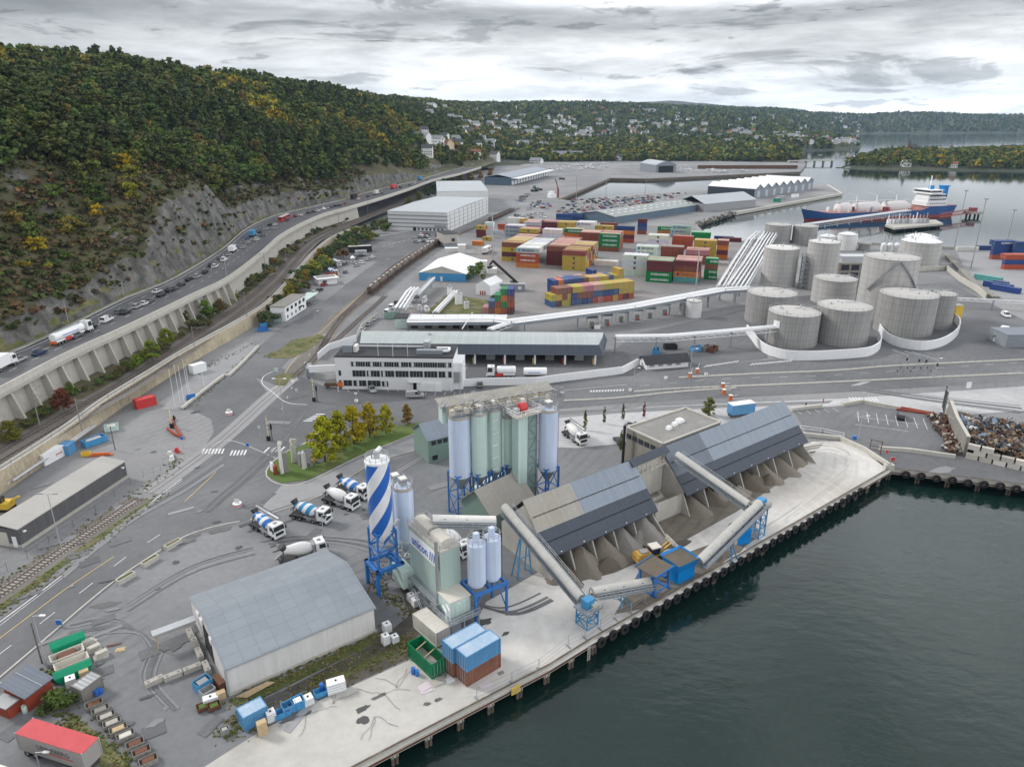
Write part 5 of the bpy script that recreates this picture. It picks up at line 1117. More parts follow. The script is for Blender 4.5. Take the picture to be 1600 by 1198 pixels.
a=at(1022,932);t=thing('hopper_frame','blue steel portal with a brown tray on top','frame',a,ang(a,at(1042.6,918)));h_=tall(a,899);w=(at(1042.6,918)-a).length;g=MB()
for x in(0,w):
 for y in(0,3.2):g.bar((x*1.08-.1,y,0),(x,y,h_),.22,'frame_b')
 g.bb(x-.2,x+.2,-.5,3.7,0,.3,'frame_b')
for y in(0,3.2):g.bb(-.3,w+.3,y-.2,y+.2,h_-.5,h_,'frame_b');g.bar((0,y,.5),(w,y,.5),.12,'frame_b')
g.F('portal',t);BB(-.6,w+.6,-.5,3.8,h_,h_+.18,'brown_pile').bb(-.7,w+.7,-.6,-.5,h_,h_+.35,'frame_b').bb(-.7,w+.7,3.8,3.9,h_,h_+.35,'frame_b').F('tray',t)
a=at(1058,914);b=at(1084,902);t=thing('feed_hopper','bright blue feed hopper holding brown gravel at the quay edge','hopper',a,ang(a,b));w=(b-a).length;h_=tall(a,889)
mat('hopper_blue',(.0,.20,.56),.45,var=.08)
g=MB();g.bb(0,w,0,2.6,0,h_-.4,'hopper_blue');lo_=[(0,0),(w,0),(w,2.6),(0,2.6)];hi_=[(-.5,-.5),(w+.5,-.5),(w+.5,4.2),(-.5,4.2)]
g.add([(*p,h_-.8)for p in lo_]+[(*p,h_+.9)for p in hi_],[(i,(i+1)%4,4+(i+1)%4,4+i)for i in range(4)],'hopper_blue');g.bb(-.5,0,2.6,4.4,0,.4,'frame_b');g.F('bin',t)
MB().add([(-.4,-.4,h_+.55),(w+.4,-.4,h_+.55),(w+.4,4.1,h_+.6),(-.4,4.1,h_+.6),(w*.5,1.6,h_-.1)],[(0,1,4),(1,2,4),(2,3,4),(3,0,4)],'brown_pile').S('gravel_load',t)
a=at(1152,854);b=at(1172,848);t=thing('steel_skip','open blue steel box beside the blue lattice tower','skip',a,ang(a,b));w=(b-a).length;BB(0,w,0,.12,0,3,'hopper_blue').bb(0,.12,.12,3,0,3,'conc').bb(w-.12,w,.12,3,0,3,'hopper_blue').bb(.12,w-.12,2.9,3,0,3.4,'conc').bb(.12,w-.12,.12,2.9,0,1.2,'sand_pile').F('box',t)
a=at(1001,889);t=thing('wheel_loader','weathered yellow wheel loader tipping its bucket over the blue hopper','wheel loader',a,ang(at(1005,889),at(1045,880)));ly='loader_yellow';mat(ly,(.55,.33,.07),.6,var=.15)
MB().box((1.0,1.2,2.0),(2.8,2.0,1.2),ly,taper=.88).box((-.3,1.2,1.6),(.5,2.2,1.2),ly).bb(.4,1.8,.6,1.8,2.6,2.85,'steel').bb(1.5,4.8,.7,1.7,1.0,1.7,ly).F('body',t)
BB(2.5,4.0,.4,2.0,1.6,3.3,'glass').F('cab',t);BB(2.3,4.2,.25,2.15,3.3,3.5,'cream_dirty').F('cab_roof',t);BB(2.45,4.05,.35,.45,1.5,2.0,ly).S('door',t)
for x in(.9,4.3):
 for y in(.1,2.3):w_=MB().lathe([(.35,-.35),(.8,-.36),(.9,-.25),(.9,.25),(.8,.36),(.35,.35),(.35,-.35)],'tyre',(x,y,.9),20,'Y').S('wheel',t);MB().lathe([(0,-.3),(.42,-.3),(.42,.3),(0,.3)],ly,(x,y,.9),14,'Y').S('rim',w_)
MB().bar((4.0,.8,1.8),(6.6,.8,3.6),.16,ly).bar((4.0,1.6,1.8),(6.6,1.6,3.6),.16,ly).F('lift_arm',t)
g=MB();prof=[(6.4,4.3),(6.3,3.5),(6.7,3.0),(7.7,2.9),(7.7,3.0),(6.8,3.2),(6.5,3.6),(6.55,4.3)];k=len(prof)
g.add([(x,-.3,z)for x,z in prof]+[(x,2.7,z)for x,z in prof],[(i,k+i,k+(i+1)%k,(i+1)%k)for i in range(k)]+[tuple(range(k))[::-1],tuple(range(k,2*k))],'conc');g.F('bucket',t)
# ---- quay furniture
tp=thing('fender_tyre','black truck tyre hanging as a fender along the near quay edge','tyre',(0,0,0),0,'tyre fenders along the near quay');MB().lathe([(.42,-.24),(.78,-.27),(.9,-.13),(.9,.13),(.78,.27),(.42,.24),(.42,-.24)],'tyre',(0,0,0),22,'Y').S('tyre',tp);MB().bar((0,.1,.7),(0,.35,1.3),.03,'steel').S('chain',tp)
def fringe(P,d0,d1,step,lab,grp,skip=()):
 Q=resample(P,step);n=0;acc=0
 for i,p in enumerate(Q[:-1]):
  s=i*step
  if s<d0 or s>d1 or i in skip:continue
  e=ang(p,Q[i+1]);nrm=Vector((sin(e),-cos(e),0));dup(tp,p+nrm*.5+Vector((0,0,-.55+(i*37%5)*.05)),e+(i*53%7-3)*.03,lab,grp)
qs=[p for p in QUAY];qlen=lambda k:sum((qs[i+1]-qs[i]).length for i in range(k));fringe(QUAY,qlen(3)+.5,qlen(5)-14,2.5,'black truck tyre hanging as a fender along the near quay edge','tyre fenders along the near quay');fringe(RQ,3,34,3.1,'black tyre fender on the stained concrete quay beside the scrap yard','tyre fenders below the scrap yard');kill(tp)
pp=thing('quay_pile','weathered pile pair under the quay deck','pile',(0,0,0),0,'piles under the quay deck');MB().cyl((-.28,0),.24,-4,-.9,'timber',8).cyl((.28,0),.24,-4,-.9,'timber',8).bb(-.5,.5,-.2,1.6,-1.5,-.9,'conc').S('pile',pp)
for i,p in enumerate(resample(QUAY,4.9)):
 if p.y<QUAY[3].y or i%3==0 or p.x>70:dup(pp,p+V3(-.1,.3,0),.6)
for i,p in enumerate(resample(RQ,6)[:6]):dup(pp,p+V3(0,.6,0),-.3)
kill(pp)
fp=thing('fence_post','slim steel post with foot plate along the quay edge','post',(0,0,0),0,'temporary fence posts on the quay');MB().bar((0,0,.1),(0,0,2.0),.045,'galv').bb(-.12,.12,-.55,.55,0,.14,'steel').S('post',fp)
for(px,py)in[(800,1067),(842,1046),(888,1010),(914,997),(938,983),(962,968),(986,958),(1008,942),(745,1092)]:dup(fp,at(px,py),.6)
kill(fp)
t=thing('fence_wire','thin wire and mesh of the temporary quay fence','fence',at(745,1092));g=MB();Q=[at(*p)-at(745,1092)for p in[(745,1092),(800,1067),(842,1046),(888,1010),(914,997),(938,983),(962,968),(986,958),(1008,942)]]
for h in(.35,1.1,1.9):g.path([q+V3(0,0,h)for q in Q],.018,'steel',4)
g.F('wire',t)
t=thing('quay_sign','yellow warning sign on the quay edge above the water','sign',at(803,1071),ang(QUAY[1],QUAY[2]));BB(-.75,.75,-.5,-.44,-1.0,.25,'yellow').F('board',t);BB(-.6,.6,-.53,-.5,-.2,-.1,'steel').bb(-.6,.6,-.53,-.5,-.45,-.35,'steel').bb(-.6,.4,-.53,-.5,-.7,-.6,'steel').F('lettering',t)
t=thing('ladder','pale rusty ladder hanging down the quay wall','ladder',at(918,1007),.7);g=MB()
for x in(-.25,.25):g.bar((x,-.35,.3),(x,-.35,-2.9),.04,'cream_dirty')
for k in range(9):g.bar((-.25,-.35,.1-k*.33),(.25,-.35,.1-k*.33),.03,'cream_dirty')
g.F('ladder',t)
# ---- vehicles
mat('paint',(1,1,1),.3,var=.04,objcol=True,spec=.5);mat('truck_white',(.74,.745,.75),.4,var=.05);mat('chassis',(.05,.05,.052),.7,var=.3)
swirl('drum_stripe',(.74,.75,.77),(.03,.17,.50),'X',1.75,-1,.52);swirl('drum_teal',(.74,.75,.77),(.03,.24,.48),'X',1.75,-1,.52,.3);mat('drum_white',(.72,.72,.71),.45,var=.06)
def wheel(t,x,y,r,w=.32,rim='steel'):
 o=MB().lathe([(r*.5,-w/2),(r*.92,-w/2),(r,-w*.35),(r,w*.35),(r*.92,w/2),(r*.5,w/2),(r*.5,-w/2)],'tyre',(0,0,0),14,'Y').S('wheel',t);o.location=(x,y,r)
 MB().lathe([(0,-w*.42),(r*.52,-w*.42),(r*.52,w*.42),(0,w*.42)],rim,(0,0,0),10,'Y').S('rim',o)
def cab(t,x0,x1,w,h0,h1,m='truck_white',grille='dark'):
 g=MB();s=.28;y=w/2;top=h1
 vs=[(x0,-y,h0),(x1,-y,h0),(x1,y,h0),(x0,y,h0),(x0,-y,h0+1.0),(x1,-y,h0+1.0),(x1,y,h0+1.0),(x0,y,h0+1.0),(x0,-y*.94,top),(x1-s,-y*.94,top),(x1-s,y*.94,top),(x0,y*.94,top)]
 g.add(vs,[(0,1,5,4),(1,2,6,5),(2,3,7,6),(3,0,4,7),(4,5,9,8),(5,6,10,9),(6,7,11,10),(7,4,8,11),(8,9,10,11),(3,2,1,0)],m);g.bb(x0+.5,x0+1.1,-.35,.35,top,top+.06,'conc_dk');g.F('cab',t)
 g=MB();a=lambda f:(x1-s*f+.025,h0+1.0+(top-h0-1.0)*f)
 x_,z_=a(.08);x2,z2=a(.82);g.add([(x_,-y*.93,z_),(x_,y*.93,z_),(x2,y*.88,z2),(x2,-y*.88,z2)],[(0,1,2,3)],'glass')
 g.F('windscreen',t)
 for sg in(-1,1):MB().add([(x0+.55,sg*(y*.99+.02),h0+1.05),(x1-.2,sg*(y*.99+.02),h0+1.05),(x1-.42,sg*(y*.95+.02),top-.3),(x0+.55,sg*(y*.95+.02),top-.3)],[(0,1,2,3)],'glass').F('side_window',t);MB().box((x1+.05,sg*(y+.2),h0+1.35),(.12,.25,.7),'dark').S('mirror',t)
 BB(x1-.05,x1+.04,-y*.7,y*.7,h0+.15,h0+.75,grille).F('grille',t);BB(x1-.1,x1+.12,-y,y,h0-.35,h0+.05,m).F('bumper',t)
 for sg in(-1,1):BB(x1+.05,x1+.14,sg*y*.8-.2,sg*y*.8+.2,h0-.18,h0+.02,'white').S('headlight',t)
def mixer(label,P,rz,drum='drum_stripe',belt=False,grp='concrete mixer trucks'):
 t=thing('mixer_truck',label,'truck',P,rz,grp)
 g=MB();g.bb(0.4,8.2,-.45,.45,.75,1.05,'chassis').bb(1.6,6.2,-1.15,1.15,1.0,1.12,'steel').bb(4.2,6.3,-1.2,-.6,.55,1.1,'steel').bb(4.2,6.3,.6,1.2,.55,1.1,'steel').bb(.5,3.4,-1.25,1.25,1.05,1.16,'chassis');g.F('chassis',t)
 for x in(1.2,2.55,5.6,7.4):
  for y in(-1.05,1.05):wheel(t,x,y,.52,.36)
 d=MB().lathe([(0,-2.75),(.55,-2.75),(.72,-2.2),(1.12,-.4),(1.2,.5),(1.12,1.3),(.72,2.35),(0,2.4)],drum,(0,0,0),28,'X').S('drum',t);d.location=(3.75,0,2.45);d.rotation_euler=(0,math.radians(10),0)
 MB().bar((1.3,0,3.0),(.7,0,3.9),.55,'chassis',8,.75).bar((.9,0,2.4),(-.5,.2,1.3),.22,'steel',6).bar((.6,.6,1.1),(1.1,.4,3.0),.08,'chassis').bar((.6,-.6,1.1),(1.1,-.4,3.0),.08,'chassis').bb(.1,.4,-1.2,1.2,.5,.9,'chassis').S('hopper',t)
 MB().box((6.25,0,2.0),(.5,1.8,1.9),'steel').F('water_tank',t);cab(t,6.6,8.6,2.45,.95,3.15)
 if belt:MB().bar((.2,1.0,3.9),(7.3,1.1,3.5),.28,'steel',4).bar((.2,1.25,4.1),(7.3,1.35,3.7),.08,'dark').bar((.3,.8,4.0),(7.2,.9,3.7),.1,'white').S('conveyor_boom',t)
 return t
def lie(label,rear,front,drum,belt=False):
 a,b=at(*rear),at(*front);return mixer(label,a,ang(a,b),drum,belt)
lie('mixer truck with blue striped drum and folded conveyor boom, nearest the road',(397,820),(435,841),'drum_stripe',True)
lie('mixer truck with teal and white striped drum, second in the parked row',(457,806),(505,816),'drum_teal')
lie('mixer truck with plain white drum parked in the row of striped ones',(508,781),(550,795),'drum_white')
lie('blue striped mixer truck half hidden behind the striped silo',(528,765),(572,780),'drum_stripe')
lie('plain white mixer truck standing behind the grey warehouse ridge',(436,884),(500,866),'drum_white')
lie('mixer truck with silver drum and pump boom parked behind the silos',(883,677),(912,697),'drum_white',True)
lie('white mixer truck under the mint mixing building',(652,846),(676,866),'drum_white');lie('white cab mixer truck behind the twin silos',(690,842),(716,862),'drum_white')
for(lab,a,b,d)in(('blue striped mixer truck on the far parking area, farther one',(520,413),(541,421),'drum_stripe'),('blue striped mixer truck on the far parking area, beside the red trailer',(512,428),(532,433),'drum_stripe'),('white mixer truck on the far parking area',(551,408),(553,421),'drum_white')):lie(lab,a,b,d)
def car_mesh(kind):
 L_,w,h,hb_={'car':(4.4,1.8,1.45,.82),'suv':(4.6,1.85,1.7,.95),'van':(5.2,1.95,1.95,1.1)}[kind];y=w/2
 g=MB();prof={'car':[(0,.35),(0,.78),(.3,.88),(1.0,.95),(2.9,.92),(4.1,.74),(4.4,.6),(4.4,.32)],'suv':[(0,.4),(0,.9),(.15,1.05),(.9,1.08),(3.3,1.05),(4.3,.9),(4.6,.7),(4.6,.4)],'van':[(0,.4),(0,1.2),(.1,1.25),(1,1.25),(4.2,1.2),(5.0,.95),(5.2,.7),(5.2,.4)]}[kind];k=len(prof)
 n_=[(x,-y*(1 if z<h*.55 else.96),z)for x,z in prof]+[(x,y*(1 if z<h*.55 else.96),z)for x,z in prof]
 g.add(n_,[(i,k+i,k+(i+1)%k,(i+1)%k)for i in range(k)]+[tuple(range(k))[::-1],tuple(range(k,2*k))],'paint')
 top={'car':[(.45,.9),(1.0,1.4),(2.3,1.44),(3.15,.92)],'suv':[(.1,1.05),(.4,1.62),(2.5,1.68),(3.5,1.03)],'van':[(.03,1.2),(.15,1.9),(3.4,1.95),(4.4,1.18)]}[kind]
 a,b,c,d=top;r=MB();s=.80
 V=[(a[0],-y*.95,a[1]),(b[0],-y*s,b[1]),(c[0],-y*s,c[1]),(d[0],-y*.95,d[1])];V+=[(p[0],-p[1],p[2])for p in V]
 r.add(V,[(0,3,2,1),(4,5,6,7),(0,1,5,4),(2,3,7,6)],'glass');r.add([(p[0],p[1],p[2]+.012)for p in(V[1],V[2],V[6],V[5])],[(0,1,2,3)],'paint')
 for(i,j)in((0,1),(3,2),(4,5),(7,6)):r.bar(V[i],V[j],.05,'paint')
 if kind=='van':r.bb(.06,2.7,-y*.93,-y*.86,1.2,1.85,'paint').bb(.06,2.7,y*.86,y*.93,1.2,1.85,'paint')
 return g,r,L_,w
CARP={}
def car(kind,P,rz,col,label,group=None,parts=True,far=False):
 key=(kind,parts)
 if key not in CARP:
  g,r,L_,w=car_mesh(kind)
  if parts:
   t=thing('parked_car' if kind!='van' else 'van','x','car');b=g.S('body',t);r.F('windows',t).name='cabin'
   for x in(.8,L_-.85):
    for y in(-w/2+.1,w/2-.1):wheel(t,x,y,.33,.22,'galv')
  else:
   n=len(g.v);g.v+=r.v;g.f+=[tuple(i+n for i in f)for f in r.f];g.mi+=[g.mid(r.ms[m])for m in r.mi]
   for x in(.8,L_-.85):
    for y in(-w/2+.1,w/2-.1):g.lathe([(0,-.1),(.33,-.1),(.33,.1),(0,.1)],'tyre',(x,y,.33),8,'Y')
   t=g.build('parked_car' if kind!='van' else 'van')
  CARP[key]=t
 t=CARP[key];o=dup(t,P,rz,label,group,color=col);o['category']='van' if kind=='van' else 'car'
 if 'group' in o and not group:del o['group']
 return o
CC={'black':(.015,.015,.018),'white':(.72,.72,.72),'silver':(.38,.39,.40),'grey':(.13,.135,.14),'navy':(.02,.04,.12),'red':(.35,.03,.03),'blue':(.04,.13,.32),'green':(.05,.16,.1)}
def face(t_,y,dy=6):a,b=hwp(t_,y-dy),hwp(t_,y+dy);return ang(a,b)
def fromhw(px,py):
 p=at(px,py,HWZ);return p
traffic=[(30,562,'suv','silver','silver estate car behind a navy one on the highway, nearest car in view'),(62,551,'car','navy','navy car just behind the white tanker lorry'),(143,511,'car','black','black hatchback just ahead of the white tanker lorry'),(166,500,'van','white','white van in the slow queue ahead of the tanker lorry'),(187,487,'suv','grey','dark grey car in the middle lane beside a black saloon'),(197,487,'car','black','black saloon beside the dark grey car on the highway'),(214,478,'suv','silver','silver car with roof rails in the highway queue'),(235,469,'car','grey','dark grey car behind the pair at the queue middle'),(252,460,'car','black','black estate just behind the white car in the middle lane'),(246,454,'car','white','white car alone in the middle lane'),(266,453,'suv','black','black sport utility car ahead of the white middle lane car'),(283,444,'car','black','black car with long gap ahead'),(296,436,'suv','black','tall black car halfway up the highway queue'),(321,424,'car','black','black car below the rock face'),(336,415,'suv','white','white sport utility car below the rock face'),(343,402,'car','grey','grey car in the far lane below the rock face'),(350,405,'van','white','white people carrier below the rock face'),(380,385,'car','silver','small silver car ahead of the white camper'),(368,384,'car','blue','blue car beside the white camper'),(388,377,'car','silver','silver car behind the blue box lorry'),(386,370,'car','blue','blue car left of the blue box lorry'),(411,366,'car','grey','grey car right ahead of the blue box lorry'),(415,356,'car','silver','silver car between the blue lorry and the red bus'),(422,350,'suv','black','black car following the red bus'),(430,349,'car','white','white car following the red bus'),(462,336,'suv','red','dark red car ahead of the red bus'),(470,334,'car','white','white car ahead of the red bus'),(482,331,'car','black','black car on the highway bend'),(490,329,'car','black','second black car on the highway bend'),(505,325,'van','white','white van on the highway bend'),(518,322,'car','navy','navy car past the bend'),(531,319,'car','black','black car past the bend'),(540,316,'car','red','brown red car past the bend'),(575,305,'car','black','black car near the pale lorry'),(640,287,'car','black','black car on the far bridge'),(648,284,'car','white','white car on the far bridge'),(668,279,'car','grey','grey car leaving the far bridge')]
for i,(px,py,cl)in enumerate([(120,524,'grey'),(226,473,'white'),(274,449,'grey'),(308,431,'silver'),(330,413,'black'),(358,396,'silver'),(401,373,'white'),(406,361,'black'),(428,355,'silver'),(450,342,'grey'),(497,327,'white'),(512,323,'silver'),(525,320,'black'),(560,309,'white'),(598,300,'grey'),(626,291,'black')]):traffic.append((px,py,'car' if i%3 else 'suv',cl,f'{cl} car filling the highway queue, {["just ahead of the tanker lorry cab", "beside the silver car with roof rails", "behind the tall middle lane car", "ahead of the tall black car", "in the far lane by the rock face", "beside the people carrier", "just ahead of the blue lorry", "behind the black bus follower", "beside the white bus follower", "beside the red bus nose", "on the inside of the bend", "past the white van on the bend", "before the brown red car", "near the dark lorry", "behind the red lorry", "on the last visible stretch"][i]}'))
for(px,py,kd,cl,lb)in traffic:
 p=fromhw(px,py+3);e=face(.5,p.y);car(kd,p-Vector((cos(e),sin(e),0))*2.2,e,CC[cl],lb,parts=p.y<330)
def lorry(label,P,rz,L_,colr,cabm='truck_white',name='box_lorry',h=3.9,lettering=None,topm=None):
 t=thing(name,label,'lorry',P,rz);b=MB();b.bb(0,L_-2.4,-1.25,1.25,1.1,h,colr).bb(.02,L_-2.42,-1.2,1.2,h,h+.05,topm or colr);b.F('cargo_box',t);BB(0,L_-.5,-.5,.5,.7,1.1,'chassis').bb(0,.1,-1.2,1.2,.45,.9,'chassis').F('chassis',t)
 for x in[.9,2.2]+([3.5]if L_>11 else[])+[L_-1.3]:
  for y in(-1.05,1.05):wheel(t,x,y,.5,.34)
 cab(t,L_-2.2,L_,2.45,.9,3.2,cabm);return t
def onhw(px,py):p=fromhw(px,py);return p,face(.5,p.y)
def tanker(label,P,rz,L_=15.5,two=False):
 t=thing('tanker_lorry',label,'lorry',P,rz);x1=L_-3.2
 MB().lathe([(0,0),(1.0,.05),(1.2,.3),(1.22,x1/2),(1.2,x1-.3),(1.0,x1-.05),(0,x1)],'white',(0,0,0),24,'X').S('tank',t).location=(0,0,2.4)
 BB(.3,x1-.5,-1.15,1.15,1.0,1.35,'white').bb(.1,L_-.6,-.5,.5,.75,1.05,'chassis').bb(3.8,6.4,-1.22,-1.0,.6,1.5,'red').bb(3.8,6.4,1.0,1.22,.6,1.5,'red').bb(.0,.15,-1.2,1.2,.6,1.3,'orange').F('chassis',t)
 BB(1,x1-1,-.3,.3,3.55,3.68,'galv').F('catwalk',t)
 for sg in(-1,1):BB(2.8,x1-3,sg*1.235-.01,sg*1.235+.01,2.35,2.55,'blue').F('lettering',t)
 for x in(1.0,2.3,3.6,x1-1.4,L_-1.4):
  for y in(-1.05,1.05):wheel(t,x,y,.5,.34)
 cab(t,L_-2.4,L_,2.45,.95,3.7);return t
a,b=fromhw(84,541),fromhw(141,517);tanker('long white tanker lorry with red side boxes in the highway queue',a,ang(a,b),(b-a).length)
p,e=onhw(-14,586);lorry('white lorry cut off by the frame edge on the highway',p,e,9,'white')
p,e=onhw(361,396);lorry('white camper van with rounded box on the highway',p,e,7.5,'white',h=3.2);p,e=onhw(393,371);lorry('blue box lorry on the highway bend',p,e,8.5,'blue_lt','blue_lt',h=3.5)
p,e=onhw(585,305);lorry('cream box lorry on the far highway stretch',p,e,10,'cream_dirty');p,e=onhw(550,312);lorry('dark lorry on the highway past the bend',p,e,11,'dark','red');p,e=onhw(612,296);lorry('red lorry on the far highway stretch',p,e,13,'red','red');p,e=onhw(655,282);lorry('small blue lorry on the far bridge',p,e,8,'blue_lt','blue_lt')
def bus(label,P,rz,L_=17):
 t=thing('articulated_bus',label,'bus',P,rz);BB(0,L_*.52,-1.25,1.25,.4,3.0,'red').bb(L_*.55,L_,-1.25,1.25,.4,3.0,'red').bb(L_*.52,L_*.55,-1.1,1.1,.6,2.9,'dark').bb(.3,L_*.5,-1.1,1.1,3.0,3.12,'white_d').bb(L_*.58,L_-.3,-1.1,1.1,3.0,3.12,'white_d').F('body',t)
 for s in(-1,1):BB(.4,L_*.5,s*1.26-.01,s*1.26+.01,1.5,2.5,'glass').bb(L_*.57,L_-.4,s*1.26-.01,s*1.26+.01,1.5,2.5,'glass').F('window',t)
 BB(-.02,0,-1.1,1.1,1.5,2.6,'glass').F('rear_window',t)
 for x in(3,L_*.62,L_-2.5):
  for y in(-1.1,1.1):wheel(t,x,y,.48,.3)
p,e=onhw(438,347);bus('long red articulated bus on the highway bend',p,e,18)
def park(kd,px,py,qx,qy,cl,lb,parts=True):a,b=at(px,py),at(qx,qy);return car(kd,a,ang(a,b),CC[cl],lb,parts=parts)
park('car',579,607,585,616,'silver','silver convertible with dark roof parked before the white office');park('van',634,621,662,620,'silver','silver van parked before the white office');park('car',750,607,750,596,'grey','grey car beside the white terminal wall')
park('suv',1407,658,1407,645,'black','black van with grey roof alone in the marked car park');park('van',1567,492,1580,500,'white','white van on the open asphalt by the tanks');park('car',978,664,990,667,'silver','silver car beside the flat roofed building');park('car',972,697,966,690,'black','black car by the wall of the flat roofed building')
for i,(px,py,cl)in enumerate([(478,479,'grey'),(482,466,'black'),(488,460,'white'),(496,456,'black'),(503,448,'red')]):park('car',px,py,px+9,py-4,cl,f'{cl} car parked along the small white office, '+['first','second','third','fourth','last'][i]+' in line')
for i,(px,py,cl)in enumerate([(538,428,'grey'),(562,520,'white'),(574,510,'silver'),(582,502,'white'),(603,492,'white'),(610,484,'white'),(618,476,'black'),(548,533,'grey')]):park('van' if i in(4,5)else 'car',px,py,px+9,py-8,cl,f'{cl} vehicle parked beside the pipe rack, '+['by the mixers','behind the wall','third from the wall','fourth from the wall','a tall van','farther tall van','a dark one','nearest the wall end'][i])
for i in range(11):park('car' if i%4 else 'suv',520+i*4.2+(i%2)*22,424-i*2.2,529+i*4.2+(i%2)*22,420-i*2.2,['grey','white','black','silver'][i%4],f'{["grey", "white", "black", "silver"][i % 4]} car parked on the asphalt below the thicket, {["by the red trailer", "", "", "fourth from the red trailer", "fifth from it", "sixth from it", "", "near the white mixer", "beside the swap body box", "behind the swap body box", "farthest up"][i]}')if i not in(1,2,6)else None
t=lorry('curtain sided lorry with a red roof and grey sides by the site entrance',at(148,1202),ang(at(148,1202),at(42,1166)),12.5,'trailer_grey',name='curtain_lorry',topm='roof_red')if 0 else None
mat('trailer_grey',(.33,.31,.295),.7,var=.1,streak=.1);mat('roof_red',(.52,.07,.08),.6,var=.14,scale=1.2)
a,b=at(137,1213),at(34,1180);t=thing('curtain_trailer','curtain sided trailer with a red roof and grey sides near the red hut','trailer',a,ang(b,a));t.location=b;L_=(a-b).length;zt=3.6
BB(0,L_,0,2.5,1.0,zt,'trailer_grey').F('body',t);BB(-.03,L_+.03,-.03,2.53,zt,zt+.06,'roof_red').F('roof',t);g=MB()
for x in(0,L_):g.bb(x-.06,x+.06,-.06,.06,1,zt+.1,'galv');g.bb(x-.06,x+.06,2.44,2.56,1,zt+.1,'galv')
g.bb(0,L_,.4,2.1,.6,1.0,'chassis');g.F('frame',t)
for x in(.9,2.2,L_-2.2,L_-.9):
 for y in(.25,2.25):wheel(t,x,y,.5,.3)
mat('letter_dark',(.12,.1,.1),.7);text_mesh('lettering','UNNEBERG',1.0,'letter_dark',t,(L_*.55,-.03,2.5),(PI/2,0,0),.01,L_*.48);MB().add([(L_*.40,-.03,1.85),(L_*.84,-.03,1.78),(L_*.84,-.03,1.95),(L_*.52,-.03,2.02)],[(0,1,2,3)],'roof_red').F('emblem',t)
for k in range(3):BB(L_*.86+k*.45,L_*.86+k*.45+.05,-.04,0,1.4,2.6,'galv').F('strap',t)
t=lorry('white lorry with green cab front and dark blue trailer side',at(1568,525),ang(at(1568,525),at(1548,545)),12,'navy_box' if 'navy_box' in M else 'roof_slate',name='box_lorry',topm='truck_white');
tanker('white tank lorry with blue lettering inside the terminal wall',at(806,589),ang(at(806,589),at(764,589)),9);tt=thing('tank_trailer','white tank trailer parked behind the tank lorry','trailer',at(818,591),0);MB().lathe([(0,0),(1.1,.1),(1.2,.4),(1.2,6.8),(1.1,7.1),(0,7.2)],'white',(0,0,2.3),20,'X').S('tank',tt);BB(.3,6.9,-1,1,.7,1.2,'chassis').bb(1.5,5,-1.22,-1.2,2.2,2.4,'blue').F('chassis',tt)
for x in(1,2.2,5,6.2):
 for y in(-1,1):wheel(tt,x,y,.5,.3)
a,b=at(544,395),at(581,393);t=thing('coach','long black coach parked on the asphalt below the railway','coach',a,ang(a,b));L_=(b-a).length;BB(0,L_,-1.3,1.3,.4,3.7,'dark').bb(.2,L_-.2,-1.2,1.2,3.7,3.8,'white_d').F('body',t);BB(.4,L_-.3,-1.33,-1.3,1.8,3.1,'glass').F('window',t)
for x in(2.5,L_-3):wheel(t,x,-1.15,.5,.3);wheel(t,x,1.15,.5,.3)
a,b=at(555,400),at(573,399.5);t=thing('cargo_box','pale grey swap body box in front of the black coach','box',a,ang(a,b));BB(0,(b-a).length,0,2.5,.5,3.0,'galv').bb(.2,.4,.2,2.3,0,.5,'chassis').bb((b-a).length-.4,(b-a).length-.2,.2,2.3,0,.5,'chassis').F('box',t);BB(1.5,5.5,-.03,0,1.8,2.2,'letter_dark').F('lettering',t)
for k in list(CARP.values()):kill(k)
CARP.clear()
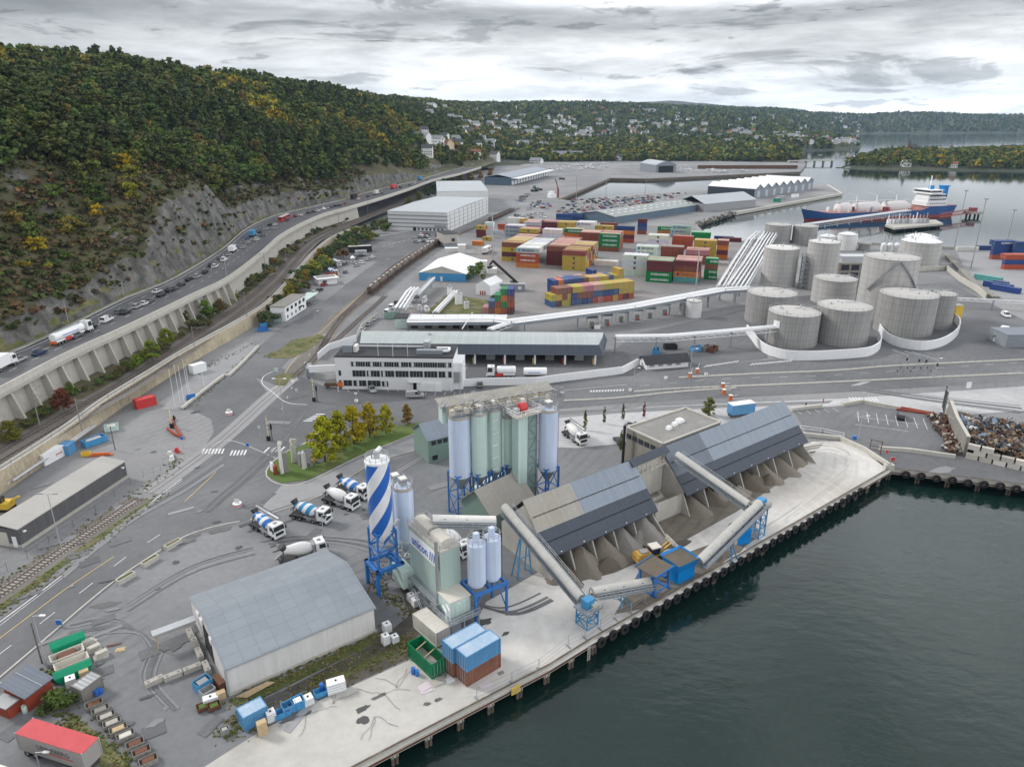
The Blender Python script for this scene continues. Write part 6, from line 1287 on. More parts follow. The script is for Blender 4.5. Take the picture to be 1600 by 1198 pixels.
# ---- containers and clutter on the near quay
def corrug(g,p0,p1,z0,z1,nrm,m,pitch=.28,dep=.05):
 p0,p1,nrm=V3(*p0,0),V3(*p1,0),V3(*nrm,0);L_=(p1-p0).length;u=(p1-p0)/L_;n=max(2,int(L_/pitch));vs=[]
 for i in range(n):
  s=L_*i/n;w=L_/n
  for f,d in((0,0),(.3,0),(.45,-dep),(.85,-dep)):q=p0+u*(s+w*f)+nrm*d;vs+=[(q.x,q.y,z0),(q.x,q.y,z1)]
 q=p1;vs+=[(q.x,q.y,z0),(q.x,q.y,z1)];k=len(vs)//2
 g.add(vs,[(2*i,2*i+2,2*i+3,2*i+1)for i in range(k-1)],m)
def boxcont(name,label,P,rz,m,mroof,L_=6.06,w=2.44,h=2.59,open_top=False,doors=True,white_end=0.0,group=None):
 t=thing(name,label,'container',P,rz,group);g=MB()
 corrug(g,(0,0),(L_,0),.12,h-.1,(0,-1),m);corrug(g,(L_,w),(0,w),.12,h-.1,(0,1),m);corrug(g,(L_,0),(L_,w),.12,h-.1,(1,0),m);corrug(g,(0,w),(0,0),.12,h-.1,(-1,0),m);g.F('side_wall',t)
 g=MB()
 for x in(0,L_):
  for y in(0,w):g.bb(x-.06,x+.06,y-.06,y+.06,0,h,m)
 for z in(.08,h-.05):
  for y in(0,w):g.bb(.06,L_-.06,y-.05,y+.05,z-.07,z+.07,m)
  for x in(0,L_):g.bb(x-.05,x+.05,.06,w-.06,z-.07,z+.07,m)
 g.F('frame',t)
 if not open_top:
  g=MB();vs=[];n=int(L_/.3)
  for i in range(n+1):vs+=[(L_*i/n,.05,h-.03-.04*(i%2)),(L_*i/n,w-.05,h-.03-.04*(i%2))]
  g.add(vs,[(2*i,2*i+2,2*i+3,2*i+1)for i in range(n)],mroof);g.F('roof',t)
 else:
  BB(.05,L_-.05,.05,w-.05,.1,.5,'conc').F('floor',t)
  for x in(L_*.45,L_*.8):MB().bar((x,.05,h-.3),(x-.6,w-.05,h-.35),.07,'wood_lt').F('crossbar',t)
 if doors:
  for k in range(4):MB().bar((-.07,w*(k+.7)/4.4,.2),(-.07,w*(k+.7)/4.4,h-.2),.025,'galv').F('lock_rod',t)
 return t
mat('cont_blue',(.10,.28,.50),.5,var=.12,scale=.5,streak=.15);mat('cont_blue_roof',(.34,.46,.60),.6,var=.14,scale=.6,fine=3,col2=(.42,.50,.58));mat('cont_rust',(.22,.10,.065),.75,var=.25,scale=.6,fine=3,streak=.3);mat('cont_white',(.60,.58,.53),.6,var=.08,scale=.4,streak=.12);mat('cont_green',(.0,.16,.065),.5,var=.15,scale=.4,streak=.15)
a,b=at(730,1073),at(780.5,1042.5);rz=ang(a,b);u=Vector((cos(rz),sin(rz),0));v=V3(-u.y,u.x,0)
boxcont('shipping_container','rust red container under the nearer pale blue one',a,rz,'cont_rust','cont_rust');boxcont('shipping_container','pale blue container on rusty one, nearer the water with stained roof',a+V3(0,0,2.6),rz,'cont_blue','cont_blue_roof')
boxcont('shipping_container','rust red container under the blue one with a greyish roof',a+v*2.62-u*.5,rz,'cont_rust','cont_rust');boxcont('shipping_container','blue container with a greyish ribbed roof stacked beside the nearer blue one',a+v*2.62-u*.5+V3(0,0,2.6),rz,'cont_blue','cont_blue_roof')
a,b=at(682,1011),at(649,982);boxcont('shipping_container','white container with dirty cream roof beside the stairs',a,ang(a,b)-PI+PI,'cont_white','cream_dirty').rotation_euler.z=ang(a,b)
o=bpy.data.objects[-1]if 0 else None
a,b=at(675,1061),at(641,1028);t=boxcont('open_container','open topped green container with rusty braces inside',a,ang(a,b),'cont_green','cont_green',open_top=True);
for nm in('shipping_container','open_container'):
 pass
def fix_side(o,w=2.44):
 r=o.rotation_euler.z;o.location=o.location+Vector((sin(r),-cos(r),0))*w
for o in[o for o in bpy.data.objects if o.get('label','').startswith(('white container with dirty','open topped green'))]:fix_side(o)
def drum(px,py,lab,m='blue',h=.9,r=.3):t=tag(MB().lathe([(0,0),(r,0),(r,h*.33),(r*1.04,h*.35),(r,h*.37),(r,h*.65),(r*1.04,h*.67),(r,h*.69),(r,h),(0,h-.03)],m,n=14).build('barrel'),lab,'barrel');t.location=at(px,py);return t
drum(646,1052,'blue barrel standing by the green open container',h=1.0,r=.33);drum(652,1055,'shorter dark blue barrel by the green open container','frame_b')
def slabs(px,py,w,l,h,m,lab,cat='plates',rz=.6,name='plate_stack'):
 t=MB();r=random.Random(int(px));n=3
 for k in range(n):t.box((r.uniform(-.2,.2),r.uniform(-.2,.2),h*(k+.5)/n),(w*(1-.12*k),l*(1-.15*k),h/n*.9),m,r.uniform(-.15,.15))
 o=tag(t.build(name,smooth=False),lab,cat);o.location=at(px,py);o.rotation_euler.z=rz;return o
slabs(665,1075,1.9,1.9,.25,'pipe_pink','stack of pinkish flat plates on the quay');slabs(686,1066,2.0,1.7,.18,'conc','square concrete lid lying on the quay','lid',name='square_slab');slabs(703,1061,1.4,1.1,.12,'white','small heap of white scraps beside the green container','scrap',name='scrap_heap');slabs(757,1071,1.6,.9,.15,'pipe_pink','loose boards on the quay edge by the rusty containers','boards',name='board_heap');slabs(783,1052,1.0,.8,.06,'conc_dk','dark grate lying beside the rusty container','grate',name='grate')
def openbin(name,px,py,w,d,h,m,lab,cat='skip',rz=.6,load=None,taper=1.0):
 t=thing(name,lab,cat,at(px,py),rz);g=MB();k=.06;x0,y0=w/2,d/2
 bo=[(-x0*taper,-y0),(x0*taper,-y0),(x0*taper,y0),(-x0*taper,y0)];to=[(-x0,-y0),(x0,-y0),(x0,y0),(-x0,y0)];ti=[(p[0]*.94,p[1]*.9)for p in to];bi=[(p[0]*.94,p[1]*.9)for p in bo]
 vs=[(*p,.1)for p in bo]+[(*p,h)for p in to]+[(*p,h)for p in ti]+[(*p,.2)for p in bi]
 g.add(vs,[(i,(i+1)%4,4+(i+1)%4,4+i)for i in range(4)]+[(4+i,4+(i+1)%4,8+(i+1)%4,8+i)for i in range(4)]+[(8+i,8+(i+1)%4,12+(i+1)%4,12+i)for i in range(4)]+[(12,13,14,15),(3,2,1,0)],m)
 for s in(-1,1):g.bar((s*x0*.5,-y0-.04,.1),(s*x0*.5,-y0-.04,h),.05,m)
 g.F('shell',t)
 if load:MB().box((0,0,h*.55),(w*.8*taper,d*.8,h*.7),load,taper=.8).F('load',t)
 return t
MB_=MB
t=boxcont('tool_container','small bright blue container with black stains on its roof',at(383,1143),ang(at(383,1143),at(411,1128)),'cont_blue','cont_blue_roof',3.2,2.2,2.3,doors=False)
def palletstack(px,py,n,lab,rz=.6):
 g=MB()
 for k in range(n):z=k*.16;g.bb(-.6,.6,-.4,.4,z+.1,z+.14,'wood_lt').bb(-.6,.6,-.4,-.3,z,z+.1,'wood_lt').bb(-.6,.6,.3,.4,z,z+.1,'wood_lt').bb(-.6,.6,-.05,.05,z,z+.1,'wood_lt')
 o=tag(g.build('pallet_stack',smooth=False),lab,'pallets');o.location=at(px,py);o.rotation_euler.z=rz
palletstack(411,1146,13,'tall stack of wooden pallets against the blue tool container')
def ibc(px,py,lab,w=1.0,h=1.15,m='white',rz=.6,d=None,z=0.0):
 d=d or w;g=MB();g.box((0,0,.15+h/2),(w,d,h),m,taper=.94).box((0,0,.07),(w*1.02,d*1.02,.14),'galv');g.cyl((0,0),.14,h+.1,h+.26,'dark',8)
 for k in range(4):g.bb(-w/2-.02,w/2+.02,-d/2-.02,-d/2+.02,.3+k*h/4,.36+k*h/4,'galv')
 o=tag(g.build('plastic_tank',smooth=False),lab,'tank');o.location=at(px,py)+V3(0,0,z);o.rotation_euler.z=rz;return o
ibc(424,1124,'white box bag beside the pallet stack',1.2,1.3);openbin('waste_bin',441,1118,2.0,1.2,.9,'blue_lt','flat blue tray in the row along the fence','bin');openbin('waste_bin',452,1110,1.8,1.4,1.3,'cont_blue','blue bin in the row along the fence with grey inside','bin');openbin('waste_bin',466,1104,1.6,1.5,1.4,'blue_lt','blue bin with a white load in the row along the fence','bin',load='white');ibc(482,1098,'white sack at the end of the blue bins',1.3,1.0);openbin('waste_bin',501,1085,1.7,1.2,.8,'blue_lt','blue tray holding a barrel near the large white tank','bin');drum(503,1079,'blue barrel above the blue tray near the large white tank',h=1.3)
ibc(526,1078,'large ribbed white plastic tank on the quay fence line',2.6,1.6,d=1.4,rz=.42);ibc(605,986,'white cube tank nearest the blue silo tower',1.2,1.4);ibc(603,1005,'white cube tank at the warehouse corner',1.1,1.5);ibc(617,1002,'grey white cube tank beside another one',1.1,1.0);ibc(643,938,'white drum tank by the plant stairs',1.2,1.2);ibc(650,945,'grey white drum tank by the foot of the plant stairs',1.3,1.2)
t=thing('plank_pile','pale timber planks leaning along the warehouse wall','planks',at(380,1083),wrz);g=MB()
for k in range(6):g.bar((-1+k*.2,-.3-k*.18,.2),(3.4+k*.15,-.2-k*.12,.35),.07,'wood_lt')
g.F('planks',t)
openbin('skip',318,1075,2.2,1.6,1.5,'blue_lt','blue skip full of scrap at the warehouse corner',rz=.9,load='steel');openbin('steel_cage',325,1085,1.8,1.4,1.1,'galv','grey wire cage beside the blue skip','cage',rz=.9);slabs(343,1070,1.2,3.4,1.2,'rust','rusty frames leaning on the warehouse corner','frames',.9,'rust_frames');palletstack(346,1090,7,'low stack of pallets at the warehouse corner');ibc(330,1097,'white plastic tank tipped beside the bramble bins',2.0,.9,d=1.1,rz=.5)
for(px,py,lab)in((318,1107,'rusty trough overgrown with green weeds'),(335,1106,'second rusty trough with weeds beside the first')):
 openbin('rusty_trough',px,py,1.6,1.2,.7,'rust',lab,'trough',load='grass_green')
openbin('machine_stand',352,1146,1.0,.8,1.0,'steel','small grey machine standing by the fence line','machine',load='conc')
def skip(px,py,L_,w,h,m,lab,rz,load=None,lid=None):
 t=openbin('skip',px,py,L_,w,h,m,lab,'skip',rz,load,.78)
 if lid:MB().add([(-L_/2,-w/2,h),(L_/2,-w/2,h),(L_/2,w/2,h),(-L_/2,w/2,h),(-L_/2,0,h+.5),(L_/2,0,h+.5)],[(0,1,5,4),(2,3,4,5),(1,2,5),(3,0,4)],lid).F('lid',t)
 return t
mat('skip_green',(.0,.26,.13),.5,var=.12);e0=ang(at(86,1018),at(132,1000))
skip(108,1012,4.6,1.9,1.5,'skip_green','green lidded skip nearest the road',e0,None,'skip_green');skip(107,1030,4.4,1.8,1.3,'cream_dirty','cream skip with rusty scrap inside',e0,'rust');skip(114,1043,4.4,1.7,1.3,'cream_dirty','dirty cream skip with a dark green side',e0);skip(116,1056,4.8,1.8,1.3,'skip_green','faded green covered skip beside the red hut',e0,None,'skip_green')
ibc(112,1070,'white bag beside the faded green skip',1.3,1.2);palletstack(133,1058,8,'wooden crates stacked on the grey container');boxcont('tool_container','small grey container carrying wooden crates',at(132,1098),ang(at(132,1098),at(148,1086)),'conc_dk','steel',3.0,2.2,2.2,doors=False);drum(145,1062,'blue barrel behind the grey container',h=1.0);drum(152,1086,'blue barrel lying by the grey container');drum(158,1083,'blue barrel upright by the grey container')
for(px,py,l)in((140,1006,1.9),(149,1015,2.0),(160,1026,2.0)):
 slabs(px,py,l,1.1,1.0,'conc_lt',{140:'grey concrete blocks nearest the green skip',149:'pale concrete blocks in the middle of three stacks',160:'pale concrete blocks farthest from the green skip'}[px],'blocks',e0,'block_stack')
slabs(180,1007,2.2,.3,.12,'rust','bent rusty bar lying in the yard','bar',.3,'rusty_bar');slabs(190,1015,1.4,.9,.14,'wood_lt','broken pallet lying in the yard','pallet',.2,'broken_pallet')
for i,(px,py,ld)in enumerate([(148,1104,'rust'),(158,1113,'conc_dk'),(167,1123,'conc'),(176,1133,'conc'),(186,1143,'wood_lt'),(197,1153,'cream_dirty'),(212,1166,'rust'),(222,1178,'rust'),(233,1192,'rust')]):
 openbin('steel_trough',px,py,2.1,1.25,.75,'conc_dk',f'dark steel trough holding {["rusty scrap", "grey rubble", "pale grey slabs", "smooth grey sand", "tan sand", "cream powder", "dark rust", "black rust", "red rust"][i]} in the diagonal row','trough',.62,ld)
a,b=at(46,1112),at(85,1082);t=thing('red_hut','small red hut with a dark metal roof beside the skips','hut',a,ang(a,b));L_=(b-a).length;mat('hut_red',(.33,.06,.03),.75,var=.1,brick=(1,.8,.03,.3,30));h_=2.4
BB(0,L_,0,4.2,0,h_,'hut_red').bb(-1.8,0,1.2,3.8,0,1.9,'hut_red').F('wall',t);g=MB();g.add([(-.3,-.3,h_+.05),(L_+.3,-.3,h_+.05),(L_+.3,4.5,h_+.75),(-.3,4.5,h_+.75),(-.3,-.3,h_+.2),(L_+.3,-.3,h_+.2),(L_+.3,4.5,h_+.9),(-.3,4.5,h_+.9)],[(3,2,1,0),(4,5,6,7),(0,1,5,4),(1,2,6,5),(2,3,7,6),(3,0,4,7)],'roof_slate_lt');g.F('roof',t);BB(-2.1,-.1,1.0,4.0,1.9,2.05,'steel').F('porch_roof',t);MB().bar((L_*.6,-.32,h_+.26),(L_*.6,4.5,h_+.96),.05,'galv').F('roof_rib',t)
for(px,py,h,c,lab)in((98,1100,3.0,(.06,.08,.02),'green bush between red hut and grey container'),(82,1062,1.6,(.07,.09,.02),'low bush behind the red hut'),(72,1112,1.6,(.06,.08,.02),'low weeds at the hut wall')):tree('bush',at(px,py),h,c,lab,None,'bush',w=1.4)
drum(40,1112,'greenish bin beside the red hut','mint_flat',1.1,.35)
g=MB();g.sheet([(p.x,p.y)for p in pl([(96,1140),(110,1115),(160,1150),(215,1215),(180,1230),(150,1185)])],.07,'grass');tag(g.build('grass_verge',smooth=False),'ragged grass bank behind the dark troughs',kind='structure')
t=thing('parked_trailer','white trailer roof at the lower frame edge','trailer',at(-20,1235),ang(at(0,1180),at(60,1200)));BB(0,7,-1.25,1.25,.9,3.4,'white_d').F('body',t)
for k,((a_,b_),lab)in enumerate([(((262,861),(285,848)),'long concrete planter farthest up the road'),(((226,888),(250,873)),'long concrete planter in the middle of three'),(((187,915),(213,900)),'long concrete planter nearest the skips')]):
 a,b=at(*a_),at(*b_);t=thing('planter',lab,'planter',a,ang(a,b));L_=(b-a).length;BB(0,L_,0,.16,0,.9,'conc_lt').bb(0,L_,.9,1.06,0,.9,'conc_lt').bb(0,.16,.16,.9,0,.9,'conc_lt').bb(L_-.16,L_,.16,.9,0,.9,'conc_lt').F('box',t);BB(.16,L_-.16,.16,.9,.1,.8,'grass').S('soil',t)
def lamp(px,py,topy,lab,double=False,m='galv',aim=0.0,square=False):
 P=at(px,py);h=tall(P,topy);t=thing('street_lamp',lab,'street lamp',P,aim);MB().bar((0,0,0),(0,0,h),.11,m,8,.06).S('pole',t)
 for s in((-1,1)if double else(1,)):MB().bar((0,0,h-.05),(s*1.1,0,h+.1),.05,m).S('arm',t);MB().box((s*1.35,0,h+.1),(.8,.35,.14),'white' if not square else 'steel').S('lamp_head',t)
 return t
lamp(101,877,772,'tall floodlight mast with four heads beside the siding',True,square=True);lamp(74,1043,962,'slim lamp post beside the green skips');lamp(507,850,805,'thin lamp post behind the grey warehouse');lamp(446,675,592,'tall lamp post at the level crossing',True);lamp(62,1197,1175,'lamp head rising beside the grey trailer');lamp(989,612,575,'lamp post on the road island by the terminal');lamp(719,620,570,'lamp post at the corner of the white office');lamp(1456,595,560,'lamp post at the toll gate');lamp(1340,690,650,'thin lamp post by the quay car park');lamp(1077,598,545,'lamp post beside the gatehouse');lamp(493,506,486,'lamp post on the harbour road');lamp(536,466,442,'lamp post further up the harbour road');lamp(604,434,405,'lamp post beside the far parking area')
def pole(px,py,topy,lab,m='timber',cat='pole',r=.12,name='utility_pole',z=0.0,arm=None):
 P=at(px,py,z);h=tall(P,topy)-z;t=thing(name,lab,cat,P);MB().bar((0,0,-.1),(0,0,h),r,m,8,r*.75).S('pole',t)
 if arm:MB().bar((0,0,h-.6),(arm,0,h-.3),.06,m).bar((0,0,h-2.0),(arm*.8,0,h-.5),.05,m).S('arm',t)
 return t
pole(66,1036,973,'brown wooden pole leaning beside the skips');pole(180,703,665,'wooden pole in the container yard by the railway')
for i,(px,py,ty,a_)in enumerate([(63,667,615,3),(128,672,622,3),(62,665,600,3),(305,548,510,3),(386,497,455,-4),(362,470,420,3),(416,432,395,-3),(448,420,392,3),(490,385,352,3),(530,358,330,-3),(575,338,315,3)]):pole(px,py,ty,f'dark catenary mast beside the railway, {["near the blue containers", "by the wooden bridge end", "under the buttresses", "above the beige wall", "at the wall corner", "in front of the rock face", "on the bend", "opposite the bend", "by the bridge pier", "past the pier", "near the far tunnel"][i]}','conc_dk','mast',.14,'catenary_mast',RZ,a_)
for i,(px,py,ty)in enumerate([(107,505,470),(195,468,440),(354,432,396),(456,336,318),(545,313,296)]):pole(px,py,ty,f'slim lamp mast on the highway edge, {["near the tanker lorry", "by the first rock outcrop", "below the tall rock face", "near the red bus", "past the bend"][i]}','galv','lamp mast',.1,'lamp_mast',HWZ,None)
for i,(px,py,ty)in enumerate([(274,637,577),(282,630,569),(288,630,571),(294,615,560),(297,616,568),(319,604,572)]):pole(px,py,ty,f'white flagpole beside the junction, {["first", "second", "third", "fourth", "fifth", "last"][i]} from the pink barrier','white','flagpole',.07,'flagpole')
def sign(px,py,topy,m,lab,w=.7,h=.8,face_=0.0,n='traffic_sign'):
 P=at(px,py);z=tall(P,topy);t=thing(n,lab,'sign',P,face_);MB().bar((0,0,0),(0,0,z),.05,'galv').S('post',t);BB(-w/2,w/2,-.1,-.05,z-h,z,m).bb(-w/2-.03,w/2+.03,-.05,-.02,z-h-.03,z+.03,'white').F('board',t)
sign(389,711,692,'blue','blue keep right sign with striped base on the traffic island');sign(407,686,665,'mint_flat','turquoise sign beside the striped barrier',.6,.7);sign(287,700,682,'blue','blue cycle path sign by the pink barrier');sign(94,978,968,'blue','blue sign on the kerb near the skips',.9,.9);sign(464,618,607,'mint_flat','turquoise sign by the road curve',.6,.7);sign(432,586,575,'mint_flat','turquoise sign box on the grass patch',1.2,1.2);sign(557,630,613,'white','white sign on a concrete foot before the office',.8,.5);sign(1348,630,612,'mint_flat','turquoise sign on white block by the car park',.6,.9);sign(1512,610,597,'white','white board beside the yellow block',1.4,1.8);sign(1384,713,703,'red','red sign at the quay gate',.7,.8);sign(1394,722,714,'red','red and white fire point sign at the quay corner',.9,1.0);sign(1258,640,629,'dark','black arrow sign by the zebra crossing',.5,.6);sign(1285,634,622,'red','slim red sign by the zebra crossing',.3,1.2);sign(2,1080,1065,'mint_flat','turquoise bus stop sign at the frame edge',.9,.9)
def barrier(px,py,topy,lab):
 P=at(px,py);h=tall(P,topy);t=thing('crossing_barrier',lab,'barrier',P);BB(-.4,.4,-.4,.4,0,1.2,'dark').F('base',t);g=MB();n=10
 for k in range(n):g.bar((0,0,1.0+(h-1)*k/n),(0,0,1.0+(h-1)*(k+1)/n),.1,'yellow' if k%2 else 'white')
 g.F('arm',t);MB().bar((.9,0,0),(.9,0,h*.7),.08,'dark').bb(.7,1.1,-.2,.2,h*.45,h*.65,'dark').F('signal',t)
barrier(420,688,650,'raised yellow banded level crossing barrier on the traffic island');barrier(491,627,590,'raised yellow banded barrier near the white office');barrier(269,668,640,'raised barrier with a pink box by the site gate')
for i,(px,py)in enumerate([(358,647),(371,790),(458,598),(557,628),(985,611),(1040,592),(1103,586)]):
 t=thing('road_block',['round red and white base in the middle of the junction','white frame on a red and white foot on the road','white concrete foot beside the sunken rail','white block before the office','white block on the road island','white block near the gatehouse','white bollard block near the crossing'][i],'block',at(px,py));MB().cyl((0,0),.9 if i<2 else.5,0,.7,'white',16).cyl((0,0),.92 if i<2 else.52,.2,.45,'red' if i<2 else 'white',16).S('foot',t);BB(-.5,.5,-.05,.05,.7,1.6 if i<2 else.9,'white_d').S('panel',t)
t=thing('wire_fence','grey wire fence between the left yard and the siding','fence',at(0,905));g=MB();Q=[p-at(0,905)for p in smoothline(pl([(-10,905),(60,862),(150,800),(215,750),(252,738),(256,715)]),5)]
g.rail(Q[::2],'steel',1.9,3,.02);g.F('mesh',t)
def pcont(px,py,qx,qy,h,w,m,mr,lab,L_=None):a,b=at(px,py),at(qx,qy);return boxcont('shipping_container',lab,a,ang(a,b),m,mr,L_ or(b-a).length,w,h,doors=False)
pcont(71,728,103,711,2.6,2.4,'white','white','white container with red lettering in the left yard');pcont(108,712,120,703,2.5,2.5,'cont_blue','cont_blue','blue container between the white one and the open skip');pcont(215,640,245,632,2.5,2.4,'red','red','red container below the railway bridge')
t=text_mesh('lettering','post',1.0,'red',bpy.data.objects[[o.name for o in bpy.data.objects if o.get('label','').startswith('white container with red')][0]],(4.2,-.03,1.4),(PI/2,0,0),.01,1.8)
a,b=at(132,698),at(166,686);openbin('skip',148,693,(b-a).length,2.3,1.6,'blue_lt','long open blue skip filled with rubble in the left yard',rz=ang(a,b),load='conc');openbin('skip',175,672,3.2,2.2,1.5,'mint_flat','pale yellow green skip by the railway bridge',rz=.5,load='cream_dirty');openbin('skip',135,712,1.8,1.2,1.0,'yellow','yellow skip box behind the grey shed',rz=.2);slabs(158,712,5,.6,.8,'orange','orange plastic barrier bent behind the grey shed','barrier',.1,'plastic_barrier')
t=thing('excavator','orange yellow machine behind the grey shed at the frame edge','excavator',at(4,795));BB(-1.5,2,-1.2,1.2,.5,1.8,'yellow').bb(-.6,.8,-.9,.3,1.8,3,'glass').bar((1.5,.4,1.5),(3.6,.6,2.6),.25,'yellow').F('body',t);BB(-1.6,2,-1.4,-.9,0,.5,'dark').bb(-1.6,2,.9,1.4,0,.5,'dark').F('track',t)
pcont(303,585,320,580,2.7,2.4,'white','white','white cabin box below the beige railway wall',4.5)
t=thing('steel_pipes','white insulated pipes running along the railway wall foot','pipe',at(30,757));g=MB();Q=[at(x,y,1.2)-at(30,757)for x,y in[(10,755),(60,722),(110,690),(140,668)]];g.path(Q,.4,'white_d',8);g.path([q+V3(1,.6,.3)for q in Q],.3,'galv',8);g.path([Q[0],Q[0]+V3(0,0,-1.4)],.4,'white_d',8);g.S('pipe',t)
for(px,py,m,lab)in((268,720,'white','white gas cabinet on the verge'),(277,707,'red','red and white traffic stand on the verge'),(266,712,'white_d','white heap of sign parts on the verge')):slabs(px,py,1.0,.8,1.3,m,lab,'cabinet',.3,'verge_cabinet')
t=thing('safety_barrier','pink and red plastic barrier along the kerb','barrier',at(262,672));g=MB();Q=[q-at(262,672)for q in pl([(262,672),(272,680),(285,686),(268,660),(274,655)])];g.path([q+V3(0,0,.5)for q in Q],.28,'hut_red',4);g.F('barrier',t)
t=thing('kerb_wall','low concrete wall with grass strip along the gate road','wall',at(284,639));g=MB();Q=[q-at(284,639)for q in smoothline(pl([(284,640),(318,612),(350,588),(361,585),(404,542)]),4)];g.path([q+V3(0,0,.35)for q in Q],.4,'conc_lt',4);g.F('wall',t)
t=thing('bench_skip','blue tarpaulin covered frame by the flagpoles','frame',at(298,623),.6);BB(-1.2,1.2,-.8,.8,.3,.5,'blue').bb(-1.2,1.2,-.8,-.6,.5,1.6,'frame_b').bb(-1.2,-1.1,-.6,.6,0,.3,'steel').bb(1.1,1.2,-.6,.6,0,.3,'steel').F('frame',t)
for i,(px,py,w,d,ty,m,lab)in enumerate([(445,738,1.9,.8,706,'conc_dk','dark grey memorial slab with carved front'),(460,722,1.2,.7,690,'conc_lt','pale leaning memorial stone with split top'),(441,740,.7,.5,694,'white_d','pale slender stone with hooked top'),(470,727,1.0,.7,706,'galv','pale blue grey memorial slab'),(476,732,1.1,.6,704,'white_d','white memorial slab beside the blue grey one'),(431,741,1.3,.6,727,'hut_red','low red brown memorial stone'),(487,728,1.0,.7,720,'conc_dk','low dark stone by the tree'),(490,722,1.1,.6,714,'yellow','low ochre stone by the tree'),(426,736,1.6,.4,722,'white','white information board on the island')]):
 P=at(px,py);h=tall(P,ty);t=thing('memorial_stone',lab,'stone',P,.3+i*.25);r=random.Random(i);MB().add([(-w/2,-d/2,0),(w/2,-d/2,0),(w/2,d/2,0),(-w/2,d/2,0),(-w*.38,-d*.4,h*r.uniform(.86,1)),(w*.45,-d*.4,h*r.uniform(.8,1)),(w*.4,d*.4,h),(-w*.42,d*.4,h*.93)],[(3,2,1,0),(4,5,6,7),(0,1,5,4),(1,2,6,5),(2,3,7,6),(3,0,4,7)],m).F('stone',t)
 if i in(1,2):MB().box((.25,0,h+.2),(w*1.3,d*.9,.8),m,.3,0,.4).F('top',t)
yl=[(.24,.22,.012),(.21,.21,.014),(.28,.225,.012),(.25,.21,.012),(.22,.20,.012)]
for i,(px,py,ty,lab)in enumerate([(508,722,650,'golden yellow tree at the near end of the row, the fullest crown'),(530,706,642,'second golden tree in the island row, pale yellow green'),(553,694,632,'third golden tree in the island row, deepest gold'),(578,684,628,'fourth golden tree in the island row'),(603,677,632,'fifth golden tree in the row, smaller'),(637,663,631,'brownish orange tree standing apart at the row end')]):
 P=at(px,py);h=tall(P,ty);tree('oval',P,h,yl[i]if i<5 else(.17,.10,.02),lab,None,w=1.0 if i==0 else.9)
for(px,py,ty,c,lab)in[(914,672,640,(.12,.11,.03),'slim young tree with greenish brown leaves by the dusty road'),(944,662,635,(.09,.11,.03),'slim young green tree second from the silos'),(973,657,630,(.09,.11,.03),'slim young green tree near the silver car'),(1006,653,628,(.24,.05,.03),'slim young tree with red leaves'),(970,706,672,(.12,.12,.02),'slim yellow green tree by the flat roofed building')]:tree('oval',at(px,py),tall(at(px,py),ty),c,lab,None,w=.32)
tree('oval',at(1107,650),5.5,(.10,.11,.03),'round cropped tree top above the flat roof',None,w=1.1)
rb=random.Random(9)
def bush(px,py,h,c,lab,z,kind='oval',w=1.35):tree(kind,at(px,py,z),h,c,lab,'bushes along the railway','bush' if kind=='bush' else 'tree',w=w)
for(px,py,h,c,z)in[(18,690,5.5,(.12,.13,.02),4),(100,640,6,(.10,.035,.02),5),(110,612,3,(.08,.11,.02),6),(238,562,6.5,(.13,.14,.02),5),(215,575,4.5,(.12,.14,.02),5),(262,540,6,(.14,.14,.02),5),(322,492,6,(.10,.14,.025),6),(345,486,5,(.09,.07,.025),6),(292,502,4,(.08,.10,.03),6)]:bush(px,py,h,c,f'{hue(c)} bush on the slope between buttresses and railway',z)
for k in range(64):
 f=k/63;px=300+f*260+rb.uniform(-6,6);base=np.interp(px,[300,380,430,470,500,560],[518,462,420,385,362,340]);bush(px,base+rb.uniform(-16,3),rb.uniform(1.5,4.2),rb.choice([(.06,.08,.03),(.09,.075,.03),(.12,.11,.03),(.06,.065,.03)]),'low scrub bush on the bank beside the inner track',5,'bush')
for k,(px,py,h,c)in enumerate([(438,478,5,(.06,.09,.03)),(452,462,6,(.19,.17,.02)),(428,492,4,(.07,.09,.03)),(468,447,7,(.08,.10,.03)),(490,430,8,(.24,.19,.02)),(478,440,6,(.20,.17,.02)),(505,420,7,(.10,.12,.03)),(515,406,8,(.06,.10,.03)),(528,396,8,(.06,.09,.03)),(500,404,6,(.22,.17,.02)),(540,388,8,(.05,.085,.03)),(556,378,9,(.07,.10,.03)),(572,372,9,(.10,.12,.03)),(530,380,6,(.04,.06,.03)),(585,362,8,(.06,.09,.03)),(598,356,7,(.12,.11,.03)),(410,506,3.5,(.06,.08,.03)),(422,512,3,(.07,.08,.03)),(466,460,4,(.10,.07,.03)),(482,452,3.5,(.10,.06,.03)),(640,322,8,(.12,.12,.02)),(655,314,9,(.14,.13,.02)),(668,308,10,(.06,.09,.03)),(680,306,13,(.05,.08,.03)),(694,300,14,(.05,.085,.03)),(706,292,13,(.07,.09,.03)),(720,288,13,(.13,.10,.02)),(735,283,12,(.19,.14,.02)),(750,280,11,(.2,.16,.02)),(648,305,6,(.13,.13,.02)),(765,276,11,(.16,.10,.02)),(712,300,9,(.1,.1,.02)),(620,335,5,(.10,.11,.03))]):bush(px,py,h,c,f'{hue(c)} tree on the bank below the railway, number {k + 1} up the line',1.0)
for k in range(70):
 f=rb.random()**.8;px=412+f*205;py=np.interp(px,[412,430,470,500,540,580,617],[512,492,452,425,395,372,352])+rb.uniform(-24,4)*(1.0 if px<560 else.6);bush(px,py,rb.uniform(2.5,6.5),rb.choice([(.06,.085,.025),(.075,.10,.03),(.05,.075,.025),(.10,.11,.03),(.16,.15,.025),(.085,.07,.03)]),'bush in the thicket below the railway wall',1.2,'bush',1.5)
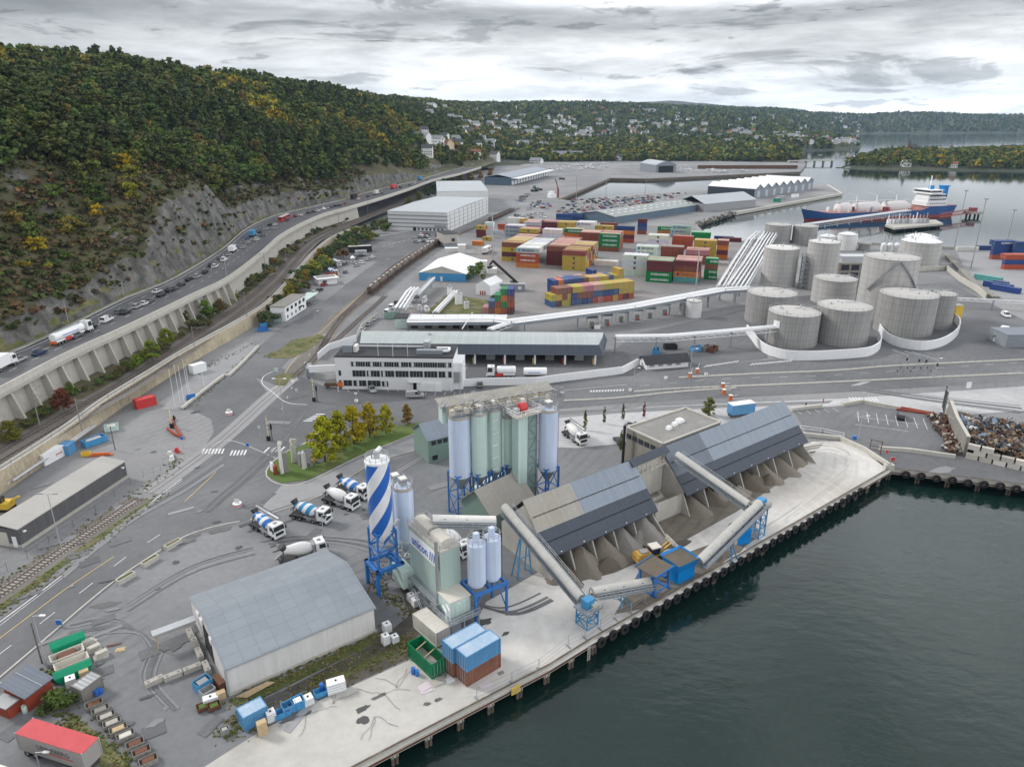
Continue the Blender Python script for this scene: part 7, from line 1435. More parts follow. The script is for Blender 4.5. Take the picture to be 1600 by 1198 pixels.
for k in range(60):
 px=rb.uniform(20,330);py=np.interp(px,[0,100,200,330],[690,628,578,505])+rb.uniform(-8,6);bush(px,py,rb.uniform(.8,2.4),rb.choice([(.06,.075,.025),(.09,.08,.03),(.07,.10,.025),(.10,.085,.035)]),'low bush between the buttresses and the railway',4.4,'bush',1.4)
wd=[]
for(pts,n)in(([(362,1096),(590,992)],500),([(480,1066),(635,1002),(645,1015)],420),([(355,1140),(480,1085),(640,1015)],380),([(330,1150),(400,1135)],60),([(-20,968),(110,876),(262,768)],300),([(-20,925),(150,812),(250,745)],160),([(100,1130),(160,1160),(215,1215)],260),([(85,1110),(110,1120)],60),([(70,1050),(90,1050)],60),([(290,640),(350,590),(404,545)],160),([(300,585),(400,535)],160),([(256,745),(285,715)],50),([(415,560),(508,525)],150),([(590,885),(600,925),(640,960)],180),([(655,505),(700,462),(760,475)],240),([(640,1025),(690,985)],90)):
 Q=pl(pts)
 for _ in range(n):
  k=rb.randrange(len(Q)-1);p=Q[k].lerp(Q[k+1],rb.random());wd.append(('bush',p.x+rb.gauss(0,.9),p.y+rb.gauss(0,.9),-.05,rb.uniform(.12,.42),rb.choice([(.085,.11,.03),(.11,.115,.035),(.16,.145,.06),(.15,.125,.06)])))
mass('weeds',wd,18,'low weeds and tufts along fences, walls and sidings',.13)
for(px,py,ty)in[(740,435,415),(748,430,408),(733,440,425),(755,438,428)]:tree('leafy',at(px,py),tall(at(px,py),ty),(.08,.12,.02),'green bush beside the white tent','bushes by the tent','bush',w=1.2)
tree('bush',at(772,470),3,(.05,.09,.02),'green bush beside the small white tent hall',None,'bush',w=1.3)
# ---- fuel terminal, office, tanks
mat('tile_white',(.84,.845,.85),.6,var=.04,scale=.4,brick=(1,.86,.03,1.25,1.25));mat('roof_black',(.035,.037,.042),.8,var=.25,scale=.4)
mat('roof_pale',(.42,.46,.47),.5,.2,var=.08,scale=.15,brick=(1,.85,.05,.8,60),col2=(.40,.45,.43));mat('slate_fascia',(.062,.078,.105),.5,.1,var=.05,brick=(1,.82,.05,.8,60))
t,L_=framed('office_building','three storey white office building with black flat roof and window bands','office',(527,607.5),(709,610));D=12.5;H_=9.9;OF=t
BB(0,L_,0,D,0,H_,'tile_white').F('wall',t);BB(-.15,L_+.15,-.15,D+.15,H_,H_+.22,'roof_black').bb(-.1,L_+.1,-.1,.1,H_+.22,H_+.4,'roof_black').F('roof',t)
def win(x0,x1,z0,z1,n=3):
 w=BB(x0,x1,-.06,.05,z0,z1,'glass').F('window',t);g=MB()
 for k in range(n+1):x=x0+(x1-x0)*k/n;g.bb(x-.05,x+.05,-.1,-.06,z0,z1,'steel')
 g.F('frame',w)
 if random.random()<.55:x=x0+random.uniform(.1,.6)*(x1-x0);BB(x,x+.7,-.075,-.06,z0+.1,z1-.05,'white_d').F('blind',w)
cw=L_*.855/7
for k in range(7):win(L_*.136+k*cw+.05,L_*.136+(k+1)*cw-.12,7.1,8.6,6);win(L_*.142+k*cw+.05,L_*.142+(k+1)*cw-.35,4.0,5.9,4)
for k in range(3):win(L_*.02+k*cw+.1,L_*.02+(k+1)*cw-.35,1.0,2.8,3)
win(L_*.02+3*cw+.1,L_*.02+3.5*cw-.2,1.0,2.6,2);win(L_*.025,L_*.045,4.2,5.8,1)
BB(L_*.655,L_*.685,-.08,.05,.1,2.6,'glass').bb(L_*.62,L_*.72,-1.4,-.08,2.75,2.95,'white').F('entrance',t);BB(L_*.69,L_*.90,-.9,.02,0,2.4,'tile_white').F('porch',t)
for f in(.85,.985):BB(L_*f-.15,L_*f+.15,-1.1,-.92,0,3,'white').F('pillar',t)
BB(L_+.02,L_+2.6,1,9,0,8.2,'white').bb(L_+.02,L_+2.0,.2,1,2.5,5.5,'steel').F('stair_tower',t)
g=MB();g.bb(1.6,4.4,3.5,6.5,H_+.22,H_+2.4,'truss');g.bb(4.6,5.6,4,6.8,H_+.22,H_+2.1,'white_d');g.bar((5,8.5,H_+.8),(L_*.74,8.5,H_+.8),.35,'galv',8);g.bb(L_*.72,L_*.77,8,11,H_+.22,H_+2.4,'galv');g.bb(L_*.68,L_*.9,3,4.6,H_+.22,H_+1.4,'truss');g.path([(L_*.84,7,H_+.9),(L_*.95,7,H_+.9),(L_*.95,4.5,H_+.9),(L_*.9,4,H_+.9)],.4,'white',8);g.S('roof_ventilation',t)
for k in range(3):MB().bar((L_*(.37+.125*k),.4,H_),(L_*(.37+.125*k),.4,H_+5.6),.06,'white').S('roof_flagpole',t)
P=at(930,571);e=-.022;u=Vector((cos(e),sin(e),0));L_=78;t=thing('loading_shed','long loading shed with pale roof and dark slate fascia over lorry bays','shed',P-u*L_,e);ez=tall(P,554.5);zt=ez+2.9;D=17;i_=1.6
g=MB();lo_=[(0,-.5),(L_+2.5,-.5),(L_+5.5,D),(-3,D)];hi_=[(i_,i_),(L_+1.0,i_),(L_+4,D-1),(-1,D-1)]
g.add([(*p,ez)for p in lo_]+[(*p,zt)for p in hi_],[(i,(i+1)%4,4+(i+1)%4,4+i)for i in range(4)],'slate_fascia');g.add([(*p,ez+.1)for p in lo_],[(3,2,1,0)],'truss');g.F('fascia',t)
g=MB();g.add([(hi_[0][0],hi_[0][1],zt+.02),(hi_[1][0],hi_[1][1],zt+.02),(L_+2.8,8,zt+.7),(i_-1,8,zt+.7),(hi_[3][0],hi_[3][1],zt+.02),(hi_[2][0],hi_[2][1],zt+.02)],[(0,1,2,3),(3,2,5,4)],'roof_pale');g.F('roof',t)
for k in range(9):BB(L_*k/8-.3,L_*k/8+.3,.6,1.2,0,ez,'white').F('column',t)
for k in range(8):
 BB(L_*(k+.35)/8,L_*(k+.65)/8,5,9,0,2.6,'steel' if k%3 else 'conc_dk').F('loading_rack',t);BB(L_*(k+.92)/8,L_*(k+1)/8-.4,1,2,0,1.9,'red' if k%2==0 else 'yellow').F('pump',t)
BB(0,L_,D-1.5,D-1.2,0,ez,'conc_dk').F('back_wall',t)
MB().lathe([(0,0),(.7,0),(.7,.8),(0,1.1)],'galv',(L_*.3,10,zt+.5),12).S('roof_vent',t)
def wallrun(name,label,px,h,m,th=.3,cap=None,n=4,z=0.0):
 W_=smoothline(pl(px),n)if n else pl(px);t=thing(name,label,'wall',W_[0]);Q=[p-W_[0]for p in W_];a,b=offs(Q,-th/2),offs(Q,th/2);U=lambda P,z:[p+V3(0,0,z)for p in P];g=MB()
 strip(g,a,U(a,h),m);strip(g,U(b,h),b,m);strip(g,U(a,h),U(b,h),cap or m);g.add([a[0],b[0],b[0]+V3(0,0,h),a[0]+V3(0,0,h)],[(0,1,2,3)],m);g.add([a[-1],b[-1],b[-1]+V3(0,0,h),a[-1]+V3(0,0,h)],[(3,2,1,0)],m);g.F('wall',t);return t
wallrun('terminal_wall','white wall bending round the fuel terminal to the gatehouse',[(716,604),(765,602),(837,601),(972,584),(997,571)],2.4,'white',n=0);wallrun('terminal_wall','white wall climbing from the office to the sidings',[(497,562),(514,547),(557,533)],2.3,'white',n=0);wallrun('terminal_wall','beige wall beside the parked vehicles',[(557,533),(566,513),(590,496)],2.0,'conc',n=0)
wallrun('tank_bund','white curved wall around the two front tanks',[(1166,520),(1174,530),(1188,547),(1212,558),(1247,563),(1306,561),(1352,557),(1369,550),(1375,541),(1371,530)],3.2,'white',.4);wallrun('tank_bund','white curved wall around the tall tanks beside the yellow box',[(1370,512),(1380,529),(1401,541),(1437,547),(1465,543),(1484,534),(1496,522),(1497,510),(1490,502)],3.2,'white',.4)
t=thing('gate_bridge','white beam gate across the rail entrance by the office','gate',at(484,592),ang(at(484,592),at(520,590)));BB(0,12,-.3,.3,2.2,4.2,'white').F('beam',t);BB(0,.5,-.3,.3,0,2.2,'truss').bb(-1,.4,.5,6,.3,3.2,'truss').F('post',t)
t=thing('brown_truck','small rusty truck with a load of soil by the office end','truck',at(508,606));BB(0,4,-1,1,.9,1.5,'rust').bb(.2,3.8,-.8,.8,1.5,1.9,'brown_pile').bb(4.1,5.6,-1,1,.7,2.3,'orange').F('body',t)
for x in(.8,4.8):
 for y in(-.9,.9):wheel(t,x,y,.42)
t,L_=framed('gatehouse','low white gatehouse with black gable roof beside the terminal wall','house',(1010,578),(1075,573));BB(0,L_,0,5.5,0,2.2,'white').F('wall',t);MB().gable(0,L_,0,5.5,0,2.2,3.7,'white','roof_black',over=.7,walls=False).F('roof',t);MB().add([(0,0,2.2),(0,5.5,2.2),(0,2.75,3.6)],[(0,2,1)],'white').F('gable',t)
for k in range(4):BB(1+k*3,2.6+k*3,-.06,.03,.9,1.9,'steel').F('window',t)
def tankmat(name,col,cw,chh,R_,streak=.25,mort=.7):
 m=bpy.data.materials.new(name);m.use_nodes=True;nt=m.node_tree;N=nt.nodes;L=nt.links;b=N['Principled BSDF'];b.inputs['Roughness'].default_value=.7
 tc=N.new('ShaderNodeTexCoord');sp=N.new('ShaderNodeSeparateXYZ');L.new(tc.outputs['Object'],sp.inputs[0]);a=N.new('ShaderNodeMath');a.operation='ARCTAN2';L.new(sp.outputs[1],a.inputs[0]);L.new(sp.outputs[0],a.inputs[1])
 r=N.new('ShaderNodeMath');r.operation='MULTIPLY';L.new(a.outputs[0],r.inputs[0]);r.inputs[1].default_value=R_;c=N.new('ShaderNodeCombineXYZ');L.new(r.outputs[0],c.inputs[0]);L.new(sp.outputs[2],c.inputs[1])
 bt=N.new('ShaderNodeTexBrick');L.new(c.outputs[0],bt.inputs[0]);bt.offset=0;bt.inputs['Scale'].default_value=1;bt.inputs['Brick Width'].default_value=cw;bt.inputs['Row Height'].default_value=chh;bt.inputs['Mortar Size'].default_value=.09;bt.inputs['Color1'].default_value=(1,1,1,1);bt.inputs['Color2'].default_value=(.93,)*3+(1,);bt.inputs['Mortar'].default_value=(mort,)*3+(1,)
 mp=N.new('ShaderNodeMapping');mp.inputs['Scale'].default_value=(.7,.045,1);L.new(c.outputs[0],mp.inputs[0]);n=N.new('ShaderNodeTexNoise');n.inputs['Scale'].default_value=1.2;n.inputs['Detail'].default_value=5;L.new(mp.outputs[0],n.inputs[0])
 k=N.new('ShaderNodeMath');k.operation='MULTIPLY_ADD';L.new(n.outputs['Fac'],k.inputs[0]);k.inputs[1].default_value=streak*2.2;k.inputs[2].default_value=1-streak*1.1
 v=N.new('ShaderNodeVectorMath');v.operation='MULTIPLY';L.new(bt.outputs['Color'],v.inputs[0]);v.inputs[1].default_value=col;s=N.new('ShaderNodeVectorMath');s.operation='SCALE';L.new(v.outputs[0],s.inputs[0]);L.new(k.outputs[0],s.inputs['Scale']);L.new(s.outputs[0],b.inputs['Base Color']);M[name]=m
tankmat('tank_clad',(.325,.32,.31),1.1,2.9,9,.34);tankmat('tank_plate',(.46,.45,.435),4.5,2.3,8,.26,.7);tankmat('tank_white',(.74,.74,.73),5,3,5,.06,.9);mat('tank_top',(.47,.46,.44),.8,var=.1,scale=.4)
def tank(lab,l,r,yb,yt,m='tank_clad',dome=.9,top='tank_top',stair=True,rim=True):
 c=at((l+r)/2,yb);R_=(at(r,yb)-at(l,yb)).length/2;h=tall(c,yt);t=thing('storage_tank',lab,'tank',c+V3(0,R_,0))
 MB().lathe([(0,-.2),(R_,-.2),(R_,h)],m,n=56).S('shell',t);MB().lathe([(R_+.02,h),(R_*.6,h+dome*.6),(R_*.2,h+dome),(0,h+dome*1.02)],top,n=56).S('roof',t)
 g=MB()
 if rim:g.rail([(R_*cos(a),R_*sin(a),h)for a in[i*PI/12 for i in range(25)]],'galv',1.0,3,.035)
 g.lathe([(R_+.08,h-.25),(R_+.08,h+.05),(R_,h+.05)],'steel',n=56);g.S('railing',t)
 if stair:
  g=MB();n=26;P0=[(R_+.5)*cos(-2.6+1.3*k/n)for k in range(n+1)];P1=[(R_+.5)*sin(-2.6+1.3*k/n)for k in range(n+1)]
  for k in range(n):g.bar((P0[k],P1[k],h*k/n),(P0[k+1],P1[k+1],h*(k+1)/n),.1,'steel');g.bar((P0[k],P1[k],h*k/n+1),(P0[k+1],P1[k+1],h*(k+1)/n+1),.03,'galv')
  g.F('stairs',t)
 g=MB();r=random.Random(int(l))
 for k in range(5):g.cyl((r.uniform(-.6,.6)*R_,r.uniform(-.6,.6)*R_),.25,h+dome*.5,h+dome+.5,'galv',8)
 g.bar((0,0,h+dome+.3),(R_*.9,R_*.2,h+.9),.12,'galv');g.S('roof_fitting',t);return t,R_,h
for a in[('front grey tank with a white square sign, nearest the white bund',1210,1289,545,496),('second grey front tank with a pale domed top',1288,1370,543,487),('grey tank standing in the farther curved bund',1388,1474,528,468),('narrow grey tank half hidden in the farther bund',1447,1496,516,463),('grey tank behind the front tank with the sign',1176,1252,510,465)]:T0,R0,H0=tank(*a,stair=False)
FT=[o for o in bpy.data.objects if o.get('label','').startswith('front grey tank')][0];R0=(at(1289,545)-at(1210,545)).length/2;g=MB();g.add([(R0*1.012*cos(a),R0*1.012*sin(a),z)for z in(6.5,9)for a in(-2.75,-2.6,-2.45)],[(0,1,4,3),(1,2,5,4)],'white');g.F('sign_plate',FT)
tank('huge plain grey tank with crossed stair lines, tallest of the wide ones',1356,1437,505,408,'tank_plate',stair=False);_o=[o for o in bpy.data.objects if o.get('label','').startswith('huge plain')][0];R0=(at(1437,505)-at(1356,505)).length/2+.5;h0=tall(at(1396,505),408);g=MB()
for s in(-1,1):
 for k in range(20):a0,a1=-1.75+s*.05*k,-1.75+s*.05*(k+1);g.bar((R0*cos(a0),R0*sin(a0),h0-h0*.5*k/20),(R0*cos(a1),R0*sin(a1),h0-h0*.5*(k+1)/20),.28,'truss')
g.F('stairs',_o);tank('broad grey tank behind the two front tanks',1281,1346,478,441,'tank_plate',stair=False);tank('tall banded tank nearest the white pipelines',1197,1250,450,391,'tank_plate',top='white_d',stair=False);tank('tallest slender banded tank beside the steel stair frame',1264,1311,455,381,'tank_plate',top='white_d',stair=False)
for a in[('squat grey tank by the jetty pipelines',1200,1240,383,353),('squat grey tank second from the jetty pipelines',1244,1281,384,355)]:tank(*a,'tank_clad',.5,stair=False)
for a in[('small white tank with railing by the water',1283,1311,389,371),('small white cylindrical tank beside the blue pump house',1313,1343,392,368)]:tank(*a,'tank_white',1.2,'white',False)
tank('pale grey tank with a white dome on the far wall',1419,1478,420,381,'tank_plate',2.2,'white',False);tank('pale tank behind with a white dome',1422,1470,408,374,'tank_plate',2.0,'white',False);tank('low brownish tank beside three small white vessels',1345,1363,392,381,'tank_clad',.3,stair=False,rim=False);tank('short white tank on a concrete block under the pipe bridge',1073,1098,497,472,'tank_white',.4,'white_d',False);tank('slim grey tank on a concrete block beside a white one',1062,1073,492,477,'tank_plate',.2,'white_d',False,False)
for i,x in enumerate((1379,1389,1400)):
 t=thing('vessel',['first','middle','last'][i]+' of three small white vertical vessels by the seawall','vessel',at(x,394));MB().lathe([(0,0),(1.5,0),(1.6,.5),(1.6,4.5),(1.0,5.3),(0,5.6)],'white',n=16).S('shell',t);MB().bar((1.7,0,0),(1.7,0,5),.1,'galv').S('pipe',t)
t,L_=framed('pump_house','concrete framed building with dark windows and blue grey roof plant between tanks','building',(1308,448),(1370,448));h_=tall(at(1310,448),412);BB(0,L_,0,10,0,h_,'brickwall').F('wall',t);BB(-.3,L_+.3,-.3,10,h_,h_+.4,'conc').bb(1,L_*.8,1,8,h_+.4,h_+3.2,'galv').F('roof',t)
for i in range(4):
 for j in range(3):BB(L_*(i+.12)/4,L_*(i+.9)/4,-.08,.04,h_*(j+.15)/3,h_*(j+.85)/3,'glass').F('window',t)
t=thing('stair_frame','tall steel stair and pipe frame between the slender tanks','frame',at(1258,452),.1);g=MB();lattice(g,-2,2.5,0,3,0,16,'truss',.16,8);g.F('frame',t);g=MB();
for k in range(5):g.bar((-1.6+k*.8,3.2,0),(-1.6+k*.8,3.2,15),.16,'galv',6)
g.S('pipe',t)
t=thing('yellow_box','yellow container house behind the narrow tank','box',at(1489,503),.1);BB(0,3.2,0,3,0,6.4,'yellow').bb(-.1,3.3,-.1,3.1,6.4,6.6,'conc_lt').F('box',t)
t,L_=framed('grey_depot','dark grey flat roofed depot cut by the frame edge','building',(1570,543),(1640,543));BB(0,L_,0,10,0,4.4,'truss').F('wall',t);BB(-.1,L_,-.1,10,4.4,4.6,'roof_slate_lt').F('roof',t)
wallrun('sea_wall','pale concrete wall on the far side of the tank yard',[(1420,425),(1478,422),(1500,440),(1525,455),(1540,468)],2.6,'conc_lt',.4,n=0);wallrun('sea_wall','pale concrete quay wall along the fjord',[(1165,378),(1330,381),(1490,390)],1.6,'conc',1.0,n=0);wallrun('sea_wall','long white barrier wall on the far container quay',[(1494,392),(1528,392)],2.6,'white_d',1.0,n=0)
wallrun('yard_wall','low concrete wall with rails between tank yard and container quay',[(1478,400),(1500,422),(1530,452),(1556,468)],1.4,'conc_dk',3,n=0);sheet('container_yard',[(1495,394),(1620,394),(1660,470),(1560,466),(1510,425)],.03,'asphalt_light','pale concrete container quay beside the fjord')
def piperack(name,label,pts,w,n,m='white',z=6.0,post=True,deck_=None,tr=0.9,pstep=14):
 P=[at(p[0],p[1],p[2]if len(p)>2 else z)for p in pts];t=thing(name,label,'pipeline',(P[0].x,P[0].y,0));o=V3(P[0].x,P[0].y,0);Q=[p-o for p in P];g=MB();tot=sum((b-a).length for a,b in zip(Q,Q[1:]))
 if deck_:
  a,b=offs(Q,-w/2),offs(Q,w/2);strip(g,a,b,deck_);lo_=lambda P_:[p-V3(0,0,tr)for p in P_];strip(g,lo_(a),a,'truss');strip(g,b,lo_(b),'truss');strip(g,lo_(b),lo_(a),'truss');g.F('deck',t);g=MB();g.rail(offs(Q,w/2-.1),'steel',1.2,4,.06);g.F('railing',t);g=MB();g.rail(offs(Q,-w/2+.1),'white',.9,40,.12)
 for k in range(n):
  d=(k-(n-1)/2)*w/max(1,n);rr=w/max(2,n)*.33;g.path([p+V3(0,0,.25)for p in offs(Q,d)],min(rr,.4),m,7)
 g.S('pipe',t);g=MB()
 if post:
  for p in resample(Q,pstep):
   for d in(-w*.4,w*.4):g.bar((p.x,p.y+d*.3,0),(p.x,p.y+d*.3,p.z-.3),.2,'truss')
   g.bar((p.x-w*.4,p.y,p.z-.4),(p.x+w*.4,p.y,p.z-.4),.18,'truss')
 if tr and not deck_:
  for d in(-w/2,w/2):
   A=offs(Q,d);g.path(A,.1,m,4);g.path([p-V3(0,0,tr)for p in A],.1,m,4);R2=resample(A,3.0)
   for i in range(len(R2)-1):g.bar(R2[i],R2[i+1]-V3(0,0,tr),.06,m)
 g.F('support_frame',t);return t
piperack('pipe_bridge','long white pipe bridge crossing the terminal to the tanks',[(637,500,5.5),(772,499,5.5),(795,502,5.5),(985,478,6.5),(1125,452,7),(1172,449,7)],6.5,1,'white',6,True,'white',1.2,22);piperack('pipeline','bundle of white pipes running from the pipe bridge to the jetty',[(1150,448,7),(1172,415,7),(1196,375,7),(1208,358,7)],9,5,'white',7);piperack('pipeline','narrow pipe bundle beside the wide one on the seaward edge',[(1126,448,6),(1150,408,6),(1172,374,6),(1186,362,6)],4,2,'white',6);piperack('pipeline','thin white lattice pipe bridge between loading shed and tanks',[(962,526,6),(1045,525,6),(1130,518,6),(1216,510,6.5)],2.6,2,'white',6,True,None,1.4);piperack('jetty_pipeline','long trestle carrying white pipes out to the tanker jetty',[(1205,358,5),(1300,345,5),(1400,331,5),(1420,329,5)],5,2,'white',5,True,None,2.6,16);piperack('pipeline','white pipe along the wall beside the tank yard',[(1495,466,4),(1560,469,4),(1640,473,4)],1.2,1,'white',4)
piperack('pipeline','sloped white pipe bundle descending beside the sidings',[(624,482,5),(642,455,5),(648,450,5)],4.5,3,'white',5);piperack('pipeline','grey conveyor like pipe box rising toward the blue tent',[(650,462,3),(676,435,4)],2.4,1,'galv',4,True,'galv',1.2);piperack('pipeline','twin white pipes in the overgrown patch',[(680,488,1.2),(712,455,1.2)],2.4,2,'white',1.2,True,None,.4);piperack('pipeline','thin white pipe crossing over the terminal shed',[(722,515,6),(738,490,6)],1,1,'white',6,False,None,0);piperack('pipeline','slanting white pipe bridge into the loading shed',[(765,515,5.5),(800,503,5.5)],2.6,2,'white',5,True,None,1)
t,L_=framed('valve_station','low terminal building with white roof behind the loading shed','building',(638,514),(790,515));BB(0,L_,0,8,0,3.2,'conc_dk').F('wall',t);BB(-.4,L_+.4,-.4,8.4,3.2,3.6,'white').F('roof',t)
for k in range(7):BB(L_*(k+.2)/7,L_*(k+.7)/7,-.08,.03,.4,2.6,'dark').F('bay',t)
t,L_=framed('block_house','grey block house with a dark roof beside the green containers','building',(617,513),(637,513));BB(0,L_,0,7,0,3.8,'mint_flat').F('wall',t);BB(-.2,L_+.2,-.2,7.2,3.8,4.1,'roof_black').F('roof',t)
rr=random.Random(4)
for i in range(9):px,py=rr.uniform(632,670),rr.uniform(470,492);t=thing('valve_skid','white cluster of valves and pipes beside the sidings','valves',at(px,py),rr.uniform(0,3),'valve clusters by the sidings');g=MB();g.box((0,0,1.2),(2,1.5,.3),'white').box((0,0,2),(1.2,1,1.3),'galv').path([(-1,0,0),(-1,0,2),(1,.3,2.4),(1,.3,0)],.2,'white',6).cyl((.2,.2),.5,.2,2.8,'white',8);g.S('skid',t)
for i,(px,py,w,m,lab)in enumerate([(717,475,3,'white','tall white silo box in the overgrown patch'),(703,462,2,'white','slim white cabinet in the overgrown patch'),(729,482,2,'white_d','white drum tank cluster beside the yard track')]):t=thing('white_cabinet',lab,'cabinet',at(px,py),.2);BB(-w/2,w/2,-1,1,0,4.6-i,m).bb(-w/2-.1,w/2+.1,-1.1,1.1,4.6-i,4.8-i,'galv').cyl((0,0),.4,4.8-i,6-i,'galv',8).F('cabinet',t)
for i,(px,py)in enumerate([(925,512),(948,508),(970,503),(995,500),(1015,497),(1038,492)]):t=thing('filling_stand',f'grey filling stand with red fittings under the pipe bridge, {["first", "second", "third", "fourth", "fifth", "sixth"][i]} in line','stand',at(px,py));g=MB();lattice(g,-2,2,-1.5,1.5,0,4,'galv',.1,1,False);g.box((0,0,1.2),(1.6,1.2,2),'conc_dk').box((.6,-.8,.8),(.5,.4,1),'red' if i%2 else 'steel').bb(-2.2,2.2,-1.7,1.7,4,4.2,'white' if i>4 else 'truss');g.F('stand',t)
for i,(px,py,m,lab)in enumerate([(1047,545,'dark','small dark truck parked under the lattice pipe bridge'),(1088,548,'cont_blue','dark blue skip under the lattice pipe bridge'),(1103,547,'conc_dk','dark skip in the row under the pipe bridge'),(1114,549,'rust','rusty skip at the row end under the pipe bridge'),(1025,552,'blue_lt','blue bin behind the gatehouse roof'),(932,512,'white','white kiosk beside the filling stands')]):openbin('skip' if i else 'flat_truck',px,py,4.5,2.2,1.7,m,lab,'skip' if i else 'truck',.1+i*.3)
def rfence(label,px,h=1.9,m='truss',step=3.0):
 P=smoothline(pl(px),4);t=thing('road_fence',label,'fence',P[0]);Q=[p-P[0]for p in P];g=MB();strip(g,[p+V3(0,0,.18)for p in offs(Q,-.6)],[p+V3(0,0,.18)for p in offs(Q,.6)],'conc');a,b=offs(Q,-.6),[p+V3(0,0,.18)for p in offs(Q,-.6)];strip(g,a,b,'conc');g.F('kerb',t)
 g=MB()
 for q in resample(Q,step):g.bar(q,q+V3(0,0,h),.05,m)
 for z in(.4,h):g.path([q+V3(0,0,z)for q in Q],.03,m,4)
 g.F('panel',t)
rfence('wire fence on a kerb along the lower carriageway',[(988,612),(1060,607),(1160,603),(1300,597),(1470,589),(1620,582)]);rfence('wire fence on a kerb along the upper carriageway',[(1060,590),(1180,584),(1300,579),(1388,572),(1468,568),(1620,561)]);rfence('low kerb fence below the office road',[(880,626),(960,622),(1060,612),(1150,606)],1.2)
for i,(px,py)in enumerate([(1078,590),(1089,583),(1129,606),(1131,616),(1141,625)]):t=thing('boom_gate',f'orange boom gate cabinet at the toll lanes, {["first", "second", "third", "fourth", "fifth"][i]} from the gatehouse','barrier',at(px,py));BB(-.45,.45,-.4,.4,0,1.5,'orange').bb(-.5,.5,-.45,.45,1.5,1.6,'white').F('cabinet',t);MB().bar((0,0,1.2),(1.5 if i>1 else.2,-1.5,3.8 if i<2 else 2.2),.07,'white').S('boom',t)
t=thing('toll_gantry','grey steel pole frames with arms over the toll lanes','gantry',at(1440,592));g=MB()
for(px,py)in((1413,583),(1432,585),(1443,586),(1460,592)):q=at(px,py)-at(1440,592);g.bar(q,q+V3(0,0,6),.13,'galv',6);g.bar(q+V3(0,0,6),q+V3(-4,2,7),.1,'galv',6);g.box(q+V3(0,0,4.6),(.4,.3,.9),'dark')
g.S('frame',t)
for i in range(11):px=1402+i*5.2;py=581-(i%2)*5;t=thing('bollard','black bollard on the toll island','bollard',at(px,py),0,'bollards on the toll island');MB().cyl((0,0),.11,0,1.3,'dark',8).cyl((0,0),.12,.9,1.1,'white',8).S('post',t)
wallrun('scrap_wall','tall dark stained concrete wall holding back the scrap',[(1480,652),(1490,680),(1507,712)],5.0,'conc_dk',.8,'conc_lt',0)
t=thing('mesh_screen','dark steel mesh screen at the end of the scrap wall','screen',at(1474,650),1.1);BB(0,7,-.08,.08,.5,6.5,'dark').bar((0,0,0),(0,0,7),.14,'steel').bar((7,0,0),(7,0,6.5),.14,'steel').bar((0,.1,7),(7,.1,5.8),.1,'steel').F('screen',t)
def blockrow(px0,px1,courses,lab,grp):
 a,b=at(*px0),at(*px1);e=ang(a,b);L_=(b-a).length;n=int(L_/2.45);ms=['conc','conc_lt','conc','conc_lt','cream_dirty']
 pr={m:tag(MB().box((0,0,.6),(2.4,1.2,1.18),m).box((-.6,0,1.22),(.3,.3,.1),m).box((.6,0,1.22),(.3,.3,.1),m).build('concrete_block',smooth=False),lab,'concrete block',grp)for m in set(ms)}
 for c in range(courses):
  for i in range(n-(c%2)-(c*2 if c>1 else 0)):p=a.lerp(b,(i+.5+.5*(c%2))/n);dup(pr[ms[(i*7+c*3)%5]],p+V3(0,0,1.2*c),e+.01*((i*13)%5-2))
 for o in pr.values():kill(o)
blockrow((1507,714),(1640,744),3,'stacked concrete block of the front scrap yard wall','blocks of the front scrap wall');blockrow((1486,652),(1520,660),2,'stacked concrete block at the back of the scrap yard','blocks of the back scrap wall');pass
wallrun('kerb_wall','low pale concrete wall between car park and quay road',[(1373,703),(1420,706),(1492,716)],1.0,'conc_lt',.6,None,0);wallrun('kerb_wall','low concrete barrier along the zebra crossing',[(1236,642),(1283,636)],.9,'conc_lt',.7,None,0);wallrun('kerb_wall','low concrete barrier curving past the turquoise sign',[(1316,634),(1346,629),(1406,640)],.9,'conc_lt',.7,None,0);wallrun('kerb_wall','pale parapet wall bending round the apron to the quay corner',[(1253,681),(1312,687),(1350,704),(1388,729)],1.0,'conc_lt',.6,None,0)
t=thing('white_railing','white tube railing above the apron wall','railing',at(1250,672));g=MB();g.rail([p-at(1250,672)for p in pl([(1250,672),(1285,677),(1318,684)])],'white',1.3,4,.06);g.F('rail',t)
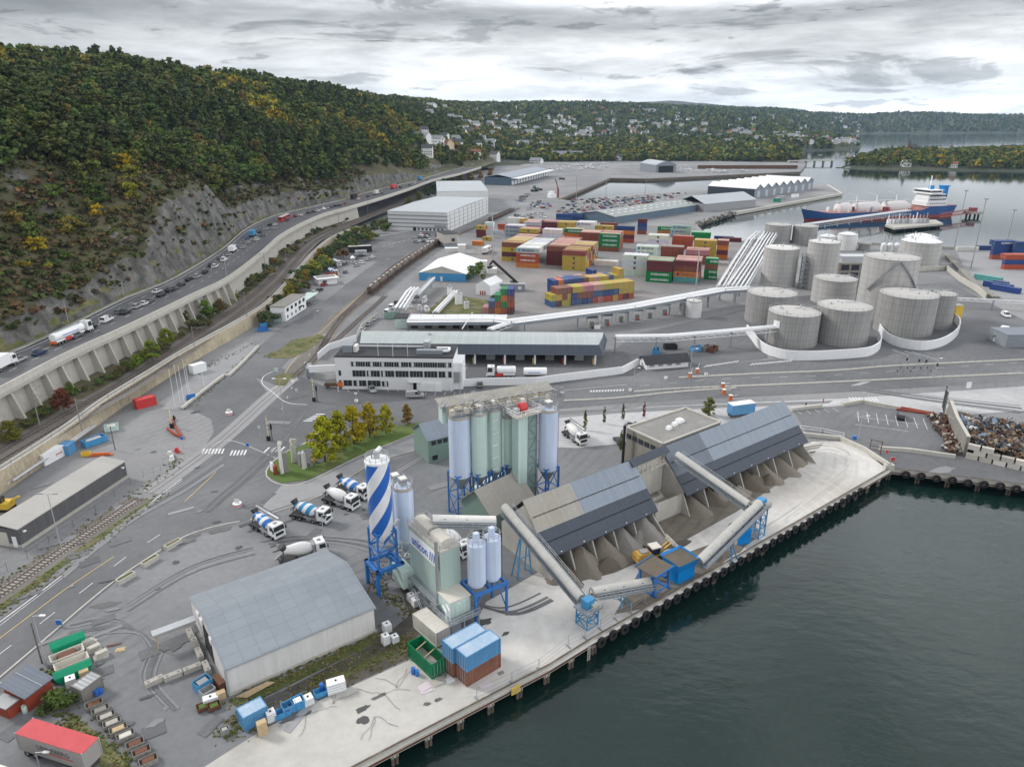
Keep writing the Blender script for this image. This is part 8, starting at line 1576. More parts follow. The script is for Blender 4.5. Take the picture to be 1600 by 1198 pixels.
def scrap(name,P0,poly,n,hmax,lab,cols,seed):
 r=np.random.default_rng(seed);xs=[p.x for p in poly];ys=[p.y for p in poly];g=MB();rs=random.Random(seed);cx=sum(xs)/len(xs);cy=sum(ys)/len(ys);k=0
 def inside(x,y):
  c=False
  for a,b in zip(poly,poly[1:]+poly[:1]):
   if(a.y>y)!=(b.y>y)and x<(b.x-a.x)*(y-a.y)/(b.y-a.y)+a.x:c=not c
  return c
 while k<n:
  x,y=rs.uniform(min(xs),max(xs)),rs.uniform(min(ys),max(ys))
  if not inside(x,y):continue
  k+=1;zt=hmax*(.45+.55*MN.noise(V3(x*.12,y*.12,seed))+.3);z=max(.2,zt)*rs.uniform(.75,1.05)if rs.random()<.8 else rs.uniform(.1,max(.3,zt))
  s=rs.choice([.35,.5,.7,1.0]);m=rs.choice(cols);kk=rs.random()
  if kk<.6:g.box((x,y,z),(s*rs.uniform(.6,2.2),s*rs.uniform(.4,1.2),s*rs.uniform(.1,.6)),m,rs.uniform(0,3),rs.uniform(-.8,.8),rs.uniform(-.8,.8))
  elif kk<.85:a=V3(x,y,z);g.bar(a,a+Vector((rs.uniform(-1,1),rs.uniform(-1,1),rs.uniform(-.4,.5)))*s*2,.07,m)
  else:a=V3(x,y,z);g.bar(a,a+Vector((rs.uniform(-1,1),rs.uniform(-1,1),rs.uniform(-.3,.3)))*s*1.4,s*.45,m,8)
 return tag(g.build(name,smooth=False),lab,kind='stuff')
mat('scrap_brown',(.13,.075,.045),.85,var=.3,scale=1.5);mat('scrap_grey',(.13,.135,.14),.7,.3,var=.3,scale=1.5);mat('scrap_black',(.03,.03,.032),.8,var=.3);mat('scrap_pale',(.42,.45,.48),.6,.3,var=.2);mat('scrap_blue',(.16,.25,.35),.6,var=.2);mat('scrap_tan',(.27,.2,.13),.85,var=.3)
sp=pl([(1486,664),(1520,664),(1640,680),(1640,738),(1540,718),(1508,708)]);cl_=['scrap_brown']*5+['scrap_grey']*3+['scrap_black']*4+['scrap_pale']+['scrap_tan']*2+['scrap_blue']
scrap('scrap_metal',None,sp,3800,4.2,'tangled brown, black and pale scrap metal filling the yard',cl_,3);scrap('scrap_metal',None,pl([(1486,668),(1502,666),(1522,690),(1506,694)]),350,4.6,'bluish white scrap metal beside the wall',['scrap_pale','scrap_blue','scrap_pale','scrap_grey','white_d'],5);scrap('scrap_metal',None,pl([(1450,652),(1474,652),(1492,690),(1500,712),(1470,708),(1478,690),(1458,668)]),420,1.2,'rusty machine parts strewn along the outside of the scrap wall',['rust','scrap_black','scrap_brown','conc'],8)
for i in range(5):a,b=at(1400+i*2,641-i),at(1452+i,648-i*.6);t=thing('steel_beam','long red steel beam lying behind the car park','beam',a,ang(a,b),'red steel beams behind the car park');L_=(b-a).length;BB(0,L_,-.15,.15,0,.06,'hut_red').bb(0,L_,-.15,.15,.34,.4,'hut_red').bb(0,L_,-.03,.03,.06,.34,'hut_red').F('beam',t)
t=thing('rusty_gate','rusty brown gate frame on the apron parapet','gate',at(1358,706),-.5);g=MB();g.bar((0,0,0),(0,0,3.4),.1,'rust');g.bar((2.4,0,0),(2.4,0,3.4),.1,'rust')
for z in(.8,1.8,3.2):g.bar((0,0,z),(2.4,0,z),.08,'rust')
g.F('frame',t);tag(BB(-1,1,-.6,.6,0,1.3,'conc_lt').bb(-.4,.4,-.3,.3,1.3,1.5,'steel').build('anchor_block'),'pale concrete base at the quay corner by the red sign','block').location=at(1388,733);drum(1335,686,'blue barrel on the car park by the parapet','frame_b',.9,.5)
t=thing('lift_platform','blue and white lorry trailer standing behind the farther shed','trailer',at(1143,655),.3);BB(0,7,0,2.5,1,3.8,'cont_blue').bb(0,7,0,2.5,3.8,3.9,'white').bb(0,7,.5,2,.5,1,'chassis').F('body',t)
for i,(px,py,ty)in enumerate([(1491,388,298),(1517,419,311),(1569,398,328)]):t=pole(px,py,ty,f'tall slender lattice light mast on the container quay, {["nearest the domed tanks", "in the middle of three", "farthest out"][i]}','steel','light mast',.28,'light_mast');P=at(px,py);MB().box((0,0,tall(P,ty)),(2,1,.6),'steel').S('lamp_head',t)
# ---- container yard
mat('cont_paint',(1,1,1),.55,var=.16,scale=.35,fine=2,objcol=True,streak=.25)
def cont_mesh(L_,w=2.44,h=2.59):
 g=MB();n=int(L_/.55)
 for(p0,p1,nr)in(((0,0),(L_,0),(0,-1)),((L_,w),(0,w),(0,1)),((L_,0),(L_,w),(1,0)),((0,w),(0,0),(-1,0))):corrug(g,p0,p1,.1,h-.08,nr,'cont_paint',.55,.07)
 for x in(0,L_):
  for y in(0,w):g.bb(x-.07,x+.07,y-.07,y+.07,0,h,'cont_paint')
 for z in(.08,h-.06):
  for y in(0,w):g.bb(.07,L_-.07,y-.05,y+.05,z-.08,z+.08,'cont_paint')
  for x in(0,L_):g.bb(x-.05,x+.05,.07,w-.07,z-.08,z+.08,'cont_paint')
 g.bb(.05,L_-.05,.05,w-.05,h-.06,h-.03,'cont_paint')
 for k in range(4):g.bar((-.09,w*(.14+.24*k),.2),(-.09,w*(.14+.24*k),h-.2),.03,'galv')
 return g.build('shipping_container',smooth=False)
C40,C20=cont_mesh(12.19),cont_mesh(6.06)
K={'yellow':(.46,.33,.06),'maroon':(.13,.03,.035),'brown':(.22,.075,.045),'red':(.38,.07,.03),'orange':(.52,.17,.03),'grey':(.38,.41,.43),'white':(.66,.66,.65),'green':(.0,.19,.05),'blue':(.05,.10,.22),'navy':(.02,.055,.19),'teal':(.10,.33,.28),'peach':(.50,.33,.24),'pink':(.44,.19,.19),'lgreen':(.24,.45,.26),'silver':(.46,.48,.52)}
YA=math.radians(-17.5);UY=Vector((cos(YA),sin(YA),0));VY=V3(-UY.y,UY.x,0);NCONT=[0];REST=[]
TXT={'M':('MAERSK','letter_navy',1.5,6.6),'E':('EVERGREEN','white',1.35,8.4),'H':('HAMBURG SÜD','white',1.2,8.2),'L':('Hapag-Lloyd','letter_navy',1.2,6.2),'S':('SAMSKIP','white',1.5,6.5)};mat('letter_navy',(.03,.05,.14),.6);TXM={}
def put(L_,P,rz,col,label,mark=None,group='shipping containers in the yard'):
 ci=NCONT[0];NCONT[0]+=1
 if ci in CV:return None
 if ci in CB:REST.append((L_,P.copy(),rz,K[col]));return None
 o=(C40 if L_>7 else C20).copy();COL.objects.link(o);o.location=P;o.rotation_euler.z=rz;r=random.Random(ci);o.color=(*[v*r.uniform(.88,1.12)for v in K[col]],1);tag(o,label,'container',group)
 if IX:o['ix']=ci
 if mark in TXT:
  b,m,s,wd=TXT[mark]
  if mark not in TXM:TXM[mark]=text_mesh('lettering',b,s,m,o,(L_*.54,-.03,1.3),(PI/2,0,0),.01,wd,bold=.02)
  else:c=TXM[mark].copy();COL.objects.link(c);c.parent=o
  if mark=='M':BB(.9,2.3,-.05,-.02,.6,2.0,'blue_lt').F('emblem',o)
  if mark=='L':MB().lathe([(0,-.05),(.6,-.05),(.6,-.02),(0,-.02)],'letter_navy',(1.9,0,1.3),12,'Y').F('emblem',o)
 elif mark=='C':MB().add([(L_*.5-.7,-.03,2.0),(L_*.5-.6,-.03,1.0),(L_*.5,-.03,.6),(L_*.5+.6,-.03,1.0),(L_*.5+.7,-.03,2.0)],[(0,1,2,3,4)],'letter_dark').F('emblem',o)
 return o
ORD=['bottom','second','third','top','fifth']
def stack(name,tl,n,front,rows=1,tops=('peach',),L_=12.19,marks='',side=None,e=YA):
 """front: colours bottom to top; rows go away from the camera; only what shows is built"""
 u=Vector((cos(e),sin(e),0));v=V3(-u.y,u.x,0);H_=2.6;P=at(tl[0],tl[1],n*H_);P.z=0;r=random.Random(int(tl[0]*7+tl[1]))
 for j in range(rows):
  for k in range(n):
   if j>0 and k<n-1 and not side:continue
   col=front[k]if j==0 else(r.choice(tops)if k==n-1 else r.choice(side));mk=marks[k]if j==0 and k<len(marks)else None
   w_=f'{col} container, '+(f'{ORD[k]} tier' if k<n-1 else 'topmost')+f' of the {"front" if j == 0 else ["", "second", "third", "fourth", "fifth", "sixth", "seventh", "eighth", "ninth", "tenth", "eleventh", "twelfth", "thirteenth", "fourteenth"][min(j, 13)]} stack in {name}'
   put(L_,P+v*(2.62*j)+Vector((r.uniform(-.12,.12),0,H_*k)),e,col,w_,mk)
A_=('peach','yellow','peach','yellow','brown');B_=('white','silver','white','grey');C_=('pink','pink','peach','brown');D_=('yellow','peach','yellow','brown');SD=('yellow','brown','maroon','yellow','grey','red')
stack('the yellow topped column',(784,378.5),4,['yellow','maroon','yellow','brown'],13,A_,marks='C-C-');stack('the white topped column',(806.5,387),4,['orange','red','red','grey'],14,B_,marks='-HHM',side=None);stack('the pink topped column',(854.5,384),4,['maroon','maroon','maroon','brown'],13,C_);stack('the tall yellow column',(879,391),4,['yellow','yellow','yellow','brown'],13,D_,marks='CCC-',side=SD)
stack('the grey stack behind the main block',(789,352),3,['grey','grey','grey'],4,B_,marks='MMM');stack('the yellow stack beside the grey one',(811.5,357),3,['brown','brown','yellow'],4,C_,marks='--C');stack('the white stack behind the main block',(848,358),3,['white','white','white'],3,B_);stack('the green stack behind the main block',(882,357.5),3,['orange','orange','green'],3,('brown','peach'),marks='--E');stack('the pink topped back row',(905,363),3,['brown','brown','brown'],6,C_);stack('the tall green stack',(936,365),4,['brown','green','green','green'],6,('brown','pink','peach'),marks='-EEE',side=('brown','red','green','grey'))
stack('the far row of silver and maroon',(818,346.5),3,['maroon','maroon','silver'],5,('silver','pink'));stack('the far maroon row',(843,346.5),3,['maroon','maroon','maroon'],5,C_);stack('the far yellow row',(871,347),3,['yellow','yellow','yellow'],4,D_,marks='--C');stack('the far white row',(901,347),3,['white','white','white'],4,B_,marks='--M');stack('the far brown row',(938,347.5),2,['brown','brown'],1);stack('the far low yellow row',(930,352.5),2,['yellow','yellow'],2,D_,marks='-C');stack('the blue and red stack',(961.5,353),4,['red','maroon','orange','navy'],1,L_=6.06*2);stack('the far navy row',(869,334),2,['blue','navy'],1);stack('the far slate row',(887,333),2,['navy','blue'],1);stack('the small red and navy stack',(997,342),4,['brown','blue','navy','maroon'],1,L_=6.06)
stack('the white emblem stack',(973.5,398),4,['white','white','white','white'],3,B_,marks='-CCC',side=('white',));stack('the green and maroon stack',(1011,407),4,['green','green','maroon','maroon'],5,('lgreen','pink','lgreen'),marks='EE--',side=('green','maroon'));stack('the orange lettered stack',(1054.5,407),4,['teal','orange','brown','maroon'],6,('peach','pink'),marks='-L--',side=('orange','brown','blue'));stack('the small green stack',(1102.5,404),4,['green','green','brown','green'],2,('lgreen','green'),L_=6.06,marks='EE-E')
stack('the white row with blue emblem',(994,384),3,['white','white','white'],3,B_,marks='-MM');stack('the brown stack in mid yard',(1033,385),3,['brown','brown','brown'],3,('teal','pink'));stack('the pinkish stack in mid yard',(1072,390),3,['brown','brown','pink'],4,C_);stack('the back white stack',(1012.5,367),3,['white','white','white'],3,B_,marks='-CC');stack('the back red stack',(1051,368.5),3,['red','red','red'],2,C_);stack('the tall mustard stack',(1085,375),4,['yellow','yellow','yellow','yellow'],3,D_,marks='--CC');stack('the orange and brown end stack',(1121.5,376),4,['orange','maroon','orange','brown'],3,('grey','peach'),L_=6.06);stack('the far green and grey pair',(1028,354),2,['orange','green'],1,marks='-E');stack('the far grey pair',(1048,358.5),2,['grey','grey'],2,B_,marks='MM');stack('the far top grey row',(1050.5,352),3,['grey','grey','grey'],1,marks='--M');stack('the far dark green stack',(1080.5,363),2,['green','green'],3,('lgreen','peach'),L_=12.19);stack('the far low blue row',(1116,369),1,['navy'],1);stack('the far low maroon row',(1128,371),1,['maroon'],1)
stack('the low single row',(951.5,383),1,['blue'],1,L_=6.06);stack('the low white pair',(929,407),1,['white'],2,('white',));stack('the red and yellow corner stack',(744,352.5),3,['maroon','maroon','yellow'],2,D_,L_=6.06*1.6 if 0 else 6.06,marks='--C');stack('the white corner stack',(757,347.5),3,['white','white','white'],2,B_,L_=6.06,marks='');stack('the low yellow corner box',(753.5,370),1,['yellow'],1,L_=6.06,marks='C');stack('the orange corner box',(778,350),2,['orange','red'],1,L_=6.06);stack('the orange flat stack',(738,377),1,['orange'],2,('orange',),L_=6.06);stack('the low white corner pair',(772,360),1,['white'],1,L_=6.06);stack('the far white pair',(793,340),2,['white','white'],2,B_,L_=12.19);stack('the far low yellow pair',(812,342),2,['brown','yellow'],1)
def ends(name,bl,br,tiers,L_=6.06,depth=1):
 """a row of containers standing end-on; tiers: list of colour lists bottom to top per column"""
 a,b=at(*bl),at(*br);n=len(tiers);u=(b-a).normalized();e=math.atan2(u.y,u.x)+PI/2
 for i,colm in enumerate(tiers):
  for k,c in enumerate(colm):
   if c is None:continue
   put(L_,a+u*(2.56*(i+1))+V3(0,0,2.6*k),e,c,f'{c} container end-on, {ORD[k]} tier, column {i + 1} of {name}')
cy=random.Random(5)
ends('the stepped stack by the small white hall',(753.5,490),(800,491),[['pink'],['brown','blue'],['orange','red','green'],['red','green','orange','green'],['maroon','red','brown','navy']]);
ends('the front row by the pipe bridge',(893,477.5),(968,469),[['blue','navy'],['blue','brown'],['navy','brown'],['blue','brown'],['red','blue'],['pink','blue'],['red','navy'],['red','navy'],['yellow','blue'],['red']])
ends('the three tier row by the pipe bridge',(861,480.5),(999,465),[['blue','yellow'],['maroon','yellow','brown'],['yellow','brown','brown'],['yellow','yellow','brown'],['red','blue','yellow'],['brown','yellow','yellow'],['red','yellow','pink'],['red','brown','pink'],['brown','yellow','peach'],['red','yellow','peach'],['red','yellow','yellow'],['red','yellow','yellow'],['brown','navy','yellow'],['red','yellow','yellow'],['maroon','yellow','yellow'],['red','yellow','yellow']])
ends('the blue and orange row behind',(864,466),(990,453),[['blue','navy','navy'],[None,None,'orange'],[None,None,'blue'],[None,None,'navy'],[None,None,'navy'],[None,None,'navy'],[None,None,'brown'],[None,None,'yellow'],[None,None,'peach'],[None,None,'yellow'],[None,None,'yellow'],[None,None,'blue'],[None,None,'yellow'],[None,None,'yellow','yellow']])
ends('the far red and slate row',(878,452),(975,443),[['brown','pink'],['brown','blue'],['red','blue'],['brown','pink'],['red','peach'],['brown','brown'],['red','pink','navy'],['brown','blue'],['brown','pink'],['red','blue']])
stack('the navy stack on the far quay',(1556,376.5),4,['red','navy','navy','navy'],2,('navy',),marks='---S',e=0.0);stack('the navy stack at the frame edge',(1588,378),4,['red','navy','navy','navy'],1,e=0.0);stack('the mixed far quay stack',(1573.5,398),3,['red','navy','red'],2,('red',),e=0.0)
for i,(px,py,c)in enumerate([(1521,436,'teal'),(1535,447,'navy'),(1546,452,'navy'),(1550,446,'blue')]):put(12.19 if i<3 else 6.06,at(px,py),-1.02,c,f'{c} container in the slanting line on the far quay, '+['first','second','third','set apart'][i])
put(12.19,at(1529,391),0,'navy','bright blue container at the end of the white barrier');bpy.data.objects.remove(C40);bpy.data.objects.remove(C20)
if REST:
 g=MB()
 for(L_,P,rz_,c)in REST:
  nm='cont_'+'_'.join(str(int(v*1000))for v in c);mat(nm,c,.55,var=.16,scale=.35,fine=2,streak=.25);q=Matrix.Rotation(rz_,3,'Z')@V3(L_/2,1.22,1.28);g.box(P+q,(L_,2.44,2.56),nm,rz_)
 tag(g.build('container_stack',smooth=False),'shipping containers mostly hidden among the stacks of the yard',kind='stuff')
for i,(px,py,h,w,lab)in enumerate([(748,430,2.6,5,'low white container by the green bushes'),(757,424,5.2,3,'two white containers standing end-on by the bushes'),(769,428,2.6,5,'white container beside the end-on pair'),(706,395,2.6,8,'white office boxes behind the blue tent'),(722,397,5.2,4.5,'white boxes with red mark behind the blue tent')]):t=thing('white_container',lab,'container',at(px,py),.1);g=MB();corrug(g,(-w/2,0),(w/2,0),0,h,(0,-1),'white_d',.5,.08);g.bb(-w/2,w/2,.1,4,0,h,'white_d');g.bb(-w/2-.1,w/2+.1,-.05,4.1,h,h+.1,'white');g.F('box',t)
a,b=at(756,398),at(771,389);t=lorry('white semi trailer with red mark parked in the container yard',a,ang(a,b),13,'white',name='semi_trailer');BB(6,8.4,-1.29,-1.26,1.9,3.2,'red').F('emblem',t)
t=thing('reach_stacker','red reach stacker with a raised black boom','reach stacker',at(802,452),2.6);BB(-3.4,3.2,-1.6,1.6,.9,2.2,'red').bb(-3.4,-1,-1.4,1.4,2.2,3,'red').F('body',t);BB(-.6,1.2,-.8,.8,2.2,4.2,'glass').F('cab',t);MB().bar((-2.6,0,3),(11,0,12.2),.55,'dark').bar((11,0,12.4),(13,0,10.2),.4,'dark').bb(12.2,13.6,-1.4,1.4,8.6,9.6,'dark').F('boom',t)
for x in(-2.4,2.2):wheel(t,x,-1.6,.9,.7);wheel(t,x,1.6,.9,.7)
t=thing('site_office','long grey cabin building behind the red reach stacker','cabin',at(776,455),-.05);BB(0,13,0,4,0,3.2,'truss').bb(-.2,13.2,-.2,4.2,3.2,3.4,'steel').F('wall',t)
for k in range(4):BB(1+3*k,2.4+3*k,-.06,.03,1.0,2.3,'white').F('window',t)
t=thing('small_hall','small white gable hall near the stepped containers','hall',at(743.5,459.5),ang(at(743.5,459.5),at(766,462)));L_=(at(766,462)-at(743.5,459.5)).length;MB().add([(0,0,0),(L_,0,0),(L_,13,0),(0,13,0),(0,0,4.4),(L_,0,4.4),(L_,13,4.4),(0,13,4.4),(L_/2,0,6.6),(L_/2,13,6.6)],[(0,1,5,8,4),(1,2,6,5),(2,3,7,9,6),(3,0,4,7),(5,6,9,8),(4,8,9,7)],'white').F('canvas',t)
for x in(.35,.5,.65):BB(L_*x-.2,L_*x+.2,-.4,-.1,0,1.8,'hut_red').F('post',t)
a,b=at(655,438),at(728,440.5);t=thing('blue_tent_hall','storage hall with blue walls and a bright white fabric roof','hall',a,ang(a,b));L_=(b-a).length;D=38
BB(0,L_,0,D,0,3.9,'tent_blue' if 'tent_blue' in M else 'blue_lt').F('wall',t);[MB().add([(0,y,3.9),(L_,y,3.9),(L_/2,y,7.2)],[(0,1,2)],'conc_lt').F('gable',t)for y in(0,D)];g=MB();o_=.3
g.add([(-o_,-o_,3.8),(L_/2,-o_,7.35),(L_/2,D+o_,7.35),(-o_,D+o_,3.8),(L_+o_,-o_,3.8),(L_+o_,D+o_,3.8)],[(0,1,2,3),(1,4,5,2)],'white');g.F('roof',t);BB(L_*.46,L_*.5,-.06,.05,0,2.2,'white').F('door',t)
t,L_=framed('yard_office','grey and white upstairs office beside the tank wagons','building',(696,388.5),(716,387));h_=8.5;BB(0,L_,0,16,3,h_,'conc').bb(L_+.01,L_+.2,0,16,3,h_,'white').bb(.5,L_-.5,1,15,0,3,'truss').F('wall',t);BB(-.2,L_+.3,-.2,16.2,h_,h_+.3,'roof_black').F('roof',t);BB(L_*.5,L_*.75,-.06,.04,4,6,'glass').F('window',t)
tw=thing('tank_wagon','dark brown tank wagon in the standing train','rail wagon',(0,0,0),0,'tank wagons of the standing train');mat('wagon',(.105,.08,.066),.6,var=.25,scale=.7,streak=.2)
MB().lathe([(0,.3),(1.1,.4),(1.42,.9),(1.42,12.3),(1.1,12.8),(0,12.9)],'wagon',(0,0,2.55),20,'X').S('tank',tw);BB(0,13.2,-1.1,1.1,.95,1.2,'rust').bb(-.3,0,-.9,.9,.8,1.2,'dark').F('frame',tw);BB(5.5,7.5,-.5,.5,3.9,4.3,'rust').bar((6.5,-1.4,1.2),(6.5,-1.0,4),.05,'steel').bb(1,12,-.25,.25,3.95,4.02,'cream_dirty').F('catwalk',tw)
for x in(1.5,3.3,9.9,11.7):
 for y in(-.75,.75):wheel(tw,x,y,.46,.14,'rust')
TP=[p for p in SID if 577<=row(p)[0]<=694];TQ=resample([p+V3(0,0,.32)for p in TP],14.0);LBN=['nearest the camera','second','third','fourth','fifth','sixth','seventh','eighth','ninth','tenth','eleventh','twelfth','thirteenth','fourteenth','fifteenth']
for i in range(len(TQ)-1):dup(tw,TQ[i],ang(TQ[i],TQ[i+1]),f'dark brown tank wagon, {LBN[min(i, 14)]} in the standing train')
kill(tw);fw_=thing('flat_wagon','brown flat wagon','rail wagon');BB(0,13.4,-1.3,1.3,1.0,1.4,'rust').bb(0,13.4,-1.3,-1.2,1.4,2.6,'wagon').bb(0,13.4,1.2,1.3,1.4,2.6,'wagon').F('body',fw_);[wheel(fw_,x,y,.46,.14,'rust')for x in(1.5,3.3,9.9,11.7)for y in(-.75,.75)]
TQ=resample([p+V3(0,0,.32)for p in SID if 764<=row(p)[0]<=806],14.0)
for i in range(len(TQ)-1):dup(fw_,TQ[i],ang(TQ[i],TQ[i+1]),f'brown open wagon beyond the yard office, {LBN[i]} in line','open wagons beyond the yard office')
kill(fw_)
# ---- warehouses
mat('band_white',(.62,.64,.65),.5,var=.05,scale=.2,brick=(1,.42,.22,60,2.75));mat('grid_white',(.70,.71,.71),.5,var=.05,scale=.2);mat('wh_roof',(.40,.43,.455),.5,.1,var=.06,scale=.05,fine=.4)
def bigbox(name,label,A,B,D,H_,mw,mr,over=.3,grid=True,ridge=.8):
 t,L_=framed(name,label,'warehouse',A,B);BB(0,L_,0,D,0,H_,mw).F('wall',t);g=MB();g.add([(-.3,-.3,H_),(L_+.3,-.3,H_),(L_+.3,D+.3,H_),(-.3,D+.3,H_),(-.3,D/2,H_+ridge),(L_+.3,D/2,H_+ridge)],[(0,1,5,4),(4,5,2,3),(1,2,5),(3,0,4)],mr);g.F('roof',t)
 if grid:
  g=MB()
  for k in range(10):y=D*(k+.5)/10;g.bb(L_+.02,L_+.14,y-.2,y+.2,0,H_,'steel')
  for z in range(1,5):g.bb(L_+.02,L_+.16,.1,D-.1,H_*z/5-.12,H_*z/5+.12,'steel')
  for z in range(1,5):g.bb(.05,L_-.05,-.3,-.02,H_*z/5-.3,H_*z/5+.3,'truss')
  g.F('cladding_band',t)
  for k in range(7):BB(L_*(.5+k*.065),L_*(.53+k*.065),-.1,.02,.5,2.0,'glass').F('window',t)
  BB(L_*.42,L_*.47,-.12,.02,0,3,'dark').F('gate',t)
 return t,L_
t,L_=bigbox('white_warehouse','huge white banded warehouse with a flat pale grey roof',(607,359),(700,362.5),104,13.3,'grid_white','wh_roof');bigbox('white_warehouse','second white warehouse standing behind the huge one',(684,330),(763,329),108,16.5,'grid_white','wh_roof',grid=False)
BB(L_*.78,L_*.97,-.15,-.02,3.3,4.2,'truss').F('sign_board',t)
c,f,l_=at(960,350),at(1093,329),at(909,343);t=thing('blue_warehouse','long low blue grey warehouse with rooflights beside the crowded car park','warehouse',c,ang(c,f));L_=(f-c).length;W_=34;mat('wall_blue',(.17,.25,.34),.6,var=.08,scale=.1,brick=(1,.6,.12,9,30));mat('roof_greygreen',(.30,.325,.315),.7,var=.08,scale=.04,fine=.3)
MB().add([(0,0,0),(L_,0,0),(L_,W_,0),(0,W_,0),(0,0,5.2),(L_,0,5.2),(L_,W_,5.2),(0,W_,5.2),(0,W_/2,8),(L_,W_/2,8)],[(0,1,5,4),(1,2,6,9,5),(2,3,7,6),(3,0,4,8,7)],'wall_blue').F('wall',t);MB().gable(0,L_,0,W_,0,5.2,8,'wall_blue','roof_greygreen',over=.6,walls=False).F('roof',t)
for k in range(14):
 for y,in((W_*.18,),(W_*.36,)):MB().box((L_*(k+.5)/14,y,5.2+2.8*y/(W_/2)+.4),(2.6,1.6,.5),'white').F('rooflight',t)
t,L_=framed('parking_office','two storey white office block beside the harbour road','office',(440,499),(479,476));h_=5.6;t.location=at(447,502);a,b=at(447,502),at(479,481);t.rotation_euler.z=ang(a,b);L_=(b-a).length
BB(0,L_,0,6,0,h_,'white').F('wall',t);BB(-.2,L_+.2,-.2,6.2,h_,h_+.3,'conc_dk').bb(L_+.2,L_+16,.5,5.5,2.6,2.9,'mint_flat').F('roof',t)
for k in range(5):BB(1.5+L_*k/5.2,3.6+L_*k/5.2,-.07,.03,3.4,4.8,'glass').F('window',t);BB(1.5+L_*k/5.2,2.6+L_*k/5.2,-.07,.03,.8,2,'glass').F('window',t)
BB(L_*.6,L_*.75,-1.2,-.07,2.4,2.55,'dark').F('awning',t);BB(-1.4,0,1,5,0,3.6,'galv').F('stair_cage',t)
t=thing('canteen','small white house with a dark flat roof below the parked mixers','house',at(498,446),.5);BB(0,9,0,6,0,3,'white').F('wall',t);BB(-.8,9.8,-1.6,6.5,3,3.3,'white').bb(0,9,1,5.5,3.3,3.4,'conc_dk').F('roof',t);BB(2,4,-.05,.03,1,2,'glass').F('window',t)
openbin('trailer',519,433,5.5,2.4,2.2,'hut_red','red open trailer beside the white house','trailer',.3,'rust');openbin('skip',416,510,4.5,2,1.6,'blue_lt','blue lidded skip on the pavement by the bushes',rz=.4);openbin('skip',411,517,4,2,1.2,'frame_b','dark blue skip on the pavement',rz=.4);openbin('skip',433,503,3,2,1.5,'mint_dark','green skip beside the office stairs',rz=.4);openbin('skip',612,497,6,2.4,2.3,'mint_dark','green lidded skip beside the parked vans',rz=.2)
t,L_=framed('far_warehouse','long grey harbour warehouse with a white loading canopy','warehouse',(799,290),(856,275));BB(0,L_,0,34,0,9,'wall_blue').F('wall',t);MB().gable(0,L_,0,34,0,9,12,'wall_blue','roof_blue',over=.8,walls=False).F('roof',t);BB(0,L_,-9,.5,7.6,8.4,'white').F('canopy',t)
for k in range(14):BB(L_*(k+.15)/14,L_*(k+.85)/14,-.12,.05,.5,5.5,'white').F('loading_door',t)
a,b=at(1024,270),at(1056,269.5);t=thing('hangar','grey steel hangar with a wide dark doorway on the far quay','hangar',a,ang(a,b));L_=(b-a).length;D=62;n=8;prof=[(0,0),(0,10.5)]+[(L_*k/n,10.5+5.0*sin(PI*k/n))for k in range(1,n)]+[(L_,10.5),(L_,0)];k=len(prof);g=MB();g.add([(x,0,z)for x,z in prof]+[(x,D,z)for x,z in prof],[tuple(range(k))[::-1],tuple(range(k,2*k)),(0,k,k+1,1),(k-2,2*k-2,2*k-1,k-1)],'hangar_grey');mat('hangar_grey',(.235,.26,.295),.6,var=.05);g.F('wall',t)
g=MB();g.add([(x+(-.4 if i==0 else.4 if i==k-3 else 0),-.5,z+.2)for i,(x,z)in enumerate(prof[1:-1])]+[(x,D+.5,z+.2)for x,z in prof[1:-1]],[(i,i+1,k-2+i+1,k-2+i)for i in range(k-3)],'wh_roof');g.S('roof',t);BB(L_*.14,L_*.86,-.3,.05,0,9.5,'dark').F('doorway',t)
a,b=at(1178,310),at(1269,295.5);t=thing('boathouse_row','white roofed boathouse row with saw-tooth gables on the pier','boathouse',a,ang(a,b));L_=(b-a).length;D=52;g=MB();r_=MB()
for k in range(8):
 x0,x1=L_*k/8,L_*(k+1)/8;xm=(x0+x1)/2;g.add([(x0,0,0),(x1,0,0),(x1,0,9),(xm,0,13),(x0,0,9)],[(0,1,2,3,4)],'hangar_grey');r_.add([(x0,-1,9),(xm,-1,13.2),(x1,-1,9),(x0,D,9),(xm,D,13.2),(x1,D,9)],[(0,3,4,1),(1,4,5,2)],'white');BB(xm-3,xm+3,-.2,.1,0,6.5,'galv').F('gate',t)
g.add([(0,0,0),(0,D,0),(0,D,9),(0,0,9),(L_,0,0),(L_,D,0),(L_,D,9),(L_,0,9)],[(3,2,1,0),(4,5,6,7),(1,5,6,2)],'roof_slate');g.F('wall',t);r_.F('roof',t)
t,L_=framed('pier_warehouse','grey gabled warehouse at the root of the pier','warehouse',(1100,331),(1180,323));BB(0,L_,0,30,0,6.5,'steel').F('wall',t);MB().gable(0,L_,0,30,0,6.5,12,'steel','wh_roof',over=.6,walls=False).F('roof',t)
for i,(px,py,c,w)in enumerate([(1215,313,'grey',12),(1240,309,'white',8),(1212,316,'green',7),(1072,323,'blue',14),(1090,330,'maroon',14)]):t=thing('storage_box',f'{c} storage box on the pier','box',at(px,py),.55);BB(0,w,0,3,0,3.4,{'grey':'steel','white':'white','green':'green','blue':'cont_blue','maroon':'cont_rust'}[c]).bb(-.1,w+.1,-.1,3.1,3.4,3.6,'steel').F('box',t)
g=MB();rk=random.Random(2)
for k in range(520):
 f=rk.random();p=at(1088+f*62,350.5-f*19+rk.uniform(-2.6,.8));s=rk.uniform(.6,1.8);g.box((p.x,p.y,rk.uniform(-1.8,.7)),(s,s*.8,s*.7),rk.choice(['rock','conc','rock','conc_dk']),rk.uniform(0,3),rk.uniform(-.5,.5))
